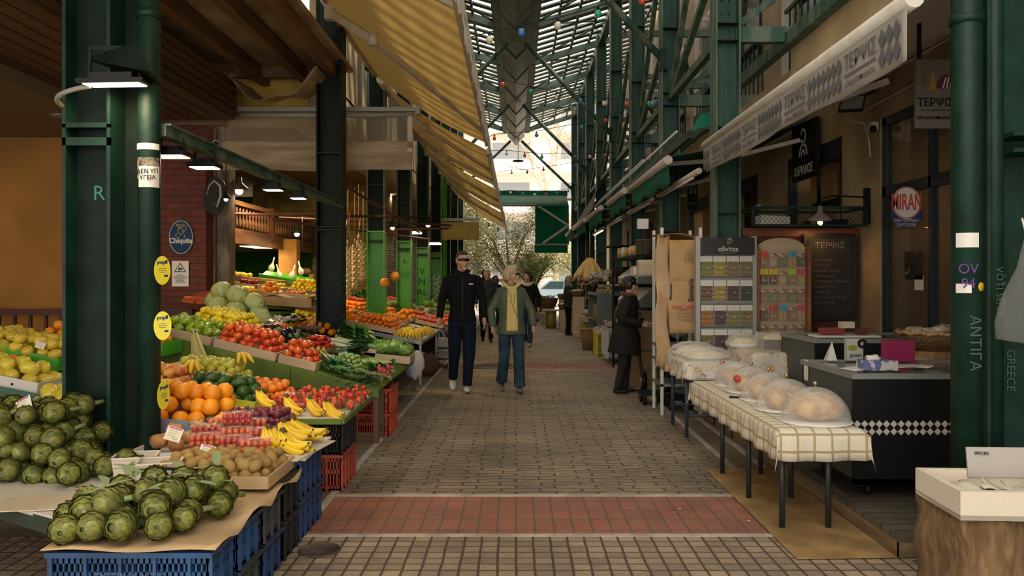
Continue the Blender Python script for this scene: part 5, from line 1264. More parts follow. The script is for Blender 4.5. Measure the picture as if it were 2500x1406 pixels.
for i in range(60): strap(lb,(U(-1.75,-1.55),U(7.9,8.5),G(-1.65) + .05 + U(0,.06)),U(0,6.28),U(.08,.16),U(.02,.04),U(.0,.05))
q = lb.solo('leafy_greens',fm('dark kale leaf',(.03,.09,.04),.2),'pile of dark kale leaves behind the sprouts','greens');q['kind'] = 'stuff'
lb = MB()
for i in range(50): strap(lb,(U(-1.5,-1.2),U(7.02,7.2),.5 + U(0,.05)),-PI / 2 + U(-1,1),U(.08,.14),U(.012,.025),U(-.03,.04))
q = lb.solo('herb_leaves',MC['leek green'],'green onion tops spilling over the green front board','leaves');q['kind'] = 'stuff'
lb = MB()
for i in range(70): strap(lb,(U(-2.75,-2.45),U(9.1,9.6),G(-2.6) + .08 + U(0,.08)),U(0,6.28),U(.06,.12),U(.02,.035),U(.0,.05))
q = lb.solo('beet_greens',MC['beet leaf'],'dark leaves heaped beside the cabbages','greens');q['kind'] = 'stuff'
# bagged roots at the brick pillar
heap('carrot',-3.75,9.9,.5,.3,Slope(-3.7,1.1,.1),3,'carrot in a red net bag by the brick pillar','carrots by the brick pillar',rz=.3)
heap('onionbulb',-3.45,9.95,.3,.2,Slope(-3.4,1.08,.1),1,'small root by the brick pillar','small roots by the brick pillar',s=.7)
m = MB();m.grid(lambda u,v: (-4.0 + .55 * u,9.7 + .4 * v,1.16 + .12 * math.sin(PI * u) * math.sin(PI * v) + .01 * math.sin(u * 25)),10,8);m.solo('net_bag',film('red net',(.4,.1,.08),.35,.4,.2),'red plastic net bag of roots beside the brick pillar','bag')

# ---------------------------------------------------------------- stands farther back
def patch(k,px,py,h,w,d,ly,lab,group,sl=.2,s_=1.0,rz=None,box=None,lift=.02,dens=1.0):
    p = onh(px,py,h);S_ = Slope(p.x,h,sl)
    if box is not False: tray(p.x,p.y,w + .04,d + .03,.06,S_,box or boxw,'shallow box holding the ' + group,name='wooden_box',lift=-.01)
    heap(k,p.x,p.y,w,d,S_,ly,lab,group,lift=lift,s=s_,rz=rz,dens=dens);return p
# shelf inside the shop behind the cabbages
patch('redapple',600,700,1.34,.9,.5,2,'dark red apple in the middle tier behind the cabbages','dark red apples in the middle tier',box=card) if False else None
def tier(x0,x1,y,d,h0,sl,defs):
    n = len(defs);w = (x1 - x0) / n
    for i,(k,col,nm,dsc,ly,s_) in enumerate(defs):
        xc = x0 + (i + .5) * w;S_ = Slope(x0,h0,sl)
        tray(xc,y,w - .03,d,.09,S_,col,'low box holding the ' + nm,name='wooden_box',lift=-.02)
        heap(k,xc,y,w - .09,d - .06,S_,ly,dsc,nm,lift=.0,s=s_)
navyc = mat('navy printed card',(.03,.03,.12),.5,col2=(.25,.15,.2),vs=10,ramp=(.6,.7));bluec = mat('light blue card',(.03,.12,.3),.5)
tier(-4.15,-2.75,10.9,.5,1.26,.08,[('mandarin',card,'mandarins in the lower tier behind the cabbages','mandarin in the lower tier behind the cabbages',2,1),('lemon',boxw,'lemons in the lower tier','lemon in the lower tier near the post',2,1),('orange',card,'oranges in the lower tier','orange in the lower tier behind the brown bag',3,1),('mandarin',boxw,'mandarins under the pears','mandarin near the dark column in the lower tier',2,1)])
tier(-4.5,-3.35,12.0,.5,1.36,.12,[('redapple',boxw,'dark red apples in the middle tier','dark red apple in the middle tier',3,1),('redapple',boxw,'dark apples beside the lemons','dark red apple next to the single lemons',2,1),('yellowapple',boxw,'yellow apples in the middle tier','yellow apple in the middle tier',2,1)])
tier(-5.15,-3.7,13.0,.5,1.5,.12,[('peach',bluec,'red apples in the blue box','red apple in the blue box at the top tier',2,1),('yellowapple',navyc,'yellow pears in the navy box','yellow fruit in the navy box at the top tier',2,1),('onionbulb',card,'dates in the clear trays','brown date pack in the top tier',1,.8)])
patch('lemon',757,707,1.3,.42,.45,4,'lemon in the purple-fronted box left of the dark column','lemons left of the dark column',box=navyc) if False else None
tray(-2.95,11.6,.5,.5,.1,Slope(-2.9,1.16,.1),navyc,'purple-fronted box of lemons left of the dark column');heap('lemon',-2.95,11.6,.46,.46,Slope(-2.9,1.2,.1),4,'lemon heaped in the purple-fronted box','lemons in the purple-fronted box')
tray(-2.62,10.75,.45,.5,.08,Slope(-2.6,1.0,.2),boxw,'wooden box of green pears left of the dark column');heap('pear',-2.62,10.75,.4,.46,Slope(-2.6,1.02,.2),4,'green pear in the heap left of the dark column','pears left of the dark column',s=.9)
tray(-2.55,10.3,.5,.4,.06,Slope(-2.5,.84,.2),boxw,'wooden box of yellow lemons at the back of the green stand');heap('lemon',-2.55,10.3,.46,.34,Slope(-2.5,.88,.2),2,'lemon at the back of the green stand beside the column','lemons beside the column')
heap('orange',-2.42,9.85,.5,.45,Slope(-2.4,.78,.2),2,'orange in brown netting left of the dark column','oranges in netting');
m = MB();m.grid(lambda u,v: (-2.7 + .55 * u,9.6 + .5 * v,.96 - .1 * u + .03 * math.sin(PI * u) + .01 * math.sin(u * 18 + v * 7)),10,8);m.solo('brown_net',film('brown net',(.3,.16,.05),.3,.5,.1),'brown netting stretched over oranges by the dark column','net')
m = MB();m.grid(lambda u,v: (-3.15 + .6 * u,10.2 + .4 * v,1.2 - .02 * u + .03 * math.sin(u * 7)),8,4);m.poly([(-3.15,10.2,1.2),(-2.55,10.2,1.18),(-2.55,10.2,1.06),(-3.15,10.2,1.1)],.01,(0,1,0));m.solo('paper_bag',mat('kraft bag',(.42,.27,.13),.6,var=.15),'crumpled brown paper bag behind the cabbages','bag',solid=.002)
m = MB();m.span((-5.2,10.6,.02),(-2.5,10.66,1.0));m.span((-5.2,13.3,.02),(-3.3,13.34,1.4));m.add([(-5.3,10.6,1.18),(-2.4,10.6,1.0),(-3.3,13.4,1.3),(-5.4,13.4,1.45)],[(0,1,2,3)]);m.bar((-5.3,12.72,1.5),(-3.0,12.72,1.28),.02,.05);m.solo('shop_stand',gboard,'stepped green stand inside the shop behind the cabbages','stand',solid=.01)
# tilted green crate with white scoops, squashes
p = W(700,680,14.2);o = thing('display_crate','bright green tilted tray with white plastic scoops inside the shop','tray',p);m = MB();m.box((0,0,0),(.85,.4,.03),rot=(.3,.16,0));m.box((0,-.2,-.03),(.85,.02,.1),rot=(.3,.16,0));m.part('tray',gbright,o,world=False)
for i in range(4): m = MB();m.lathe([(.01,0),(.05,.02),(.055,.08),(.02,.14),(.012,.16),(.012,.25),(.002,.26)],10,c=(-.3 + i * .19,0,.05 - .02 * i),M=Matrix.Rotation(.25 * (-1) ** i,4,'Y'));m.part('scoop',white,o,world=False)
crate(-3.85,14.0,1.15,.55,.35,.25,'black','black plastic crate under the bright green tray inside the shop')
for i in range(7): put('squash',(-4.9 + .13 * i,16.5 + .05 * (i % 2),1.42 + .1 * (i % 2)),'pale butternut squash on the back shelf','squashes on the back shelf',(0,0,U(0,3)),1.1)
m = MB();m.span((-5.1,16.2,1.3),(-4.0,16.8,1.4));m.span((-5.1,16.7,.02),(-4.0,16.75,1.35));m.solo('back_shelf',gbright,'green shelf with squashes at the back of the shop','shelf')
m = MB();m.span((-4.35,15.0,.02),(-4.02,15.25,2.16));m.solo('wooden_post',mat('orange wood',(.42,.2,.03),.6,var=.15),'broad orange-brown wooden post under the balcony end','post')
m = MB();m.span((-4.2,10.7,1.2),(-3.9,10.75,1.42));m.solo('slate_sign',darkc,'small dark price slate behind the cabbages','sign')
# balcony
o = thing('balcony','brown wooden balcony with turned balusters inside the shop','balcony',(-4.4,14.4,1.98))
m = MB();m.span((-7.6,12.3,2.0),(-4.3,17.5,2.12));m.span((-4.32,12.0,1.97),(-4.26,17.5,2.16));m.part('floor_slab',wood,o)
m = MB();m.span((-4.34,12.0,2.56),(-4.26,17.5,2.63));m.span((-4.34,12.0,2.16),(-4.26,17.5,2.2));m.part('handrail',wood,o)
for i in range(34): m = MB();m.lathe([(.012,2.2),(.03,2.26),(.034,2.32),(.016,2.4),(.026,2.47),(.014,2.56)],8,c=(-4.3,12.1 + i * .16,0));m.part('baluster',wood,o)
for y in (14.3,17.4): m = MB();m.span((-4.36,y,2.1),(-4.24,y + .12,2.66));m.part('newel',woodr,o)
# garlic braids, gourds
gar = mat('garlic skin',(.72,.58,.3),.6,var=.12)
for i,(px,d,t,b_,n) in enumerate(((850,12.3,606,735,3),(866,12.6,602,715,2),(876,12.8,590,690,2),(887,12.9,608,688,2))):
    o = thing('garlic_braid','long hanging braid of garlic, ' + ('nearest the dark column','second from the dark column','third, hanging from a dry tuft','shortest, next to the green column')[i],'garlic braid',W(px,b_,d),group='garlic braids')
    a,z = W(px,t,d),W(px,b_,d);m = MB();steps = int((a.z - z.z) / .045)
    for s_ in range(steps):
        for q in range(n + 1): m.ball((a.x + math.cos(q * 2.1 + s_) * .035,a.y + math.sin(q * 2.1 + s_) * .035,a.z - s_ * .045),(.024,.024,.026),8,6)
    q = m.part('garlic_heads',gar,o);q['kind'] = 'stuff'
    m = MB();m.tube([a,a + V((0,0,.12))],[.03,.012],6);m.tube([a + V((0,0,.1)),a + V((0,0,.9))],.006,4);m.part('straw_tuft',mat('dry straw',(.35,.22,.08),.8),o)
for i,(px,py,d) in enumerate(((940,690,12.2),(964,675,13.0))):
    p = W(px,py,d);o = thing('netted_cheese','round orange-yellow gourd hanging in a red net, %s' % ('nearer and lower' if i == 0 else 'farther and higher'),'gourd',p,group='hanging netted gourds')
    m = MB();m.ball((0,0,0),.075,16,12,fn=lambda q: 1 + .08 * max(0,q.z - .8) / .2);m.part('ball',mat('gourd skin',(.8,.3,.02),.3,coat=.4),o,world=False)
    m = MB()
    for q in range(6): a = q * PI / 3;m.tube([(0,0,.12),(.05 * math.cos(a),.05 * math.sin(a),.06),(.077 * math.cos(a),.077 * math.sin(a),0),(.05 * math.cos(a + .3),.05 * math.sin(a + .3),-.06)],.0025,4)
    m.tube([(0,0,.1),(0,0,1.2)],.004,4);m.part('net',mat('red net cord',(.4,.04,.02),.6),o,world=False)
# rust-red poles and ropes above the stalls
rp = mat('rust red pole',(.12,.04,.025),.6,var=.2)
for i,(a,b_) in enumerate((((-3.9,11,2.3),(-1.6,13.2,2.42)),((-3.6,12.4,2.35),(-1.3,16.3,2.5)),((-3.2,10.8,2.2),(-1.7,15.8,2.2)),((-2.4,10.2,2.75),(-1.8,15.2,2.3)),((-2.9,14.6,2.3),(-1.2,14.6,2.33)))):
    m = MB();m.tube([a,b_],.022,6);m.solo('roof_pole',rp,'rust-red pole spanning over the stalls, %s' % ('nearest','reaching farthest over the alley','lowest','slanting down from the cross curtain','running straight across')[i],'pole','poles over the stalls')
for i in range(10):
    x,y = U(-3.4,-1.9),U(10.8,14.5);m = MB();m.tube([(x,y,2.4),(x + U(-.05,.05),y,2.15),(x + U(-.1,.1),y,1.95)],.004,4);m.solo('cord',mat('string',(.4,.35,.26),.8),'thin cord dangling from the poles over the stalls','cord','cords dangling from the poles')

# stand of mandarins, kiwis and bananas
D = Slope(-1.3,.62,.2)
o = thing('steel_stand','slotted steel angle stand carrying the far bananas','stand',(-1.6,11.8,0))
for x,y in ((-1.3,10.95),(-1.3,13.6),(-3.2,11.0),(-3.2,13.6)): m = MB();m.span((x,y,.004),(x + .035,y + .004,D(x) - .03));m.span((x,y,.004),(x + .004,y + .035,D(x) - .03));m.part('leg',steel,o)
m = MB();m.add([(-3.3,10.9,D(-3.3) - .03),(-1.25,10.9,.58),(-1.25,13.7,.58),(-3.3,13.7,D(-3.3) - .03)],[(0,1,2,3)]);m.bar((-1.27,10.92,.57),(-1.27,13.7,.57),.02,.05);m.bar((-3.2,10.92,D(-3.2) - .04),(-1.27,10.92,.57),.02,.05);m.part('shelf',steel,o,solid=.01)
def dp(k,x0,x1,y0,y1,ly,grp,dsc,s_=1.0,rz=None,S_=D,box=True):
    if box: tray((x0 + x1) / 2,(y0 + y1) / 2,x1 - x0 - .02,y1 - y0 - .02,.06,S_,boxw,'shallow wooden box holding the ' + grp,name='wooden_box')
    heap(k,(x0 + x1) / 2,(y0 + y1) / 2,x1 - x0 - .06,y1 - y0 - .06,S_,ly,dsc,grp,lift=.03,s=s_,rz=rz)
dp('leafmandarin',-2.2,-1.6,10.95,11.7,3,'leafy mandarins','mandarin with leaves behind the lettuces')
dp('orange',-2.55,-2.22,10.95,11.6,3,'oranges beside the leafy mandarins','orange just right of the dark column')
dp('kiwi',-2.5,-1.75,11.8,12.4,2,'kiwis of the middle stall','kiwi behind the leafy mandarins',1.15)
dp('yellowapple',-3.2,-2.55,12.2,12.7,2,'yellow green apples of the middle stall','yellow green apple behind the kiwis',.9)
dp('mandarin',-3.2,-2.4,12.9,13.6,3,'mandarins behind the apples','mandarin left of the nearest bright green column')
dp('tomato',-3.4,-2.6,13.9,14.6,3,'tomatoes before the garlic braids','orange-red tomato below the garlic braids',.95)
dp('mandarin',-2.1,-1.7,12.6,13.3,2,'mandarins right of the first bright green column','mandarin right of the nearest bright green column')
for i in range(9): banana_bunch((-1.62 + .11 * (i % 4),11.1 + .17 * (i // 3),.74 + .03 * (i % 2)),-1.0 + U(-.6,.4),5,'banana bunch in the heap on the steel stand','bananas on the steel stand',pitch=.25)
E = Slope(-1.3,.58,.22)
m = MB();m.add([(-3.4,14.0,E(-3.4) - .03),(-1.2,14.0,E(-1.2) - .03),(-1.2,22,E(-1.2) - .03),(-3.4,22,E(-3.4) - .03)],[(0,1,2,3)])
m.bar((-1.2,14,.53),(-1.2,22,.53),.03,.06)
for i in range(5): m.bar((-1.22,14.05 + i * 1.9,.004),(-1.22,14.05 + i * 1.9,.52),.04,.04)
m.solo('far_stall_bench',mat('grey green bench',(.1,.12,.09),.7),'long bench carrying the far stalls down the left side','bench',solid=.02)
rows = [('cherrytomato',-1.75,-1.25,14.1,14.8,2,'strawberries of the far stall','tiny red strawberry on the far stall behind the bananas',1.2),
 ('orange',-2.1,-1.78,14.1,14.8,2,'oranges of the far stall','orange on the far stall before the strawberries',1),
 ('mandarin',-2.6,-2.15,14.2,14.9,2,'mandarins of the far stall','mandarin on the far stall beside a bright green column',1),
 ('tomato',-2.2,-1.7,15.2,15.9,2,'vine tomatoes of the far stall','vine tomato on the far stall',.8),
 ('cherrytomato',-1.65,-1.25,15.1,15.8,2,'cherry tomatoes of the far stall','cherry tomato on the far stall by the alley',1.3),
 ('cauliflower',-2.3,-1.7,16.4,17.2,1,'cauliflowers','pale cauliflower on the far stall left of the walking man',.8),
 ('cherrytomato',-1.65,-1.25,16.3,17.0,2,'small red tomatoes behind the man','small red tomato just left of the walking man',1.3),
 ('tomato',-2.9,-2.4,17.6,18.4,2,'far tomatoes by the round pipe','far red tomato near the round green pipe',1),
 ('zucchini',-1.9,-1.3,17.4,18.2,2,'far green zucchini','green zucchini far down the left stalls',1),
 ('lettuce',-2.9,-2.3,15.6,16.2,1,'far lettuces','green lettuce between the bright green columns',.9),
 ('onionbulb',-2.9,-2.2,16.5,17.2,2,'far onions','onion between the bright green columns',1),
 ('lettuce',-2.2,-1.3,19,19.8,1,'farthest lettuces','green lettuce on the farthest visible stall',.9)]
for k,x0,x1,y0,y1,ly,g_,ds,s_ in rows: dp(k,x0,x1,y0,y1,ly,g_,ds,s_,S_=E)
lb = MB()
for i in range(150): strap(lb,(U(-3.4,-2.6),U(14.8,15.4),1.05 + U(0,.12)),U(0,6.28),U(.06,.14),U(.02,.03),U(.0,.08))
for i in range(150): strap(lb,(U(-2.2,-1.4),U(20,21.5),.75 + U(0,.2)),U(0,6.28),U(.1,.2),U(.02,.04),U(.0,.08))
q = lb.solo('parsley_pile',MC['romaine leaf'],'bushy piles of green herbs on the far stalls','herbs');q['kind'] = 'stuff'
# carton boxes, bag and basket by the steel stand
for i,(y,z,l) in enumerate(((13.3,.33,'upper'),(13.4,.14,'lower'))):
    m = MB();m.box((-1.12,y,z + .065),(.3,.3,.13),rot=(0,.12,0));m.solo('carton',mat('pale carton',(.55,.5,.42),.7),'pale printed carton on the rack beside the walking man, %s one' % l,'carton','cartons beside the man')
m = MB();m.bar((-1.3,13.1,.27),(-.95,13.1,.3),.02,.02);m.bar((-1.3,13.7,.27),(-.95,13.7,.3),.02,.02);m.bar((-1.28,13.1,.01),(-1.28,13.1,.6),.025,.025);m.bar((-.97,13.1,.12),(-1.2,13.1,.62),.02,.02);m.span((-1.3,13.1,.12),(-.95,13.7,.13));m.span((-1.3,13.1,.3),(-.95,13.7,.31));m.solo('carton_rack',steel,'light metal rack holding two cartons beside the walking man','rack')
m = MB();m.ball((0,0,.17),(.17,.12,.17),14,10,fn=lambda q: 1 + .07 * math.sin(q.x * 9 + q.z * 7));m.solo('brown_bag',mat('dark kraft',(.1,.05,.03),.8),'dark brown sack on the floor behind the hanging plastic bag','bag',loc=(-1.28,12.0,0.005))
o = thing('plastic_bag','translucent white carrier bag with something blue inside, hanging at the lettuce crates','bag',(-1.17,9.4,.3))
m = MB();m.ball((0,0,.12),(.11,.08,.15),18,14,fn=lambda q: (1 + .1 * math.sin(q.x * 8 + q.z * 6) + (.5 * max(0,q.z - .3) * abs(q.x)) + .35 * max(0,q.x) * max(0,q.z)));m.part('bag_film',film('milky film',(.75,.73,.7),.5,.3,.3),o,world=False)
m = MB();m.ball((-.04,0,.08),(.06,.05,.08),10,8);m.part('blue_content',mat('light blue',(.06,.25,.55),.6),o,world=False)
m = MB();m.tube([(-.03,0,.25),(-.06,-.01,.32),(-.12,-.02,.34)],.012,6);m.part('handle',MC['milky film'],o,world=False)
# yellow bouquet paper by the green board
m = MB();m.grid(lambda u,v: (-2.72 + .16 * u * (.35 + v * .65),6.85 + .03 * math.sin(u * 25),.98 - .26 * v + .02 * math.sin(u * 12)),14,5);m.solo('paper_cone',mat('pale yellow paper',(.62,.55,.22),.6),'pale yellow paper bag tied at the top, hanging on the green board','bag',solid=.002)
# price cards
for a in ((62,1002,4.25,'price card stuck in the left artichoke heap',-.4,-.5,.0,1.1),(418,1075,4.4,'price card behind the sweet potatoes',-.3,.3,.1,1.1),(500,1118,4.2,'price card standing in the kiwis',-.3,.25,.1,1.0),(537,1068,4.75,'price card lying on the tomato punnets',-1.1,.2,0,1.15),(462,965,5.5,'price card between bananas and avocados',-.3,.35,0,.9),
          (543,930,5.95,'price card before the mandarins',-.4,-.1,0,.9),(704,970,5.9,'price card among the strawberries',-1.0,.1,0,.9),(436,905,6.1,'price card above the red and yellow apples',-.3,.2,0,.9),(95,850,6.1,'price card among the golden apples',-.4,.3,0,.9),(446,785,7.2,'price card in the green peppers',-.3,.4,0,.9),
          (742,890,7.1,'price card before the cucumbers',-.4,.5,0,.95),(694,825,8.3,'price card standing in the red peppers',-.2,.4,0,.9),(680,800,9.1,'price card on the beetroots',-.9,.1,0,1.0),(917,845,9.3,'price card beside the lettuces',-.3,.4,0,.8)):
    price(*a[:4],tilt=a[4],roll=a[5],yaw=a[6],s=a[7] * .9)
price(563,1040,4.95,'plain white handwritten card above the plums',tilt=-.5,roll=.6,s=1.1,plain=True)
for a in ((607,768,9.0,'small slate price card on the cabbages',-.8,.3,1.1),(905,905,7.5,'small slate price card beside the fennel',-.2,.5,.9),(822,928,7.0,'small slate card lying at the end of the cucumbers',-1.2,.2,.9)): price(*a[:4],tilt=a[4],roll=a[5],s=a[6],slate=True)
# ================================================================== RIGHT SIDE
deckm = bricks('deck planks',(.1,.085,.06),(.075,.06,.04),(.02,.016,.012),3.0,.11,.006,axes='XY',bump=.4,var=.4)
m = MB();m.span((1.93,4.13,.08),(3.58,8.5,.11),0);m.span((1.93,4.13,.004),(1.95,8.5,.08),1);m.span((1.93,4.13,.004),(3.58,4.15,.08),1)
m.solo('wooden_deck',[deckm,mat('deck edge',(.17,.11,.055),.7,var=.3,stretch=(1,.3,4))],'low dark wooden deck carrying the freezers along the right shops','deck')
m = MB();m.add([(1.4,6.02,.006),(1.405,4.1,.006),(1.92,4.12,.006),(1.92,6.1,.006)],[(3,2,1,0)]);m.solo('cardboard_mat',mat('worn cardboard mat',(.36,.23,.09),.85,col2=(.22,.13,.045),vs=4,bump=.3),'flattened brown cardboard lying on the ground under the bread table','cardboard',solid=.004)
m = MB();m.span((1.98,3.9,.0),(2.34,4.09,.004),0)
for i in range(11): m.bar((2.0 + i * .032,3.92,.006),(1.985 + i * .032,4.07,.006),.014,.004,1)
m.solo('drain_grille',[black,steel],'iron drain grille in front of the deck by the right column','grille')
def disc_cover(x,y,r,lab):
    m = MB();m.lathe([(.01,.0),(r,.0),(r,.006),(r * .93,.006),(r * .93,.003),(.01,.004)],36);m.solo('manhole_cover',mat('cast iron',(.09,.065,.045),.6,var=.4,bump=1,bs=60),lab,'manhole cover',loc=(x,y,.001))
disc_cover(-1.02,4.25,.11,'round iron cover in the square setts beside the blue crates');disc_cover(-.35,13.3,.38,'round iron cover in the far red band between the walking pair')
# bread table
legm = mat('black tube',(.02,.025,.025),.45);blueleg = mat('blue-black tube',(.03,.05,.08),.45)
def table(lab,x0,x1,y0,y1,h,legs,m_,grp=None,stretch=False):
    o = thing('folding_table',lab,'table',((x0 + x1) / 2,(y0 + y1) / 2,0),group=grp)
    m = MB();m.span((x0,y0,h - .03),(x1,y1,h));m.part('table_top',pale,o)
    for x,y,z in legs: m = MB();m.tube([(x,y,z + .001),(x,y,h - .03)],.017,10);m.part('leg',m_,o)
    if stretch:
        xs = sorted({l[0] for l in legs});ys = sorted({l[1] for l in legs})
        for y in ys: m = MB();m.tube([(xs[0],y,.2),(xs[-1],y,.2)],.012,6);m.part('stretcher',m_,o)
    return o
table('low table on black tube legs under the checked cloth',1.46,1.91,4.52,6.72,.572,[(1.5,4.62,0),(1.76,4.62,0),(1.49,5.25,0),(1.76,5.25,0),(1.49,5.92,0),(1.76,5.9,0)],legm)
def checked():
    m_ = bpy.data.materials.new('checked cloth');nt,N,L,b = nodes(m_);b.inputs['Roughness'].default_value = .85
    uv = N.new('ShaderNodeUVMap');sp = N.new('ShaderNodeSeparateXYZ');L.new(uv.outputs[0],sp.inputs[0]);acc = None
    def stripes(axis,per,wd,off):
        a = N.new('ShaderNodeMath');a.operation = 'MULTIPLY_ADD';a.inputs[1].default_value = 1 / per;a.inputs[2].default_value = off;L.new(sp.outputs[axis],a.inputs[0])
        f_ = N.new('ShaderNodeMath');f_.operation = 'FRACT';L.new(a.outputs[0],f_.inputs[0])
        c_ = N.new('ShaderNodeMath');c_.operation = 'LESS_THAN';c_.inputs[1].default_value = wd / per;L.new(f_.outputs[0],c_.inputs[0]);return c_.outputs[0]
    s = [stripes(0,.094,.014,.1),stripes(1,.094,.014,.3)]
    col = None
    mx = N.new('ShaderNodeMix');mx.data_type = 'RGBA';mx.inputs[6].default_value = (.66,.6,.48,1);mx.inputs[7].default_value = (.4,.32,.16,1);L.new(s[0],mx.inputs[0])
    m2 = N.new('ShaderNodeMix');m2.data_type = 'RGBA';m2.inputs[7].default_value = (.38,.27,.15,1);L.new(mx.outputs[2],m2.inputs[6])
    L.new(s[1],m2.inputs[0]);L.new(m2.outputs[2],b.inputs['Base Color']);return m_
def draped(name,lab,x0,x1,y0,y1,h,drop,m_,corners=(.1,.1),cat='tablecloth',flare=.03):
    "cloth with hanging sides; flat uv in metres"
    m = MB();N1,N2 = 40,16;D_ = drop
    nu,nv = 52,28;W_,L_ = x1 - x0,y1 - y0
    uvs = []
    def fn(u,v):
        a = -D_ + u * (L_ + 2 * D_);b_ = -D_ + v * (W_ + 2 * D_);uvs.append((b_,a))
        y = y0 + min(max(a,0),L_);x = x0 + min(max(b_,0),W_);oa = max(-a,a - L_,0);ob = max(-b_,b_ - W_,0)
        z = h;
        if oa and ob:
            dd = math.hypot(oa,ob);z -= dd * .95;y += (-1 if a < 0 else 1) * (.02 + .12 * oa * ob / D_);x += (-1 if b_ < 0 else 1) * (.02 + .12 * oa * ob / D_)
        elif oa: z -= oa;y += (-1 if a < 0 else 1) * (.012 + oa * flare + .008 * math.sin(b_ * 30) * oa / D_ * 1.5)
        elif ob: z -= ob;x += (-1 if b_ < 0 else 1) * (.012 + ob * flare + .01 * math.sin(a * 22) * ob / D_ * 1.5)
        return (x,y,z + .004 + .003 * math.sin(a * 7) * math.sin(b_ * 9))
    m.grid(fn,nu,nv)
    o = m.solo(name,m_,lab,cat,solid=.002)
    ul = o.data.uv_layers.new(name='uv')
    for lp_ in o.data.loops: ul.data[lp_.index].uv = uvs[lp_.vertex_index]
    return o
draped('tablecloth','cream tea-towel cloth with brown check stripes over the low bread table',1.45,1.92,4.5,6.74,.574,.165,checked())
breadm = mat('bread crust',(.62,.4,.17),.75,col2=(.34,.17,.055),vs=14,bump=.6,bs=25)
dome = film('clouded dome plastic',(.74,.72,.68),.2,.14,.42)
m = MB()
prof = [(.198 * math.cos(t),.205 * math.sin(t)) for t in [i * PI / 28 for i in range(0,14)]] + [(.012,.2052)]
for i in range(len(prof) - 1):
    pass
nn = 40;vs = [(r * math.cos(2 * PI * j / nn),r * math.sin(2 * PI * j / nn),z) for r,z in prof for j in range(nn)]
m.add(vs,[(i * nn + j,i * nn + (j + 1) % nn,(i + 1) * nn + (j + 1) % nn,(i + 1) * nn + j) for i in range(len(prof) - 1) for j in range(nn)],0,True);DM = m.mesh('dome',dome)
m = MB();m.lathe([(.006,.2),(.006,.215),(.014,.222),(.014,.232),(.006,.236),(.001,.237)],14);KM = m.mesh('knob',mat('brass knob',(.5,.36,.2),.3,metal=.8))
m = MB();m.lathe([(.01,0),(.19,0),(.205,.006),(.205,.012),(.01,.008)],36);PM = m.mesh('plate',white)
for i,(y,x,lab,sc) in enumerate(((4.75,1.735,'nearest and largest clear dome, over a round flat loaf',1.0),(5.2,1.715,'second clear dome from the front',.97),(5.62,1.73,'third, middle clear dome',.95),(6.04,1.735,'fourth clear dome from the front, with a red sticker',.93),(6.42,1.745,'farthest clear dome, near the flowered cloth',.92))):
    o = thing('cake_dome',lab + ' on the checked table','dome',(x,y,.58),group='domes over bread');o.scale = (sc,) * 3
    for nm,me in (('dome',DM),('knob',KM),('plate',PM)): q = bpy.data.objects.new(nm,me);C.objects.link(q);q.parent = o
    b = bpy.data.objects
    L_ = thing('bread_loaf','round crusty loaf under the ' + ('nearest','second','third','fourth','farthest')[i] + ' clear dome','bread',(x,y,.593),group='loaves under the domes')
    if i == 0: m = MB();m.ball((0,0,.078),(.162,.145,.08),26,16,fn=lambda q: 1 + .05 * math.sin(q.x * 6 + 1) * math.cos(q.y * 5) + .03 * math.sin(q.z * 12 + q.x * 9));m.part('crust',breadm,L_,world=False)
    else:
        for s_ in (-1,1): m = MB();m.ball((s_ * .07,.02 * s_,.062),(.072,.1,.072),18,12,fn=lambda q: 1 + .06 * math.sin(q.y * 7 + s_ + i) + .05 * math.sin(q.z * 8));m.part('crust_piece',breadm,L_,world=False)
        m = MB();m.box((.0,-.02,.05),(.03,.15,.09),rot=(0,.1,.3));m.part('crumb_face',mat('pale crumb',(.75,.6,.36),.9),L_,world=False)
m = MB();m.lathe([(.001,0),(.028,0),(.028,.002),(.001,.002)],16,M=face((1.6,5.93,.69),(1,-.7,0),(0,.25,1)));m.solo('round_sticker',mat('red sticker',(.45,.05,.04)),'round red sticker on the fourth clear dome','sticker')
m = MB();m.bar((1.49,5.72,.588),(1.6,5.66,.588),.02,.015);m.solo('knife',black,'black-handled knife lying beside the middle dome','knife')
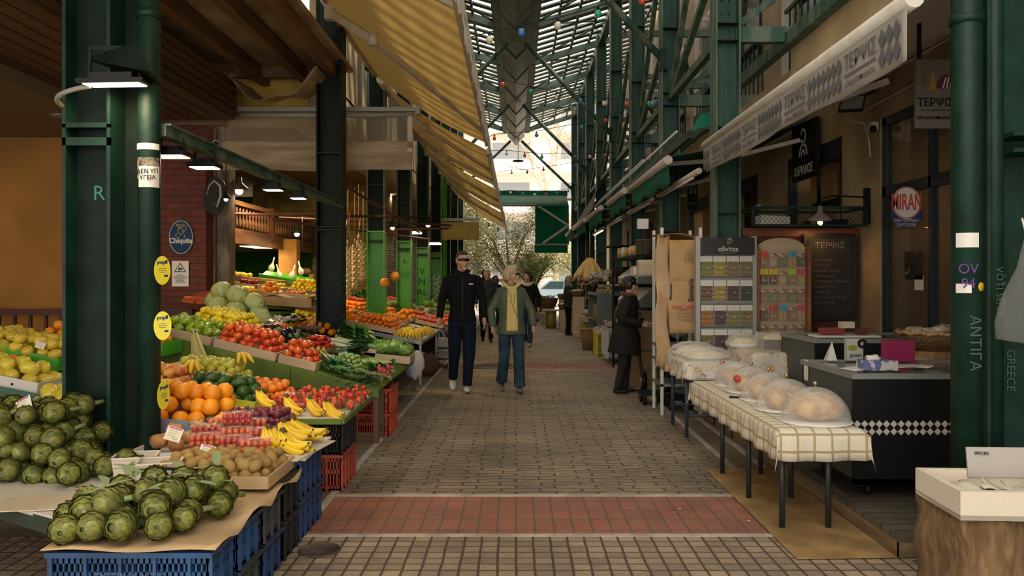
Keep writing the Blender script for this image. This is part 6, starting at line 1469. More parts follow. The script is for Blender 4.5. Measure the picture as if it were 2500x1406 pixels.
# flowered tables
flor = mat('flowered oilcloth',(.62,.55,.46),.4)
def floral():
    nt,N,L,b = nodes(flor)
    tc = N.new('ShaderNodeTexCoord');vo = N.new('ShaderNodeTexVoronoi');vo.inputs['Scale'].default_value = 11;L.new(tc.outputs['Object'],vo.inputs[0])
    lt = N.new('ShaderNodeMath');lt.operation = 'LESS_THAN';lt.inputs[1].default_value = .33;L.new(vo.outputs['Distance'],lt.inputs[0])
    nz = N.new('ShaderNodeTexNoise');nz.inputs['Scale'].default_value = 60;L.new(tc.outputs['Object'],nz.inputs[0])
    g2 = N.new('ShaderNodeMath');g2.operation = 'GREATER_THAN';g2.inputs[1].default_value = .47;L.new(nz.outputs[0],g2.inputs[0])
    mu = N.new('ShaderNodeMath');mu.operation = 'MULTIPLY';L.new(lt.outputs[0],mu.inputs[0]);L.new(g2.outputs[0],mu.inputs[1])
    cr = N.new('ShaderNodeValToRGB');cr.color_ramp.interpolation = 'CONSTANT';e = cr.color_ramp.elements;e[0].color = (.6,.32,.05,1);e[1].color = (.45,.15,.06,1);e[1].position = .4
    q = e.new(.65);q.color = (.3,.27,.2,1);q = e.new(.85);q.color = (.2,.19,.13,1)
    L.new(vo.outputs['Color'],cr.inputs[0])
    v2 = N.new('ShaderNodeTexVoronoi');v2.inputs['Scale'].default_value = 26;v2.feature = 'DISTANCE_TO_EDGE';L.new(tc.outputs['Object'],v2.inputs[0])
    l2 = N.new('ShaderNodeMath');l2.operation = 'LESS_THAN';l2.inputs[1].default_value = .028;L.new(v2.outputs[0],l2.inputs[0])
    n3 = N.new('ShaderNodeTexNoise');n3.inputs['Scale'].default_value = 14;L.new(tc.outputs['Object'],n3.inputs[0]);g3 = N.new('ShaderNodeMath');g3.operation = 'GREATER_THAN';g3.inputs[1].default_value = .52;L.new(n3.outputs[0],g3.inputs[0])
    m4 = N.new('ShaderNodeMath');m4.operation = 'MULTIPLY';L.new(l2.outputs[0],m4.inputs[0]);L.new(g3.outputs[0],m4.inputs[1])
    a = N.new('ShaderNodeMix');a.data_type = 'RGBA';a.inputs[6].default_value = (.6,.53,.44,1);a.inputs[7].default_value = (.26,.24,.18,1);L.new(m4.outputs[0],a.inputs[0])
    c = N.new('ShaderNodeMix');c.data_type = 'RGBA';L.new(a.outputs[2],c.inputs[6]);L.new(cr.outputs[0],c.inputs[7]);L.new(mu.outputs[0],c.inputs[0]);L.new(c.outputs[2],b.inputs['Base Color'])
floral()
table('table on blue-black tube legs under the flowered oilcloth',1.5,2.0,7.25,8.0,.685,[(1.52,7.3,0),(1.93,7.3,0),(1.52,7.95,0),(1.93,7.95,0)],blueleg,stretch=True)
draped('oilcloth','flowered oilcloth over the table left of the domes',1.49,2.02,7.22,8.02,.687,.16,flor,flare=.25)
m = MB();m.span((2.04,7.0,.112),(2.6,7.75,.775));m.solo('counter_block',card,'cardboard-sided counter under the higher flowered cloth','counter')
draped('oilcloth','higher flowered oilcloth over the counter behind the domes',2.03,2.62,6.98,7.77,.778,.2,flor,flare=.12)
wrap = film('crinkled wrap',(.92,.9,.86),.16,.12,.35)
def wrapped(x,y,z,rx,ry,h,lab,inner,im,n=18):
    o = thing('wrapped_tray',lab,'tray',(x,y,z),group=None)
    m = MB();m.lathe([(rx * .8,0),(rx,.035),(rx * .97,.035),(rx * .78,.006),(.01,.006)],26,sy=ry / rx);m.part('tray',white,o,world=False)
    m = MB();m.ball((0,0,.03),(rx * .8,ry * .8,h),18,10,fn=lambda q: 1 + .08 * math.sin(q.x * 9) * math.cos(q.y * 8));m.part(inner,im,o,world=False)
    m = MB();m.ball((0,0,.035),(rx * 1.12,ry * 1.12,h + .03),26,14,fn=lambda q: 1 + .06 * math.sin(q.x * 17 + q.z * 13) * math.cos(q.y * 19) + .05 * math.sin(q.x * 31));m.v = [(a,b,max(c,.0)) for a,b,c in m.v];m.part('plastic_wrap',wrap,o,world=False)
    return o
past = mat('pale pastry',(.68,.55,.36),.8,var=.15,vs=12);choc = mat('chocolate cake',(.07,.022,.016),.6)
wrapped(1.72,7.42,.69,.2,.16,.05,'white tray of pastry in clear wrap, nearest on the flowered cloth','pastry',past)
wrapped(1.68,7.78,.69,.2,.16,.07,'tray in crinkled clear wrap behind, at the left end of the flowered cloth','pastry',past)
wrapped(2.12,7.62,.782,.15,.12,.06,'white tray of pastry in clear wrap next to the chocolate cake','pastry',past)
o = thing('chocolate_cake','dark chocolate cake with a pale domed top in clear wrap on the higher counter','cake',(2.38,7.4,.782))
m = MB();m.box((0,0,.045),(.33,.24,.09));m.part('cake_body',choc,o,world=False);m = MB();m.ball((0,0,.09),(.155,.11,.055),18,10,fn=lambda q: 1 + .03 * math.cos(10 * math.atan2(q.y,q.x)));m.part('domed_top',past,o,world=False)
m = MB();m.box((0,0,.075),(.36,.27,.15));m.part('plastic_wrap',wrap,o,world=False)
m = MB();m.ball((0,0,.03),(.05,.04,.035),10,7);m.solo('chocolate_piece',choc,'small dark chocolate piece behind the trays','cake',loc=(1.9,7.85,.69))
# freezers
ft = mat('freezer frame',(.19,.2,.19),.45);fg = film('freezer glass',(.2,.22,.22),.35,.05,.55);fside = mat('freezer side',(.05,.055,.05),.5)
def freezer(lab,x0,x1,y0,y1,z0,z1,band):
    o = thing('chest_freezer',lab,'freezer',((x0 + x1) / 2,(y0 + y1) / 2,z0 - .085))
    m = MB();t = .03
    m.span((x0,y0,z0),(x1,y0 + t,z1 - .03),0);m.span((x0,y1 - t,z0),(x1,y1,z1 - .03),0);m.span((x0,y0 + t,z0),(x0 + t,y1 - t,z1 - .03),1);m.span((x1 - t,y0 + t,z0),(x1,y1 - t,z1 - .03),1);m.span((x0,y0,z0),(x1,y1,z0 + t));m.part('cabinet',[black,fside],o)
    m = MB();f_ = .05
    m.span((x0 - .01,y0 - .01,z1 - .03),(x1 + .01,y0 + f_,z1));m.span((x0 - .01,y1 - f_,z1 - .03),(x1 + .01,y1 + .01,z1));m.span((x0 - .01,y0 + f_,z1 - .03),(x0 + f_,y1 - f_,z1));m.span((x1 - f_,y0 + f_,z1 - .03),(x1 + .01,y1 - f_,z1));m.span(((x0 + x1) / 2 - .02,y0 + f_,z1 - .02),((x0 + x1) / 2 + .02,y1 - f_,z1));m.part('lid_frame',ft,o)
    m = MB();m.span((x0 + f_,y0 + f_,z1 - .015),(x1 - f_,y1 - f_,z1 - .008));m.part('lid_glass',fg,o)
    for x,y in ((x0 + .12,y0 + .1),(x1 - .12,y0 + .1),(x0 + .12,y1 - .1),(x1 - .12,y1 - .1)):
        m = MB();m.tube([(x - .015,y,z0 - .05),(x + .015,y,z0 - .05)],.034,14);m.box((x,y,z0 - .02),(.04,.05,.04));m.part('caster',black,o)
    if band:
        m = MB();st = .043;n = int((x1 - x0) / st)
        for i in range(n):
            for r_ in range(2):
                xc,zc = x0 + st * (i + .5),.555 - r_ * .045
                m.poly([(xc - st * .48,y0 - .001,zc),(xc,y0 - .001,zc - .022),(xc + st * .48,y0 - .001,zc),(xc,y0 - .001,zc + .022)],.001,(0,-1,0))
        m.part('diamond_band',mat('band white',(.55,.52,.47),.5),o)
    return o
freezer('black chest freezer with a white diamond band, nearest on the deck',1.99,3.1,4.83,5.7,.2,.85,True)
freezer('second black chest freezer, behind the nearer one',2.3,3.4,6.3,7.1,.2,.95,False)
for (a,b,c_,d_,e,f2,lab,mm) in ((2.0,5.05,.852,.2,.16,.3,'crumpled white sheet at the left corner of the near freezer',sw),(2.35,5.15,.853,.24,.18,-.2,'white papers lying right of the glove box',sw)):
    m = MB();m.grid(lambda u,v: ((u - .5) * d_ * math.cos(f2) - (v - .5) * e * math.sin(f2),(u - .5) * d_ * math.sin(f2) + (v - .5) * e * math.cos(f2),.004 + .02 * abs(math.sin(u * 4 + v * 3)) * u),6,5);m.solo('paper',mm,lab,'paper',solid=.001,loc=(a + .12,b,c_))
o = thing('glove_box','white glove box with blue print and a glove sticking out on the near freezer','box',(2.22,5.04,.852));m = MB();m.box((0,0,.03),(.21,.11,.06));m.part('carton',mat('glove print',(.5,.48,.45),.5,col2=(.1,.12,.3),vs=14,ramp=(.5,.55)),o,world=False)
m = MB();m.ball((-.02,0,.07),(.05,.03,.022),10,7,fn=lambda q: 1 + .3 * math.sin(q.x * 7));m.part('glove',sw,o,world=False)
M_ = face((2.32,5.6,.93),(1,.1,0),(0,0,1));o = thing('drink_carton','white and olive carton lettered green on the near freezer','carton',(2.32,5.62,.852));m = MB();m.box((2.32,5.63,.927),(.11,.05,.15));m.part('carton_body',mat('grey white card',(.42,.41,.38),.5),o);text('green',.035,black,'lettering',o,face((2.325,5.603,.89),(1,0,0),(0,0,1)));ell(.035,.02,face((2.3,5.604,.94),(1,0,0),(0,0,1)),mat('olive print',(.25,.25,.03)),'green_blob',o,th=.001);ell(.032,.032,face((2.365,5.6,.97),(1,0,0),(0,0,1)),black,'black_ring',o,th=.004,a0=0,a1=2 * PI,w_=.018)
m = MB();m.box((0,0,.07),(.185,.1,.14));m.solo('pink_box',mat('magenta card',(.3,.015,.09),.5),'magenta cardboard box on the near freezer','box',loc=(2.6,5.58,.852))
m = MB();m.poly([(-.035,0,0),(.035,0,0),(0,.0,.13)],.003,(0,1,0));m.poly([(-.035,.06,0),(.035,.06,0),(0,.003,.13)],.003,(0,1,0));m.solo('card_pyramid',sw,'white folded triangular card standing on the near freezer','card',loc=(2.16,5.6,.852))
m = MB();m.box((1.982,5.6,.79),(.003,.075,.14));m.solo('freezer_notice',sw,'small white notice stuck on the left side of the near freezer','notice')
m = MB();m.box((2.95,5.0,.856),(.5,.12,.01));m.solo('price_strip',fside,'dark flat panel lying on the near freezer lid at the right','panel')
# boxes on second freezer
for i,(x,w_,mm) in enumerate(((2.5,.18,'dull red'),(2.62,.1,'cream'),(2.74,.08,'maroon'))):
    m = MB();m.box((0,0,.03),(w_,.08,.05));m.solo('sweets_box',mat(mm + ' card',{'dull red': (.2,.03,.03),'cream': (.5,.45,.35),'maroon': (.1,.02,.02)}[mm],.5),mm + ' sweets box on the board over the second freezer','box',loc=(x,6.5,.97 + (.05 if i == 1 else 0)))
m = MB();m.box((0,0,.01),(.5,.2,.015));m.solo('serving_board',sw,'white board under the sweets boxes on the second freezer','board',loc=(2.6,6.5,.952))
# barrel and basket
barrelm = mat('barrel oak',(.3,.17,.07),.6,var=.25,vs=8,stretch=(4,4,.4));hoop = mat('barrel hoop',(.35,.3,.22),.4,metal=.6);wick = bricks('wicker',(.34,.2,.08),(.26,.14,.05),(.08,.04,.015),.035,.014,.003,axes='XZ',bump=1)
def barrel(x,y,z,r,h,lab):
    o = thing('barrel',lab,'barrel',(x,y,z));m = MB();m.lathe([(r * .8,0),(r * .95,h * .25),(r,h * .5),(r * .95,h * .75),(r * .8,h)],24);m.part('staves',barrelm,o,world=False)
    for q in (.08,.3,.7,.92): m = MB();rr = r * (.8 + .2 * math.sin(PI * q)) + .003;m.lathe([(rr,h * q - .015),(rr,h * q + .015)],24);m.part('hoop',hoop,o,world=False)
    return o
def basket(x,y,z,r0,r1,h,lab,sy=1.0,fill=None,fm_=None,handle=False,grp=None):
    o = thing('wicker_basket',lab,'basket',(x,y,z),group=grp)
    m = MB();n = 26;pr = [(r0,0),((r0 * .45 + r1 * .55) ,h * .5),(r1,h)];pr2 = [(r1 - .015,h),(r0 - .01,.012),(.01,.012)]
    m.lathe(pr + pr2,n,sy=sy);m.part('basket_wall',wick,o,world=False)
    m = MB();m.tube([(r1 * math.cos(2 * PI * i / 24),r1 * sy * math.sin(2 * PI * i / 24),h + .008 * math.sin(i * 3)) for i in range(25)],.014,6,caps=False);m.part('braided_rim',mat('wicker rim',(.36,.22,.1),.7,var=.3,vs=40),o,world=False)
    if handle: m = MB();m.tube([(r1 * math.cos(t),0,h + r1 * 1.1 * math.sin(t)) for t in [PI * i / 12 for i in range(13)]],.012,6);m.part('handle',MC['wicker rim'],o,world=False)
    if fill: m = MB();fill(m,r1,h);q = m.part('contents',fm_,o,world=False);q['kind'] = 'stuff'
    return o
barrel(3.0,5.98,.112,.2,.78,'oak barrel standing behind the near freezer')
def packs(m,r,h):
    for i in range(9): a = i * 2.4;m.ball((math.cos(a) * r * .5,math.sin(a) * r * .5,h * .85 + .02 * (i % 3)),(.07,.05,.04),8,6,fn=lambda q: 1 + .2 * math.sin(q.x * 9 + i))
basket(3.02,5.96,.895,.12,.23,.13,'shallow woven basket of wrapped goods on the barrel',fill=packs,fm_=mat('glossy wrapped goods',(.2,.17,.1),.15,col2=(.45,.4,.3),vs=12))
# wooden hut wall with chalkboard
plank = bricks('red brown planks',(.13,.035,.015),(.1,.028,.012),(.015,.006,.004),2.6,.13,.007,axes='XZ',bump=.5,var=.4)
o = thing('wooden_partition','dark red-brown plank partition carrying the chalkboard','partition',(3.0,8.62,.11));m = MB();m.span((2.38,8.58,.112),(3.58,8.66,1.86));m.part('planks',plank,o);m = MB();m.span((2.36,8.55,1.86),(3.58,8.68,1.95));m.part('top_board',mat('varnished board',(.2,.06,.02),.4,var=.25,stretch=(.2,1,1)),o)
o = thing('chalkboard','framed chalkboard menu with handwritten Greek lines','chalkboard',(3.26,8.5,1.0));M_ = face((3.25,8.5,1.44),(1,0,0),(0,0,1))
m = MB();m.box((0,0,0),(.54,.9,.03),M=M_);m.part('frame',mat('black frame',(.012,.01,.01),.4),o);m = MB();m.box((0,0,.018),(.44,.79,.004),M=M_);m.part('slate',mat('chalk slate',(.012,.012,.013),.8,col2=(.022,.022,.023),vs=5),o)
chalk = mat('chalk',(.14,.13,.12),.9)
text('ΤΕΡΨΙΣ',.085,mat('bright chalk',(.19,.18,.16)),'heading',o,M_ @ Matrix.Translation((0,.32,.022)),ext=.0003)
m = MB();m.box((0,.265,.0215),(.26,.003,.001),M=M_);m.part('underline',chalk,o)
for i,s_ in enumerate(('ΠΑΣΤΟΥΡΜΑΣ','ΣΟΥΤΖΟΥΚΙ','ΛΑΚΕΡΔΑ ΠΟΛΙΤΙΚΗ','ΚΑΣΕΡΙ ΠΑΛΑΙΟ','ΜΑΝΟΥΡΙ ΜΕ ΤΣΙΠΟΥΡΟ','ΓΑΛΛΙΚΑ ΤΥΡΙΑ','ΛΟΥΚΑΝΙΚΟ','ΜΟΤΣΑΡΕΛΑ ΚΡΟΑΤΙΚΗ','ΜΠΑΚΑΛΙΑΡΟΣ')): text('- ' + s_,.033,chalk,'chalk_line',o,M_ @ Matrix.Translation((-.19,.17 - i * .055,.022)),align='LEFT',ext=.0003,sx=.9)
# wire basket above
o = thing('wire_cage','green framed wire mesh tray on top of the plank partition','cage',(3.0,8.6,1.955));x0,x1,y0,y1,z0,z1 = 2.4,3.55,8.3,8.85,1.96,2.14
m = MB();[m.bar(a,b,.025,.025) for a,b in (((x0,y0,z0),(x1,y0,z0)),((x0,y0,z1),(x1,y0,z1)),((x0,y0,z0),(x0,y0,z1)),((x1,y0,z0),(x1,y0,z1)),((x0,y1,z1),(x1,y1,z1)),((x0,y0,z1),(x0,y1,z1)),((x1,y0,z1),(x1,y1,z1)))];m.part('frame',green,o)
m = MB();n = 26
for i in range(n): x = x0 + (x1 - x0) * i / n;m.bar((x,y0,z0),(min(x1,x + .16),y0,z1),.003,.003);m.bar((min(x1,x + .16),y0,z0),(x,y0,z1),.003,.003)
m.span((x0,y0,z0 - .004),(x1,y1,z0));m.part('wire_mesh',dark,o)
m = MB();m.box((0,0,.05),(.3,.2,.1),rot=(0,.06,0));m.solo('cage_box',sw,'white flat carton lying in the wire mesh tray','box',loc=(2.66,8.5,1.965))
m = MB();m.box((0,0,.03),(.4,.2,.06),rot=(0,-.05,.1));m.solo('cage_box',dark,'dark flat pack lying in the wire mesh tray','box',loc=(3.2,8.5,1.965))
# bracket lamp
o = thing('wall_lamp','grey enamel bracket lamp with a glowing amber bulb','lamp',(3.08,8.3,2.0))
m = MB();m.lathe([(.115,0),(.11,.025),(.06,.065),(.03,.09),(.028,.15),(.01,.16)],24);m.f = [f for f in m.f];m.part('lamp_shade',mat('grey enamel',(.22,.2,.17),.4),o,world=False)
m = MB();m.ball((0,0,-.012),(.025,.025,.035),12,8);m.part('bulb',bulbm,o,world=False)
m = MB();m.tube([(3.08,8.3,2.15),(3.1,8.3,2.23),(3.2,8.3,2.26),(3.55,8.35,2.25)],.009,6);m.tube([(3.1,8.3,2.14),(3.25,8.3,2.13),(3.55,8.35,2.13)],.006,6);m.part('arm',black,o);m = MB();m.span((3.55,8.32,1.98),(3.6,8.38,2.34));m.part('mounting_plate',black,o)
area(o,(0,0,-.06),.12,1.6,(1,.5,.15))
# spice rack
o = thing('spice_rack','pale wooden arched display board with brown side rails','rack',(2.66,8.2,.11))
m = MB();pts = [(2.42,8.22,.3),(2.9,8.22,.3),(2.9,8.22,1.72)] + [(2.66 + .24 * math.cos(t),8.22,1.72 + .11 * math.sin(t)) for t in [PI * i / 14 for i in range(1,14)]] + [(2.42,8.22,1.72)];m.poly(pts,.02,(0,1,0));m.part('back_board',mat('beech board',(.46,.36,.23),.6,var=.08,stretch=(.2,1,3)),o)
for x in (2.405,2.915): m = MB();m.span((x - .018,8.14,.112),(x + .018,8.25,1.74));m.part('side_rail',mat('orange brown rail',(.26,.1,.03),.5,var=.2),o)
m = MB();m.span((2.4,8.12,.112),(2.92,8.26,.3));m.part('plinth',MC['orange brown rail'],o)
pf = film('packet film',(.9,.88,.8),.06,.1,.2)
spc = [('brown',(.3,.17,.08)),('green',(.17,.19,.09)),('dark',(.12,.08,.05)),('tan',(.42,.28,.14))]
m = MB();m.box((0,0,-.11),(.072,.016,.11));PB = {n: m.mesh('spice',mat('spice ' + n,c_,.8,var=.3,vs=60)) for n,c_ in spc}
m = MB();m.box((0,-.002,-.105),(.084,.024,.15));PFI = m.mesh('film',pf)
m = MB();m.box((0,-.016,-.035),(.082,.002,.055));HD = {n: m.mesh('header',mat('header ' + n,c_,.5)) for n,c_ in (('white',(.62,.6,.55)),('red',(.55,.06,.05)),('blue',(.06,.3,.5)),('pink',(.55,.06,.15)),('yellow',(.6,.45,.03)),('lime',(.35,.5,.03)))}
m = MB();m.lathe([(.001,0),(.033,0),(.033,.002),(.001,.002)],14,M=face((0,-.017,-.05),(1,0,0),(0,0,1)),sy=.7);RD = m.mesh('round_label',mat('round label',(.6,.58,.52),.5,col2=(.3,.12,.08),vs=30))
m = MB();m.ball((-.01,-.028,-.12),(.014,.005,.02),8,6);m.box((-.01,-.028,-.06),(.006,.006,.11));SPN = m.mesh('wooden_spoon',mat('spoon wood',(.5,.28,.1),.6))
m = MB();m.box((.015,-.0165,-.12),(.018,.001,.009));PT = m.mesh('price_sticker',sw)
grid_ = ['rwgbd','yywLp','wgwgw','drbwp','wwwwg','wgwgw']
for r_ in range(6):
    for c_ in range(5):
        k_ = grid_[r_][c_];x,z = 2.475 + c_ * .0935,1.7 - r_ * .178
        desc = {'w': 'brown spice packet with a round white label','r': 'spice packet with a red header and a wooden spoon','g': 'green herb packet with a round white label','b': 'spice packet with a blue header and a wooden spoon','d': 'dark spice packet','y': 'dark packet with a yellow header and wooden spoon','L': 'spice packet with a lime green header','p': 'spice packet with a pink header and wooden spoon'}[k_]
        o = bpy.data.objects.new('spice_packet',PFI);C.objects.link(o);o.location = (x,8.19,z);tag(o,desc + ', %s row, %s' % (('top','second','third','fourth','fifth','lowest')[r_],('leftmost','second from left','middle','fourth from left','rightmost')[c_]),'packet','packets on the spice rack')
        ch = [('spice',PB['green' if k_ == 'g' else 'dark' if k_ in 'dy' else ('tan' if (r_ + c_) % 2 else 'brown')]),('price_sticker',PT)]
        hd = {'r': 'red','b': 'blue','y': 'yellow','L': 'lime','p': 'pink'}.get(k_)
        if hd: ch.append(('header',HD[hd]))
        else: ch.append(('round_label',RD))
        if k_ in 'rbyp': ch.append(('wooden_spoon',SPN))
        for nm,me in ch: q = bpy.data.objects.new(nm,me);C.objects.link(q);q.parent = o
# olive stand
o = thing('olive_stand','grey perforated display stand with a black headboard lettered olivitsa','stand',(2.08,8.15,.11))
m = MB();m.span((1.81,8.16,.15),(2.35,8.18,1.8));
for q in range(30): m.span((1.82,8.157,.3 + q * .045),(2.34,8.159,.318 + q * .045),1)
m.part('back_panel',[mat('perforated grey',(.3,.3,.28),.5,metal=.3),mat('perforation shade',(.12,.12,.11),.7)],o)
for x in (1.8,2.36): m = MB();m.span((x - .02,8.1,.112),(x + .02,8.2,1.84));m.part('side_post',mat('stand grey',(.36,.36,.33),.4,metal=.4),o)
m = MB();m.span((1.82,8.07,1.655),(2.35,8.12,1.825));m.part('headboard',mat('headboard black',(.015,.015,.016),.4),o)
M_ = face((2.09,8.068,1.74),(1,0,0),(0,0,1));text('olivitsa',.072,sw,'lettering',o,M_ @ Matrix.Translation((0,-.03,0)));text('greek traditional olives',.016,mat('dim white',(.3,.3,.3)),'strapline',o,M_ @ Matrix.Translation((0,-.068,0)))
m = MB();m.tube([M_ @ V((.004 + t * .0034 * math.cos(t),.042 + t * .004 * math.sin(t),.002)) for t in [i * .45 for i in range(1,18)]],.0022,4);m.tube([M_ @ V(p) for p in ((-.02,.075,.002),(.02,.08,.002),(.045,.05,.002),(.03,.07,.002),(.0,.068,.002))],.0022,4);m.part('olive_emblem',sw,o)
m = MB();m.span((1.8,8.0,.112),(2.37,8.2,.16));m.part('base',MC['stand grey'],o)
om = [('olive green',(.2,.2,.03)),('golden',(.36,.27,.03)),('brown green',(.2,.14,.035)),('purple',(.07,.015,.025)),('black',(.012,.012,.018)),('amber',(.36,.13,.02)),('mixed purple and gold',(.22,.1,.03))]
OB = {}
for n_,c_ in om:
    m = MB();mm = [mat('olive skin ' + n_,c_,.25,coat=.4),mat('olive skin alt ' + n_,(.09,.02,.03) if 'mixed' in n_ else tuple(v * 1.5 for v in c_),.25)]
    for i in range(6):
        for j in range(9): m.ball((-.045 + i * .018 + .006 * (j % 2),U(-.004,.004),-.062 - j * .0165),(.0095,.009,.0105),6,5,mi=(i * 3 + j * 5) % 3 == 0)
    OB[n_] = m.mesh('olives',mm)
m = MB();m.box((0,0,-.13),(.122,.026,.165));OF = m.mesh('film',pf);m = MB();m.box((0,-.013,-.028),(.124,.003,.056));OH = m.mesh('header',mat('header card',(.6,.58,.53),.5,col2=(.3,.32,.26),vs=55,ramp=(.3,.38)))
rows_ = [['olive green','golden','brown green','brown green'],['mixed purple and gold','golden','purple','black'],['amber','purple','olive green','brown green'],['brown green','purple','golden','olive green']]
for r_ in range(4):
    for c_ in range(4):
        o = bpy.data.objects.new('olive_bag',OF);C.objects.link(o);o.location = (1.885 + c_ * .131 + .004 * r_,8.13,1.645 - r_ * .243);n_ = rows_[r_][c_]
        tag(o,'bag of %s olives, %s row, %s on the grey stand' % (n_,('top','second','third','lowest')[r_],('leftmost','second from left','third from left','rightmost')[c_]),'bag','olive bags on the grey stand')
        for nm,me in (('olives',OB[n_]),('header',OH),('price_sticker',PT)): q = bpy.data.objects.new(nm,me);C.objects.link(q);q.parent = o;(nm == 'olives') and q.__setitem__('kind','stuff')
# cardboard-wrapped shelf
o = thing('wrapped_shelf','tall metal shelf wrapped in flattened cardboard boxes and clear tape','shelf',(1.68,8.7,0))
for x,y in ((1.5,8.5),(1.5,9.0),(1.9,9.0),(1.9,8.5)): m = MB();m.span((x,y,.002),(x + .03,y + .03,1.95));m.part('upright',sw,o)
m = MB();[m.span((1.5,8.5,z),(1.93,9.03,z + .025)) for z in (.3,.55,.7)];m.part('metal_shelf',steel,o)
cbm = mat('tan cardboard',(.46,.27,.1),.8,var=.12,vs=5)
m = MB();m.grid(lambda u,v: (1.58 + .33 * u,8.44 + .015 * math.sin(u * 5 + v * 7),1.36 + .46 * v),8,6);m.part('upper_sheet',cbm,o,solid=.006)
m = MB();m.grid(lambda u,v: (1.6 + .31 * u,8.42 + .012 * math.sin(u * 6 + v * 5),1.1 + .3 * v),8,6);m.part('middle_sheet',cbm,o,solid=.006)
m = MB();m.grid(lambda u,v: (1.58 + .3 * u - .03 * v,8.4 + .014 * math.sin(u * 6 + v * 5),.86 + .34 * v),8,6);m.part('lower_sheet',cbm,o,solid=.006)
m = MB();m.grid(lambda u,v: (1.44 + .14 * u + .015 * math.sin(v * 14),8.46 + .02 * math.sin(u * 3 + v * 11),.5 + 1.36 * v + .02 * math.sin(u * 9)),6,14);m.part('side_sheet',mat('taped cardboard',(.4,.23,.09),.5,col2=(.5,.33,.16),vs=6),o,solid=.008)
m = MB();m.grid(lambda u,v: (1.47 + .45 * u,8.42 + .5 * v,1.86 + .03 * math.sin(u * 4 + v * 2)),6,4);m.part('top_sheet',MC['old cardboard'],o,solid=.006)
M_ = face((1.79,8.385,1.3),(0,0,1),(-1,0,0));text('Samaria',.075,black,'lettering',o,M_,bold=.002)
m = MB();m.poly([(1.85,8.39,1.2),(1.878,8.39,1.22),(1.87,8.39,1.3),(1.86,8.39,1.37),(1.85,8.39,1.3)],.001,(0,-1,0));m.part('whale_mark',black,o)
for i in range(5): M2 = face((1.74 + i * .03,8.405,1.58),(0,0,1),(-1,0,0));text('□ παραγωγή',.022,mat('grey ink',(.16,.1,.05)),'printed_line',o,M2,align='LEFT')
m = MB();m.box((1.72,8.376,1.13),(.26,.002,.028));m.part('red_band',mat('red print',(.5,.05,.03)),o)
text('ION',.024,sw,'lettering',o,face((1.72,8.372,1.13),(-1,0,0),(0,0,-1)))
for i,s_ in enumerate(('ΓΙΑ ΕΠΑΓΓΕΛΜΑΤΙΚΗ ΧΡΗΣΗ','ΣΕ ΣΤΑΓΟΝΕΣ','ΚΟΥΒΕΡΤΟΥΡΑ','ΣΟΚΟΛΑΤΑ')): text(s_,(.014,.026,.026,.026)[i],MC['red print'] if i == 0 else MC['grey ink'],'printed_line',o,face((1.73,8.374,1.1 - i * .034),(-1,0,0),(0,0,-1)))
m = MB();m.grid(lambda u,v: (1.44 + .5 * u,8.36 + .02 * math.sin(u * 20 + v * 13),.84 + .9 * v + .03 * math.sin(u * 12)),16,16);m.part('clear_tape',film('clear tape',(.9,.85,.75),.06,.1,.15),o)
# hand truck, cartons
o = thing('hand_truck','dark green hand truck leaning beside the standing woman','hand truck',(1.68,10.3,0))
m = MB()
for x in (-.13,.13): m.bar((1.62 + x + .12,10.35,.12),(1.44 + x + .1,10.05,1.12),.03,.03)
for t in (.15,.4,.65,.9): m.bar((1.61 - .18 * t,10.35 - .3 * t,.12 + t),(1.87 - .18 * t,10.35 - .3 * t,.12 + t),.03,.02)
m.part('frame',mat('dark green tube',(.03,.05,.04),.5),o)
for x in (1.6,1.9): m = MB();m.tube([(x - .03,10.3,.13),(x + .03,10.3,.13)],.125,22);m.tube([(x - .04,10.3,.13),(x + .04,10.3,.13)],.06,14,mi=1);m.part('wheel',[black,steel],o)
m = MB();m.box((1.74,10.45,.03),(.34,.22,.01));m.part('toe_plate',steel,o)
for i in range(4): m = MB();m.box((0,0,.12),(.42,.32,.238));m.solo('carton',mat('brown carton',(.28,.16,.07),.8,var=.1),'brown carton behind the hand truck, %s in the stack' % ('lowest','second from below','third from below','topmost')[i],'carton','cartons behind the hand truck',loc=(1.66 + U(-.01,.01),10.95,.005 + i * .242))
for i,(x,y) in enumerate(((1.55,9.35),(1.78,9.0))):
    o = thing('dolly','low black dolly on casters under the wrapped shelf, %s one' % ('left','right')[i],'dolly',(x,y,0));m = MB();m.box((0,0,.12),(.3,.35,.03));m.part('deck',black,o,world=False)
    for a,b in ((-.1,-.12),(.1,-.12),(-.1,.12),(.1,.12)): m = MB();m.tube([(a - .02,b,.045),(a + .02,b,.045)],.042,12);m.part('caster',black,o,world=False)
# grain bins on stepped racks
binm = mat('bin steel',(.33,.33,.31),.3,metal=.5,var=.15);binl = film('bin lid',(.8,.8,.78),.3,.1,.4);grain = mat('grain',(.35,.28,.18),.8,col2=(.2,.17,.12),vs=50)
bm_ = MB();bm_.poly([(-.14,-.12,0),(-.14,-.12,.08),(-.14,.12,.26),(-.14,.12,0)],.28,(1,0,0));BNM = bm_.mesh('bin',binm);bl = MB();bl.poly([(-.13,-.125,.085),(-.13,.115,.268),(-.13,.115,.275),(-.13,-.125,.095)],.26,(1,0,0));BLM = bl.mesh('lid',binl);bg_ = MB();bg_.poly([(-.12,-.122,.01),(-.12,-.122,.07),(-.12,-.126,.07),(-.12,-.126,.01)],.24,(1,0,0));BGM = bg_.mesh('grain',grain)
o = thing('bin_rack','dark rack holding rows of tilted steel grain bins','rack',(1.95,11.6,0));m = MB()
for t in range(4): m.span((1.6,11.0 + 0,.38 + t * .32),(2.2,12.8,.395 + t * .32))
m.span((2.18,11,.002),(2.22,12.8,1.6));m.span((1.62,12.78,.002),(2.2,12.82,1.5));m.part('rack_frame',dark,o)
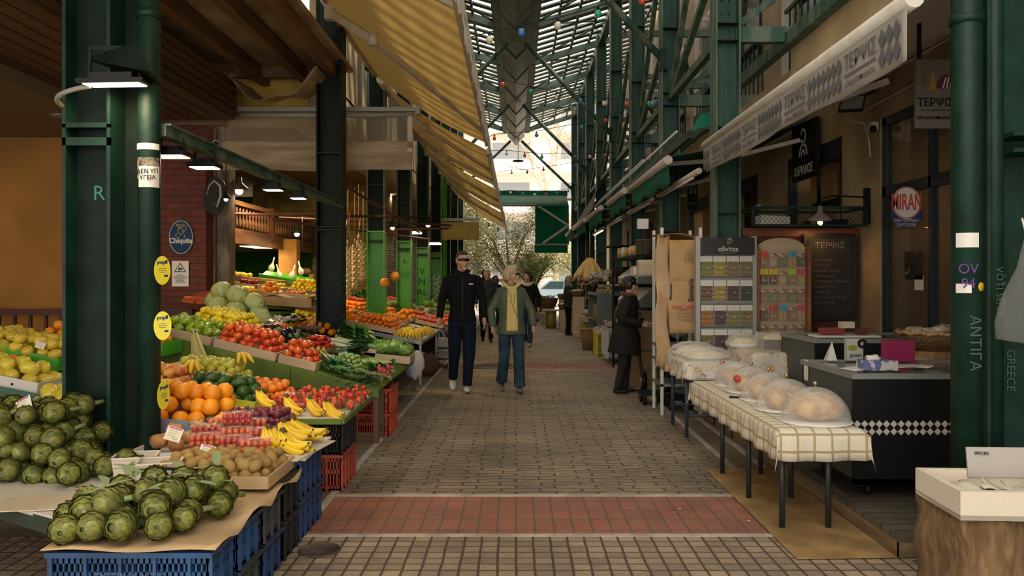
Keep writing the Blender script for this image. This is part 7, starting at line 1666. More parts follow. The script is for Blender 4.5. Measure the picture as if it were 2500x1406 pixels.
for t in range(4):
    for j in range(5):
        q = bpy.data.objects.new('grain_bin',BNM);C.objects.link(q);q.location = (1.72 + (.1 * (t == 0)),11.2 + j * .33,.395 + t * .32);q.rotation_euler = (0,0,R(-75));tag(q,'tilted steel grain bin with a clear lid, %s shelf, %s from the cartons' % (('lowest','second','third','top')[t],('first','second','third','fourth','fifth')[j]),'bin','grain bins')
        for nm,me in (('lid',BLM),('grain',BGM)): w_ = bpy.data.objects.new(nm,me);C.objects.link(w_);w_.parent = q
# shelf above with jars and buckets
m = MB();m.span((1.55,11.0,1.72),(2.2,13.4,1.745));m.span((1.55,11.0,1.38 + .3),(1.58,11.03,1.72));m.span((1.56,13.3,.002),(1.6,13.34,2.1));m.span((1.5,13.0,1.95),(2.1,13.9,1.97));m.solo('upper_shelf',dark,'dark metal shelf with jars over the grain bins','shelf')
cols_ = [(.45,.28,.1),(.3,.06,.04),(.5,.5,.45),(.2,.25,.1),(.35,.2,.06),(.6,.5,.2)]
for i in range(14):
    m = MB();r_ = U(.035,.05);h_ = U(.1,.16);m.lathe([(r_,0),(r_,h_ * .8),(r_ * .8,h_ * .88),(r_ * .8,h_)],12);m.solo('jar',mat('jar %d' % (i % 6),cols_[i % 6],.3),'small jar on the dark shelf above the grain bins','jar','jars above the grain bins',loc=(1.62 + .12 * (i % 2),11.25 + .13 * i,1.747))
m = MB();m.lathe([(.09,0),(.12,.19),(.125,.19),(.115,.2)],18);m.tube([(.12 * math.cos(t),-.02,.16 - .1 * math.sin(t)) for t in [PI * i / 10 for i in range(11)]],.005,4);m.solo('bucket',mat('brown bucket',(.16,.12,.07),.5),'brown bucket with a wire handle at the end of the shelf','bucket',loc=(1.72,11.0,1.75))
m = MB();m.box((0,0,.09),(.3,.2,.18));m.solo('carton',pale,'pale carton beside the cardboard-wrapped shelf','carton',loc=(1.62,9.9,1.47));m = MB();m.span((1.45,9.7,1.45),(2.1,10.6,1.465));m.span((2.07,9.7,.002),(2.1,9.73,1.46));m.span((2.07,10.57,.002),(2.1,10.6,1.46));m.solo('side_shelf',steel,'steel shelf with a scale beside the cardboard-wrapped shelf','shelf')
o = thing('shop_scale','white shop scale with a display on a pole','scale',(1.62,10.4,1.466));m = MB();m.box((0,0,.06),(.3,.3,.1));m.part('scale_body',sw,o,world=False);m = MB();m.bar((0,.1,.1),(0,.1,.62),.02,.02);m.part('pole',black,o,world=False);m = MB();m.box((0,.08,.66),(.14,.05,.13));m.part('display',sw,o,world=False)
# stalls farther on the right
crm = lambda x,y,z,c_,l,w_=.4,d_=.5,h_=.3: crate(x,y,z,w_,d_,h_,c_,l,'crates down the right side')
pc['white'] = mat('white crate plastic',(.5,.5,.46),.5);cn['white'] = 'white'
o = crm(1.75,14.2,.1,'white','tall white slatted crate on casters behind the standing woman',.42,.9,.5)
crm(1.7,15.5,.005,'yellow','yellow slatted crate under packets, nearer of two low ones',.4,.7,.42);crm(1.78,19.3,.005,'yellow','far yellow slatted crate under shiny packets',.4,.8,.4)
def clutter(x0,x1,y0,y1,z,n,r,mm,nm,lab,cat,hh=.06):
    m = MB()
    for i in range(n): m.ball((U(x0,x1),U(y0,y1),z + U(0,hh)),(r * U(.7,1.3),r * U(.7,1.3),r * U(.5,1)),7,5,fn=lambda q: 1 + .25 * math.sin(q.x * 9 + q.z * 7 + i))
    q = m.solo(nm,mm,lab,cat,kind='stuff');return q
shiny = mat('shiny packets',(.5,.45,.38),.15,col2=(.15,.04,.05),vs=14,coat=.5);clearp = mat('cellophane packets',(.55,.5,.42),.12,col2=(.3,.22,.14),vs=9,coat=.6)
clutter(1.58,1.9,13.8,14.6,.62,30,.06,shiny,'packet_pile','pile of shiny packets in the tall white crate','packets');clutter(1.55,1.88,15.2,15.8,.44,26,.06,shiny,'packet_pile','packets in a wooden tray on the yellow crate','packets');clutter(1.6,2.0,18.9,19.8,.62,40,.07,clearp,'packet_pile','cellophane packets on the wooden tray over the far yellow crate','packets')
m = MB();m.box((1.78,19.35,.5),(.5,1.0,.12));m.solo('display_table',pale,'pale wooden tray on the far yellow crate','tray');m = MB();m.box((1.7,15.5,.44),(.44,.7,.03));m.solo('crate_tray',pale,'pale wooden tray on the nearer yellow crate','tray')
basket(1.5,16.6,.005,.15,.2,.42,'tall wicker bag basket with a looped handle standing on the ground',handle=True,sy=.8)
gc = mat('grey green cabinet',(.09,.12,.11),.5)
o = thing('display_cabinet','grey-green open cabinet with bottles on top','cabinet',(1.95,17.0,0));m = MB();m.span((1.6,16.2,1.1),(2.4,18.4,1.16));m.span((1.6,16.2,.005),(1.95,16.26,1.1));m.span((1.62,18.3,.005),(2.0,18.4,1.1));m.span((2.3,16.2,.005),(2.4,18.4,1.1));m.part('cabinet_body',gc,o);m = MB();m.span((1.7,16.5,.6),(2.3,18.2,.9));m.part('drawer',barrelm,o)
for i in range(14): m = MB();m.lathe([(.035,0),(.035,.14),(.013,.18),(.013,.22)],10);m.solo('bottle',mat('dark bottle',(.015,.012,.01),.15),'dark bottle on the grey-green cabinet','bottle','bottles on the cabinet',loc=(1.66 + .09 * (i % 3),17.4 + .09 * (i // 3),1.163))
clutter(1.65,2.1,17.4,18.2,1.42,40,.08,clearp,'packet_pile','cellophane packets piled above the dark bottles','packets',.16);m = MB();m.box((1.8,16.6,1.2),(.3,.5,.08));m.box((1.8,16.6,1.29),(.26,.4,.06));m.solo('jam_tray',mat('jam tray',(.45,.35,.2),.5,col2=(.15,.1,.05),vs=20),'tray of small wrapped jars on the cabinet','tray')
m = MB();m.box((2.0,15.0,1.32),(.5,.5,.03));m.span((2.2,14.8,.005),(2.24,14.84,1.3));m.solo('small_shelf',pale,'pale board shelf behind the standing woman','shelf')
m = MB();m.lathe([(.13,0),(.15,.3),(.14,.31)],16);m.solo('black_pot',black,'black pot with white scribbles on the shelf behind the woman','pot',loc=(1.95,14.95,1.34))
# loofahs
lf = mat('loofah',(.72,.5,.2),.9,var=.15,vs=30,bump=.5)
for i in range(24):
    a = 2 * PI * i / 24;sp = .34 * (1 + .25 * (i % 2));m = MB();p0 = V((1.85,20.6,2.02));e = V((math.cos(a) * sp,math.sin(a) * sp,-.52 - .05 * (i % 3)))
    m.tube([p0 + e * t for t in (.12,.35,.65,.9,1)],[.03,.055,.06,.055,.03],8);m.solo('loofah',lf,'long yellow loofah in the hanging bunch','loofah','hanging loofahs')
m = MB();m.tube([(1.85,20.6,1.98),(1.85,20.6,2.9)],.012,6);m.solo('loofah_rope',mat('string',(.4,.35,.26)),'rope holding the loofah bunch','rope')
clutter(1.65,2.1,20.2,21,1.36,26,.1,clearp,'packet_pile','wrapped bundles under the loofahs','packets',.1)
o = thing('slatted_stand','orange wooden stand below the loofahs','stand',(1.85,20.9,0));m = MB();[m.span((1.6,20.3,z),(2.1,21.4,z + .04)) for z in (.55,.95,1.3)];[m.span((x,y,.005),(x + .05,y + .05,1.3)) for x in (1.6,2.05) for y in (20.3,21.35)];m.part('stand_frame',mat('orange wood',(.42,.2,.03)),o)
for i,(x,y,z,r_) in enumerate(((1.55,20.4,1.0,.2),(1.5,21.8,.75,.22),(1.35,22.6,.6,.2),(1.85,20.7,.6,.2),(1.4,24.0,.85,.2))):
    m = MB();m.span((x - .14,y - .14,.005),(x + .14,y + .14,z));m.solo('basket_plinth',pale,'pale wooden block under a small basket, %s' % ('below the loofahs','beside the grey-haired woman','left of the grey-haired woman','behind the grey-haired woman','farthest one')[i],'block')
    basket(x,y,z,r_ * .7,r_,.14,'shallow straw basket ' + ('in front of the loofahs','beside the grey-haired woman','left of the grey-haired woman','behind the grey-haired woman','on the farthest block')[i],fill=packs,fm_=clearp,grp='straw baskets')
m = MB();m.lathe([(.165,0),(.15,.25),(.165,.5)],20);m.solo('green_drum',mat('olive drum',(.25,.2,.03),.5),'olive-green round drum used as a table base','drum',loc=(1.03,24.2,.003))
m = MB();m.box((0,0,.02),(.56,.4,.04));m.tube([(.05,0,.04),(.05,0,.14)],.015,6);m.tube([(.2,0,.04),(.2,0,.12)],.015,6);m.solo('drum_board',pale,'pale board with pegs lying on the olive drum','board',loc=(1.08,24.2,.505))
def stool(x,y,lab,h=.42):
    o = thing('wooden_stool',lab,'stool',(x,y,0),group='small wooden stools');m = MB();m.box((0,0,h),(.32,.32,.03));m.part('seat',pale,o,world=False)
    for a in (-.13,.13):
        for b in (-.13,.13): m = MB();m.bar((a,b,.002),(a,b,h),.03,.03);m.part('leg',pale,o,world=False)
    m = MB();m.bar((-.13,-.13,.15),(.13,-.13,.15),.02,.03);m.bar((-.13,.13,.2),(.13,.13,.2),.02,.03);m.part('rung',pale,o,world=False)
stool(1.4,23.6,'pale wooden stool right of the olive drum');stool(.88,26.0,'pale wooden stool left of the olive drum',.36)
barrel(.8,29.0,.003,.16,.62,'small light oak barrel standing at the end of the right stalls')
def herbs(m,r,h):
    for i in range(60): strap(m,(U(-r,r) * .6,U(-r,r) * .6,h * .8 + U(0,.1)),U(0,6.3),.14,.02,.08)
basket(1.05,26.8,.5,.22,.33,.32,'big wicker basket heaped with dried herbs',fill=herbs,fm_=mat('dried herbs',(.2,.19,.08),.8,var=.3));m = MB();m.span((.85,26.6,.003),(1.25,27.0,.498));m.solo('herb_plinth',pale,'pale box under the herb basket','block')
# storeroom window
o = thing('window_shelving','perforated steel shelving seen through the storeroom window','shelving',(4.3,10,0));m = MB()
for y in (9.2,10.0,10.8):
    for x in (3.98,4.5): m.span((x,y,.005),(x + .04,y + .04,2.9))
for z in (1.5,1.95,2.4): m.span((3.98,9.0,z),(4.55,11.0,z + .03))
m.part('shelf_frame',dark,o)
for i,(y,z,s_) in enumerate(((9.3,2.43,.34),(9.7,2.43,.34),(10.15,2.43,.36),(9.3,2.0,.3),(9.75,2.0,.3),(10.4,1.53,.3))): m = MB();m.box((0,0,s_ / 2),(.4,s_,s_));m.solo('storage_carton',MC['brown carton'],'brown carton on the storeroom shelving, %s' % ('upper shelf right end','upper shelf middle','upper shelf left','middle shelf right end','middle shelf next to it','lowest shelf')[i],'carton',loc=(4.25,y,z))
for i in range(9): m = MB();m.lathe([(.03,0),(.03,.09),(.012,.12),(.012,.14)],8);m.lathe([(.014,.14),(.014,.16)],8,mi=1);m.solo('bottle',[mat('brown bottle',(.06,.02,.01),.2),sred],'small red-capped bottle on the storeroom shelf','bottle','red-capped bottles',loc=(4.08 + .08 * (i % 2),10.15 + .07 * i,1.982))
# window frames and glass door
fr = mat('dark blue frame',(.012,.02,.03),.45)
for n,(a,b) in enumerate(ops[2:6]):
    m = MB();m.span((3.6,a,2.78),(3.7,b,3.0));m.span((3.6,a,1.35),(3.7,a + .06,2.8));m.span((3.6,b - .06,1.35),(3.7,b,2.8));m.span((3.6,a,1.33),(3.72,b,1.4));struct(m,'window_%d' % (n + 2),fr)
m = MB();a,b = ops[1]
for s_ in ((a,a + .07,.11,3),(b - .07,b,.11,3),(7.15,7.2,.11,3)): m.span((3.62,s_[0],s_[2]),(3.69,s_[1],s_[3]))
for z in (.11,2.22,2.92): m.span((3.62,a,z),(3.69,b,z + .1))
m.span((3.65,a,.2),(3.655,b,2.92),1);struct(m,'door_2',[fr,film('door glass',(.05,.06,.06),.12,.03,.5)])
M_ = face(W(2213,495,7.35),(1,0,0),(0,0,1));o = thing('round_sign','round red and white sign lettered MIRAN with a blue skirt below','sign',M_.to_translation())
m = MB();m.poly([(-.135,-.06,-.004),(-.145,-.13,-.004),(-.09,-.2,-.004),(0,-.23,-.004),(.09,-.2,-.004),(.145,-.13,-.004),(.135,-.06,-.004)],.003,(0,0,1),M=M_);m.part('blue_skirt',navy,o)
ell(.13,.145,M_,sw,'white_disc',o);ell(.126,.141,M_,sred,'red_ring',o,z=.003,th=.002,w_=.008);text('MIRAN',.2,sred,'lettering',o,M_ @ Matrix.Translation((0,0,.006)),sx=.45,bold=.004);text('ΠΑΣΤΟΥΡΜΑΣ',.036,sw,'lettering',o,M_ @ Matrix.Translation((0,-.16,.002)),sx=.9);text('ΣΟΥΤΖΟΥΚΙ',.036,sw,'lettering',o,M_ @ Matrix.Translation((0,-.2,.002)),sx=.85)
m = MB();m.box((0,0,0),(.003,.34,.26));q = m.solo('door_poster',mat('poster black green',(.01,.015,.015),.4,col2=(.16,.25,.1),vs=9,ramp=(.36,.38)),'dark poster with green pots stuck on the glass door','poster',loc=(3.6,7.42,1.54));m = MB();m.box((0,0,0),(.003,.16,.13));m.solo('door_notice',sw,'small white notice under the dark poster on the glass door','notice',loc=(3.6,7.32,1.38))
# wall fittings
o = thing('wall_floodlight','unlit square floodlight tilted on the right wall above a cable','lamp',(3.3,8.3,3.02));M_ = face(W(2080,253,8.1),(1,-.35,0),(.25,.1,1));m = MB();m.box((0,0,0),(.23,.16,.05),M=M_);m.part('housing',black,o);m = MB();m.box((0,0,.026),(.2,.13,.003),M=M_);m.part('lens',mat('grey lens',(.22,.21,.19),.3),o);m = MB();m.bar(W(2095,240,8.1),(3.6,8.2,3.3),.02,.02);m.part('bracket',black,o)
m = MB();m.tube([(3.57,8.7,3.15),(3.57,8.4,3.14),(3.57,6,3.2),(3.57,3,3.25)],.014,6);m.tube([(3.45,8.5,3.06),(3.55,8.35,3.0),(3.57,8.3,2.85),(3.57,8.25,2.65)],.01,6);m.solo('wall_conduit',alu,'beige conduits running along the right wall above the glass door','conduit')
o = thing('security_camera','small dark security camera on the pilaster beside the glass door','camera',(3.55,8.15,2.93));m = MB();m.box((0,0,0),(.07,.1,.08));m.part('camera_body',alu,o,world=False);m = MB();m.ball((-.02,-.05,-.03),.035,10,8);m.part('camera_lens',black,o,world=False)
o = thing('security_camera','dark dome camera far along the right wall behind the awning','camera',(3.5,12.0,2.45));m = MB();m.tube([(0,.05,0),(-.03,-.08,-.02)],.035,10);m.part('camera_body',black,o,world=False);m = MB();m.box((.05,.0,.03),(.06,.06,.06));m.part('mount',sw,o,world=False)
# white box in the front right corner
sty = mat('polystyrene',(.72,.64,.52),.8,bump=.2,bs=80);burl = mat('burlap',(.2,.12,.055),.95,var=.3,vs=30,bump=.8,bs=70,stretch=(1,1,.3))
m = MB();m.grid(lambda u,v: (1.8 + .62 * u + .012 * math.sin(v * 11),3.28 + .02 * math.sin(u * 19) ,.44 * v),20,8);m.grid(lambda u,v: (1.8 + .012 * math.sin(v * 11 + u * 5),3.28 + .4 * u,.44 * v),8,8);m.grid(lambda u,v: (1.8 + .62 * u,3.28 + .4 * v,.44),4,4);m.solo('burlap_crate',burl,'crate covered in brown burlap under the white foam box','crate',solid=.006)
o = thing('foam_box','open white foam box in the front right corner','box',(2.1,3.45,.446),-.06)
w_,d_,h_,t = .64,.42,.115,.03;m = MB();m.box((0,0,.01),(w_,d_,.02));m.box((0,-d_ / 2 + t / 2,h_ / 2),(w_,t,h_));m.box((0,d_ / 2 - t / 2,h_ / 2),(w_,t,h_));m.box((-w_ / 2 + t / 2,0,h_ / 2),(t,d_ - 2 * t,h_));m.box((w_ / 2 - t / 2,0,h_ / 2),(t,d_ - 2 * t,h_));m.part('box_shell',sty,o,world=False)
for i in range(6): m = MB();m.grid(lambda u,v: (-.2 + .09 * i + .16 * (u - .5) ,-.02 + .22 * (v - .5),.07 + .03 * math.sin(u * 4 + i) + .02 * math.sin(v * 5 + i)),8,8);m.part('salted_fillet',mat('pale fillet',(.6,.56,.45),.6,var=.1),o,world=False,solid=.008)
m = MB();m.box((0.06,.18,.15),(.34,.01,.13),rot=(-.15,0,0));q = m.part('printed_card',mat('printed card',(.45,.41,.38),.6),o,world=False);text('SPECIES',.018,black,'lettering',o,face((2.1 - .05,3.45 + .172,.446 + .19),(1,-.06,0),(0,.15,1)))
m = MB();m.box((.2,.12,.1),(.1,.006,.14),rot=(-.1,0,.1));m.part('handwritten_card',sw,o,world=False)
o = thing('carrier_bag','clear plastic bag hanging at the right edge of the view','bag',(2.44,3.9,1.1));m = MB();m.lathe([(.02,0),(.14,.02),(.16,.1),(.12,.22),(.06,.36),(.02,.5)],20,sy=.6);m.v = [(a * (1 + .08 * math.sin(c * 30 + b * 20)),b,c) for a,b,c in m.v];m.part('bag_film',film('hazy clear bag',(.5,.5,.5),.1,.12,.3),o,world=False);m = MB();m.tube([(0,0,.48),(0,.05,.6)],.006,5);m.part('handle',white,o,world=False)
# bits on the ground
for i,(x,y) in enumerate(((1.0,5.0),(.9,6.2),(1.35,4.75),(.3,5.9))): m = MB();m.box((0,0,.002),(.015,.01,.002),rot=(0,0,i));m.solo('paper_scrap',white,'tiny pale paper scrap on the paving','litter','paper scraps on the paving',loc=(x,y,.006))
# ================================================================== PEOPLE
def skinm(n,c): return mat(n,c,.5,sss=.08)
def figure(lab,x,y,yaw,H,cl,hy=0.,stance=None,arms=None,hair='short',vox=.009,bulk=1.0,quilt=0,female=0,lean=0.0,nod=0.0,glasses=None,hem=.86,flare=1.0,deep=1.0):
    sc = H / 1.8;o = thing('person',lab,'person',(x,y,.004),yaw);o.scale = (sc,) * 3
    P = lambda a: V(a)
    st = stance or dict(kn=[(-.1,.02,.5),(.09,-.1,.5)],an=[(-.1,.2,.12),(.08,-.16,.085)],toe=[25,0])
    sw_ = .185 - .022 * female;cy_ = -lean
    sh = [P((-sw_,cy_ + .01,1.44)),P((sw_,cy_ + .01,1.44))]
    ar = arms or dict(el=[(-.27,.03,1.17),(.27,.0,1.17)],wr=[(-.27,-.05,.93),(.28,-.09,.93)])
    el,wr = [P(a) for a in ar['el']],[P(a) for a in ar['wr']]
    hp = [P((-.09,0,.93)),P((.09,0,.93))];kn,an = [P(a) for a in st['kn']],[P(a) for a in st['an']]
    hd = P((0,cy_ - .035 - nod * .3,1.665));Mh = Matrix.Translation(hd) @ Matrix.Rotation(hy,4,'Z') @ Matrix.Rotation(nod,4,'X')
    b = MB()
    def headfn(q):
        k = 1.0
        if q.z < -.1: k -= .26 * min(1,(-q.z - .1)) * (1 if q.y > -.3 else .55)
        if q.y < 0 and .02 < q.z < .28: k -= .03
        return k
    b.ball((0,0,0),(.076,.096,.122),26,20,M=Mh,fn=headfn)
    hm = lambda p: Mh @ V(p)
    b.tube([hm((0,-.088,.02)),hm((0,-.104,-.01)),hm((0,-.112,-.032)),hm((0,-.092,-.044))],[.008,.01,.014,.009],8)
    b.ball((0,-.09,-.066),(.022,.012,.008),10,6,M=Mh);b.ball((0,-.07,-.1),(.03,.026,.022),10,8,M=Mh);b.ball((0,-.083,.04),(.05,.014,.009),12,6,M=Mh)
    for s_ in (-1,1): b.ball((s_ * .078,.008,0),(.009,.018,.031),8,8,M=Mh);b.ball((s_ * .04,-.066,-.025),(.022,.02,.022),8,6,M=Mh)
    b.tube([hm((0,.02,-.06)),P((0,cy_ + .015,1.52)),P((0,cy_ + .01,1.4))],[.056,.058,.07],14)
    b.tube([(0,0,.88),(0,cy_ * .5,1.15),(0,cy_,1.42)],[(.13,.09),(.12,.085),(.14,.08)],14)
    for i in (0,1):
        s_ = -1 if i == 0 else 1
        b.tube([P((0,cy_,1.43)),sh[i],el[i],wr[i]],[.05,.048,.036,.026],10);b.tube([hp[i],kn[i],an[i]],[.08,.055,.036],10)
        d = (wr[i] - el[i]).normalized();u = V((0,-1,0));u = (u - d * u.dot(d)).normalized();t = d.cross(u)   # palm plane u, thickness t
        b.tube([wr[i],wr[i] + d * .03,wr[i] + d * .085],[.024,.03,.03],10)
        for q,(off,L_) in enumerate(((-.027,.062),(-.009,.076),(.009,.082),(.027,.07))):
            p0 = wr[i] + d * .075 + u * -off;inw = V((-s_,0,0));b.tube([p0,p0 + d * L_ * .45 + inw * .004,p0 + d * L_ * .8 + inw * .018,p0 + d * L_ * .95 + inw * .03],[.0095,.009,.0085,.007],7)
        p0 = wr[i] + d * .03 + u * .022;b.tube([p0,p0 + u * .025 + d * .02,p0 + u * .03 + d * .055 + V((-s_ * .01,0,0))],[.012,.011,.009],7)
    me = fused(b,min(vox,.0075),2);mpart(me,'body',cl['skin'],o)
    # eyes, lips, brows
    m = MB()
    for s_ in (-1,1): m.ball((s_ * .03,-.083,.014),(.013,.008,.0065),8,6,M=Mh)
    m.part('eyes',mat('eye',(.05,.035,.03),.2),o,world=False)
    m = MB();m.ball((0,-.0995,-.066),(.019,.005,.005),10,6,M=Mh);m.part('lips',mat('lip',(.42,.16,.12),.5),o,world=False)
    m = MB()
    for s_ in (-1,1): m.ball((s_ * .031,-.091,.036),(.018,.005,.0035),8,5,M=Mh)
    m.part('eyebrows',cl['hair'],o,world=False)
    # hair
    b = MB()
    if hair == 'short': b.ball((0,.006,.024),(.082,.1,.109),30,22,M=Mh,fn=lambda q: 1 if q.z > (.52 if q.y < -.35 else .1) or q.y > .25 else .8)
    else:
        b.ball((0,.02,.035),(.09,.098,.108),22,16,M=Mh,fn=lambda q: 1 + .03 * math.sin(q.x * 15 + q.z * 9))
        for i in range(11):
            a = -.15 + i * (PI + .3) / 10;c_,s_ = math.cos(a),math.sin(a);L_ = {'bob': .07,'long': .2,'curly': .05}[hair]
            b.tube([hm((.078 * c_,.012 + .08 * s_,.06)),hm((.093 * c_,.018 + .096 * s_,-.0)),hm((.085 * c_,.02 + .09 * s_,-L_))],[.03,.03,.02],8)
        b.tube([hm((.04,-.03,.13)),hm((-.03,-.075,.1)),hm((-.068,-.06,.045))],[.025,.022,.014],8);b.tube([hm((-.01,-.03,.13)),hm((.04,-.07,.105)),hm((.07,-.05,.05))],[.025,.02,.012],8)
        if hair == 'curly': [b.ball((.085 * math.cos(t * 2.4) * math.sin(.2 + t * .05),.02 + .09 * math.sin(t * 2.4) * math.sin(.2 + t * .05),.035 + .1 * math.cos(.2 + t * .05)),.03,8,6,M=Mh) for t in range(30)]
    mpart(fused(b,.009,1),'hair',cl['hair'],o)
    if glasses:
        m = MB()
        if glasses == 'wrap': m.grid(lambda u,v: (Mh @ V((.079 * math.sin(-1.35 + 2.7 * u),-.108 * math.cos((-1.35 + 2.7 * u)) ** .6 + .004,.03 - .034 * v * (1 - .25 * abs(2 * u - 1))))),16,3)
        else: [m.ball((s_ * .033,-.101,.012),(.025,.005,.02),14,8,M=Mh) for s_ in (-1,1)]
        for s_ in (-1,1): m.bar(hm((s_ * .07,-.08,.022)),hm((s_ * .082,.0,.015)),.003,.006)
        m.part('sunglasses',mat('black lens',(.004,.004,.006),.35,spec=.3),o,world=False,solid=.003)
    # jacket
    def q_(r,t): return r * (1 + (.035 * abs(math.sin(t * quilt * PI)) if quilt else 0))
    b = MB();B_ = bulk;n = 60 if quilt else 16
    zs = [hem,.93,1.05,1.2,1.34,1.43,1.485,1.52];ra = [.188 * flare,.178 * flare,.155,.172,.19,.17,.11,.075];rb = [.132 * flare * deep,.128 * deep,.115,.125,.125,.105,.085,.07]
    pts,rr = [],[]
    for i in range(n + 1):
        z = zs[0] + (zs[-1] - zs[0]) * i / n;k = max(j for j in range(len(zs)) if zs[j] <= z + 1e-6);k = min(k,len(zs) - 2);f_ = (z - zs[k]) / (zs[k + 1] - zs[k])
        tt = i / n;f2 = 1 + (.04 * abs(math.sin(tt * quilt * PI)) if quilt else 0);pts.append((0,cy_ * (z - .9) / .55,z));rr.append(((ra[k] + (ra[k + 1] - ra[k]) * f_) * B_ * f2,(rb[k] + (rb[k + 1] - rb[k]) * f_) * B_ * f2))
    b.tube(pts,rr,26)
    for i in (0,1):
        s_ = -1 if i == 0 else 1;seg = [];rs = [];path = [P((s_ * .1,cy_,1.43)),sh[i] + V((0,0,-.02)),el[i],wr[i] + (wr[i] - el[i]).normalized() * -.005];rad = [.066,.068,.055,.045]
        for a in range(3):
            for t in range(14): f_ = t / 14;seg.append(path[a].lerp(path[a + 1],f_));rs.append((rad[a] + (rad[a + 1] - rad[a]) * f_) * B_ * (1 + (.05 * abs(math.sin((a * 14 + t) * .75)) if quilt else .012 * math.sin((a * 14 + t) * 1.3))))
        seg.append(path[3]);rs.append(rad[3] * B_ * .9);b.tube(seg,rs,14)
    mpart(fused(b,vox,2),'jacket',cl['jacket'],o)
    # trousers
    b = MB();b.tube([(0,0,.82),(0,0,.92),(0,0,1.03)],[(.14,.1),(.158,.112),(.14,.1)],20)
    for i in (0,1): fl = .075 if female == 2 else .055;b.tube([hp[i] + V((0,0,.02)),hp[i].lerp(kn[i],.5),kn[i],kn[i].lerp(an[i],.5),an[i] + V((0,0,.0))],[.088,.09,.078,.078 if fl > .06 else .064,fl * 1.1],16)
    mpart(fused(b,vox,2),'trousers',cl['trousers'],o)
    for i in (0,1):
        b = MB();a = an[i];Mf = Matrix.Translation(a) @ Matrix.Rotation(R(st['toe'][i]),4,'X')
        b.ball((0,.015,-.02),(.04,.05,.045),12,8,M=Mf);b.ball((0,-.08,-.045),(.045,.105,.032),16,10,M=Mf);b.ball((0,-.0,-.05),(.042,.075,.03),12,8,M=Mf)
        mpart(fused(b,.008,1),'shoe',cl['shoe'],o)
    return o,Mh,sh,el,wr
sk1 = skinm('skin light',(.55,.32,.21));sk2 = skinm('skin older',(.5,.29,.19))
blk = mat('black knit',(.009,.009,.01),.9,bump=.2,bs=60,spec=.12);nav = mat('navy track',(.008,.012,.026),.9,spec=.12)
man,Mh,*_ = figure('young man in black zip jacket, wrap sunglasses and navy track trousers walking',-.68,10.35,R(4),1.78,dict(skin=sk1,hair=mat('brown crop',(.05,.03,.02),.8),jacket=blk,trousers=nav,shoe=mat('white trainer',(.55,.53,.5),.6)),hy=R(24),glasses='wrap',nod=.06,hem=.9,
    stance=dict(kn=[(-.1,.0,.5),(.085,-.1,.49)],an=[(-.12,.16,.15),(.06,-.12,.085)],toe=[32,0]),arms=dict(el=[(-.26,.04,1.17),(.26,.02,1.17)],wr=[(-.29,-.03,.93),(.28,-.03,.93)]),vox=.008)
m = MB();m.tube([(.0,-.075,1.495),(-.075,.01,1.535),(0,.08,1.56),(.075,.01,1.535),(0,-.075,1.495)],.026,8);m.part('hood',blk,man,world=False)
m = MB();m.box((.11,-.133,1.37),(.055,.006,.016));m.part('chest_logo',mat('grey logo',(.5,.5,.5)),man,world=False)
m = MB();m.bar((0,-.142,.95),(0,-.13,1.36),.004,.004);m.bar((0,-.13,1.36),(0,-.09,1.52),.004,.004);m.part('zip',mat('zip grey',(.04,.04,.045),.4),man,world=False)
m = MB()
for pts in ([(-.17,.0,.9),(-.172,.0,.55),(-.18,.12,.2)],[(.17,0,.9),(.158,-.1,.5),(.118,-.12,.12)]): m.tube(pts,.006,4)
m.part('side_stripe',mat('red white piping',(.45,.3,.28),.6),man,world=False)
wo,Mh,*_ = figure('woman with short blond hair in green quilted jacket, yellow hoodie and wide jeans',-.06,10.3,R(5),1.585,dict(skin=sk1,hair=mat('ash blond hair',(.5,.37,.2),.6,var=.25,vs=40,stretch=(6,6,1)),jacket=mat('sage quilted nylon',(.085,.105,.065),.5,spec=.25),trousers=mat('blue denim',(.028,.055,.08),.9,var=.3,vs=4,spec=.15),shoe=mat('taupe shoe',(.12,.09,.075),.7)),hy=R(58),hair='bob',glasses='round',quilt=12,female=2,bulk=1.1,hem=.82,
    stance=dict(kn=[(-.1,.02,.5),(.1,-.09,.5)],an=[(-.13,.16,.13),(.11,-.12,.085)],toe=[28,0]),arms=dict(el=[(-.29,.03,1.16),(.29,.02,1.16)],wr=[(-.27,-.08,.92),(.31,-.07,.93)]),vox=.008)
hood = mat('pale yellow cotton',(.62,.46,.17),.85)
m = MB();m.grid(lambda u,v: ((-.085 + .17 * u) * (1 - .25 * v) ,-.155 - .012 * math.sin(PI * u) + .05 * max(0,v - .75) * 3,.87 + .64 * v),10,14);m.part('hoodie_front',hood,wo,world=False,solid=.006)
m = MB();m.tube([(-.01,-.13,1.46),(-.1,-.06,1.53),(-.11,.04,1.56),(0,.1,1.56),(.11,.04,1.56),(.1,-.06,1.53),(.01,-.13,1.46)],[.02,.034,.036,.036,.036,.034,.02],10);m.part('hood',hood,wo,world=False)
m = MB();m.tube([(-.02,-.165,1.42),(-.022,-.172,1.28)],.005,5);m.tube([(.02,-.165,1.42),(.026,-.172,1.3)],.005,5);m.tube([(-.06,-.15,1.46),(.0,-.175,1.25),(.1,-.165,1.0)],.006,5);m.part('drawstring',mat('cord tan',(.4,.28,.12)),wo,world=False)
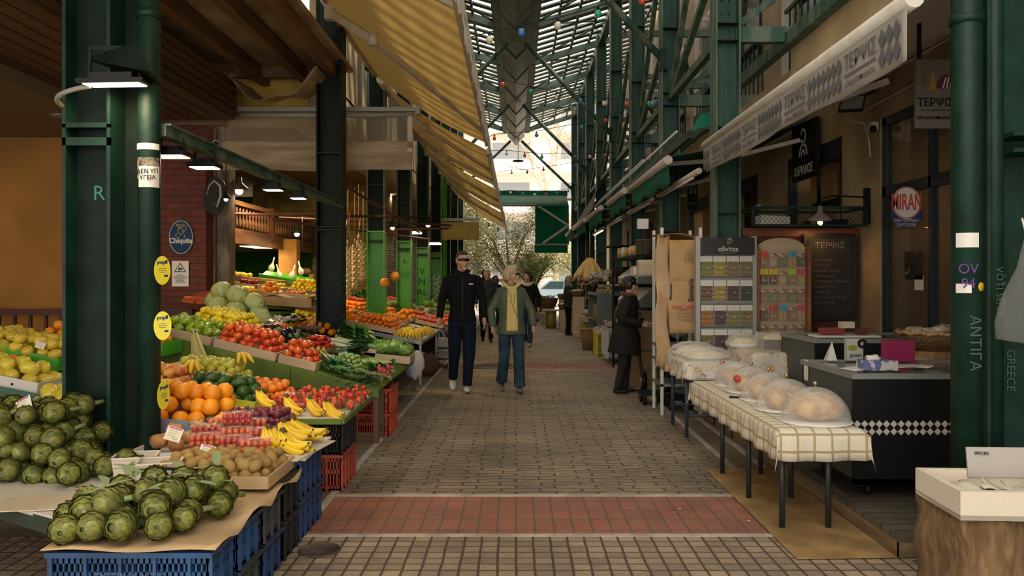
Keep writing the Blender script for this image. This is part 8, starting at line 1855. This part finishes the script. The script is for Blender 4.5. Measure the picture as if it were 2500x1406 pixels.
ow,Mh,*_ = figure('elderly woman with curly black hair, red scarf and long black jacket, facing the racks',1.36,10.15,R(78),1.44,dict(skin=sk2,hair=mat('black curls',(.008,.006,.006),.5),jacket=mat('black padded coat',(.016,.013,.011),.8,spec=.15,bump=.5,bs=12),trousers=mat('black trousers',(.006,.006,.007),.8),shoe=black),hy=R(6),hair='curly',female=1,bulk=1.28,hem=.62,flare=1.15,deep=1.35,lean=.05,nod=-.05,
    stance=dict(kn=[(-.1,.03,.5),(.1,.0,.5)],an=[(-.1,.12,.085),(.1,.02,.085)],toe=[0,0]),arms=dict(el=[(-.28,.03,1.16),(.28,.0,1.14)],wr=[(-.2,-.26,1.08),(.19,-.26,1.1)]),vox=.01)
m = MB();m.tube([(-.04,-.13,1.5),(-.09,-.03,1.53),(0,.06,1.55),(.09,-.03,1.53),(.03,-.14,1.5),(.02,-.2,1.3),(.03,-.21,1.0)],[.03,.035,.035,.035,.035,.03,.02],8);m.part('scarf',mat('red patterned scarf',(.22,.02,.03),.8,col2=(.03,.03,.06),vs=25),ow,world=False)
m = MB();m.tube([(-.12,.02,1.5),(-.05,.17,1.25),(.1,.16,.95)],.012,5);m.part('shoulder_strap',mat('olive strap',(.1,.08,.03)),ow,world=False)
dkc = lambda n,c: mat(n,c,.9,spec=.15)
g,*_ = figure('grey-haired woman in a dark green jacket with a shoulder bag, seen from the side',1.33,21.0,R(100),1.52,dict(skin=sk2,hair=mat('grey hair',(.25,.22,.18),.7),jacket=dkc('dark green cloth',(.022,.035,.025)),trousers=dkc('black cloth',(.006,.006,.007)),shoe=black),hair='long',female=1,vox=.014,bulk=1.05,stance=dict(kn=[(-.1,.0,.5),(.1,-.04,.5)],an=[(-.1,.05,.085),(.1,-.06,.085)],toe=[0,0]))
m = MB();m.ball((.22,-.1,.85),(.06,.15,.12),12,8);m.part('shoulder_bag',dkc('dark bag',(.02,.025,.02)),g,world=False)
figure('older man in a grey top and dark jacket walking behind the young man',-.66,18.7,R(5),1.66,dict(skin=sk2,hair=mat('thin grey hair',(.3,.26,.2),.7),jacket=dkc('charcoal',(.035,.04,.045)),trousers=dkc('black cloth',(.006,.006,.007)),shoe=dkc('brown shoe',(.03,.015,.01))),vox=.014,nod=.1)
dw,*_ = figure('dark-haired woman in a black jacket with cream collar behind the blond woman',.25,17.5,R(-12),1.6,dict(skin=sk1,hair=mat('dark brown hair',(.02,.012,.01),.6),jacket=blk,trousers=mat('blue denim',(.018,.045,.075)),shoe=dkc('beige shoe',(.4,.32,.22))),hy=R(-30),hair='long',female=1,vox=.014,bulk=1.1)
m = MB();m.tube([(-.02,.09,1.54),(-.1,.0,1.52),(-.06,-.12,1.48),(.05,-.13,1.47),(.11,-.01,1.52),(.02,.09,1.54)],.042,8);m.part('fleece_collar',mat('cream fleece',(.6,.52,.4),.9),dw,world=False)
figure('distant woman in black with sunglasses holding something yellow',-.62,24.5,R(3),1.55,dict(skin=sk1,hair=mat('auburn hair',(.12,.05,.02),.6),jacket=blk,trousers=nav,shoe=black),hair='long',glasses='round',female=1,vox=.016,arms=dict(el=[(-.26,.0,1.17),(.26,.0,1.17)],wr=[(-.06,-.25,1.2),(.06,-.25,1.2)]))
figure('distant man in dark clothes and sunglasses, farthest of the walkers',-1.0,25.5,R(0),1.76,dict(skin=sk2,hair=mat('grey hair',(.25,.22,.18)),jacket=dkc('dark blue grey',(.02,.03,.04)),trousers=nav,shoe=black),glasses='round',vox=.016)
# ================================================================== TREES, CAR AT THE FAR END
olv = fm('olive leaf',(.19,.2,.11),.3,.6,col2=(.1,.12,.05),vs=3);bark = mat('olive bark',(.12,.09,.06),.9,var=.3,bump=.6,bs=10)
def tree(lab,x,y,h,crowns,nleaf,lm,size,trunk=.16,kindname='olive_tree',seedm=1.0,vis='leaf'):
    o = thing(kindname,lab,'tree',(x,y,0));b = MB()
    b.tube([(0,0,.002),(.05,0,h * .3),(-.05,.05,h * .5)],[trunk,trunk * .8,trunk * .6],10)
    for (cx,cy,cz,r) in crowns: b.tube([(0,0,h * .3),(cx * .4,cy * .4,cz * .75),(cx * .9,cy,cz)],[trunk * .55,trunk * .35,trunk * .12],7)
    b.part('trunk',bark,o,world=False)
    m = MB()
    for i in range(nleaf):
        cx,cy,cz,r = crowns[i % len(crowns)];d = V((rnd.gauss(0,1),rnd.gauss(0,1),rnd.gauss(0,1))).normalized() * r * U(.45,1.05) * (1 + .2 * math.sin(i * .37))
        p = V((cx,cy,cz)) + d;a = V((U(-1,1),U(-1,1),U(-.6,.6))).normalized() * size;c_ = a.cross(V((U(-1,1),U(-1,1),1))).normalized() * size * .28
        m.add([p - a,p + c_,p + a,p - c_],[(0,1,2,3)])
    m.part('foliage',lm,o,world=False);return o
tree('grey-green olive tree at the end of the alley behind the walkers',-.3,37.5,4.6,[(-1.3,0,3.2,1.1),(-.2,0,3.6,1.2),(.8,.2,3.3,1.1),(1.5,0,2.6,.9),(-1.0,0,2.4,.9),(.3,-.4,2.5,1.0),(-1.9,.5,4.3,1),(-1.8,.3,1.9,.8),(1.4,.3,4.3,.9),(.8,.6,1.9,.8)],36000,olv,.055)
tree('feathery green tree behind the olive tree, left of the alley',-4.5,43,6,[(-1,0,4.5,2),(1.5,0,4,1.8),(0,0,6,1.6)],13000,olv,.14,kindname='street_tree')
tree('yellow-green tree across the street on the right',3.5,44,4.5,[(0,0,2.8,1.4),(-1.4,0,2.6,1.2),(1.8,0,3,1.4)],6000,fm('sunny leaf',(.3,.3,.08),.2),.09,kindname='street_tree')
o = thing('palm_tree','short palm with a fat pineapple trunk and arching bright fronds','palm',(.62,28.6,.3));m = MB();m.lathe([(.1,0),(.26,.15),(.3,.4),(.24,.62),(.14,.8)],16);m.part('palm_trunk',mat('palm bark',(.14,.075,.04),.9,bump=1,bs=14,var=.4,vs=14),o,world=False)
pl = fm('palm frond',(.22,.3,.05),.2,.5)
for i in range(30):
    a = i * 2.4;L_ = U(1.1,1.7);el_ = U(.5,1.35);m = MB();tip = V((math.cos(a) * L_ * math.cos(el_) * 1.3,math.sin(a) * L_ * math.cos(el_),.75 + L_ * math.sin(el_) * .75));pts = bezier((0,0,.75),V((math.cos(a) * .4 * L_,math.sin(a) * .4 * L_,.8 + L_ * .9 * math.sin(el_))),tip,16);m.tube(pts,.01,4)
    for j in range(2,17):
        for s_ in (-1,1):
            d = (pts[j] - pts[j - 1]).normalized();sd = d.cross(V((0,0,1))).normalized() * s_;q = pts[j];e = q + sd * .3 * math.sin(PI * j / 19) + d * .16 + V((0,0,-.03));m.add([q,q + d * .03,e],[(0,1,2)])
    m.part('frond',pl,o,world=False)
m = MB();m.lathe([(.35,0),(.4,.3),(.36,.3)],20);m.solo('stone_planter',mat('grey stone',(.3,.28,.25),.9),'round grey stone planter at the foot of the palm','planter',loc=(.62,28.6,.003))
# bare plane tree before the facade
o = thing('bare_tree','tall leafless pale tree before the sunlit facade','tree',(2.6,50,0));m = MB()
def branch(p,d,L_,r,n):
    q = p + d * L_;mid = (p + q) / 2 + V((U(-1,1),U(-1,1),0)) * L_ * .08;m.tube([p,mid,q],[r,r * .85,r * .65],5 if r > .03 else 3,caps=False)
    if n == 0: return
    for i in range(3 if n > 1 else 4): branch(p + d * L_ * U(.5,1),(d + V((U(-1,1),U(-.6,.6),U(-.35,.7))) * .8).normalized(),L_ * U(.6,.8),r * .6,n - 1)
branch(V((0,0,0)),V((-.05,0,1)),5.5,.22,6);m.part('branches',mat('pale bark',(.5,.4,.28),.9),o,world=False)
o = copy_tree(o,None,(-4.5,52,0),(0,0,2),'second leafless pale tree, at the left before the facade')
# car
o = thing('car','pale blue-grey parked car beyond the palm','car',(2.5,45,0));cp_ = mat('car paint',(.35,.45,.52),.25,coat=1)
m = MB();prof = [(-2.1,.35),(-2.1,.75),(-1.3,.92),(-.7,1.4),(.8,1.42),(1.5,.95),(2.1,.85),(2.1,.35)];m.poly([(a,-.85,b) for a,b in prof],1.7,(0,1,0));m.part('car_body',cp_,o,world=False)
m = MB();m.poly([(a,-.86,b) for a,b in ((-1.15,.95),(-.65,1.34),(.05,1.35),(.05,.95))],.01,(0,-1,0));m.poly([(a,-.86,b) for a,b in ((.1,.95),(.1,1.35),(.75,1.35),(1.3,.95))],.01,(0,-1,0));m.part('car_window',mat('car glass',(.05,.08,.1),.1),o,world=False)
for a in (-1.3,1.3):
    for b in (-.85,.75): m = MB();m.tube([(a,b,.33),(a,b + .15,.33)],.33,18);m.part('wheel',black,o,world=False)
# ------------------------------------------------------------------ what is left of the very numerous kinds, each as one mass
for nm_,L_ in REST.items():
    m = MB();mats_ = []
    for me,M_ in L_:
        for mm in me.materials:
            if mm not in mats_: mats_.append(mm)
        mp = [mats_.index(mm) for mm in me.materials]
        b0 = len(m.v);m.v += [tuple(M_ @ v.co) for v in me.vertices]
        for p in me.polygons: m.f.append([b0 + i for i in p.vertices]);m.mi.append(mp[p.material_index]);m.sm.append(True)
    m.solo(nm_ + '_pile',mats_,'remaining %s heaped on the farther left stalls' % (nm_.replace('_',' ') + ('es' if nm_[-1] == 'o' else 's')),'produce',kind='stuff')
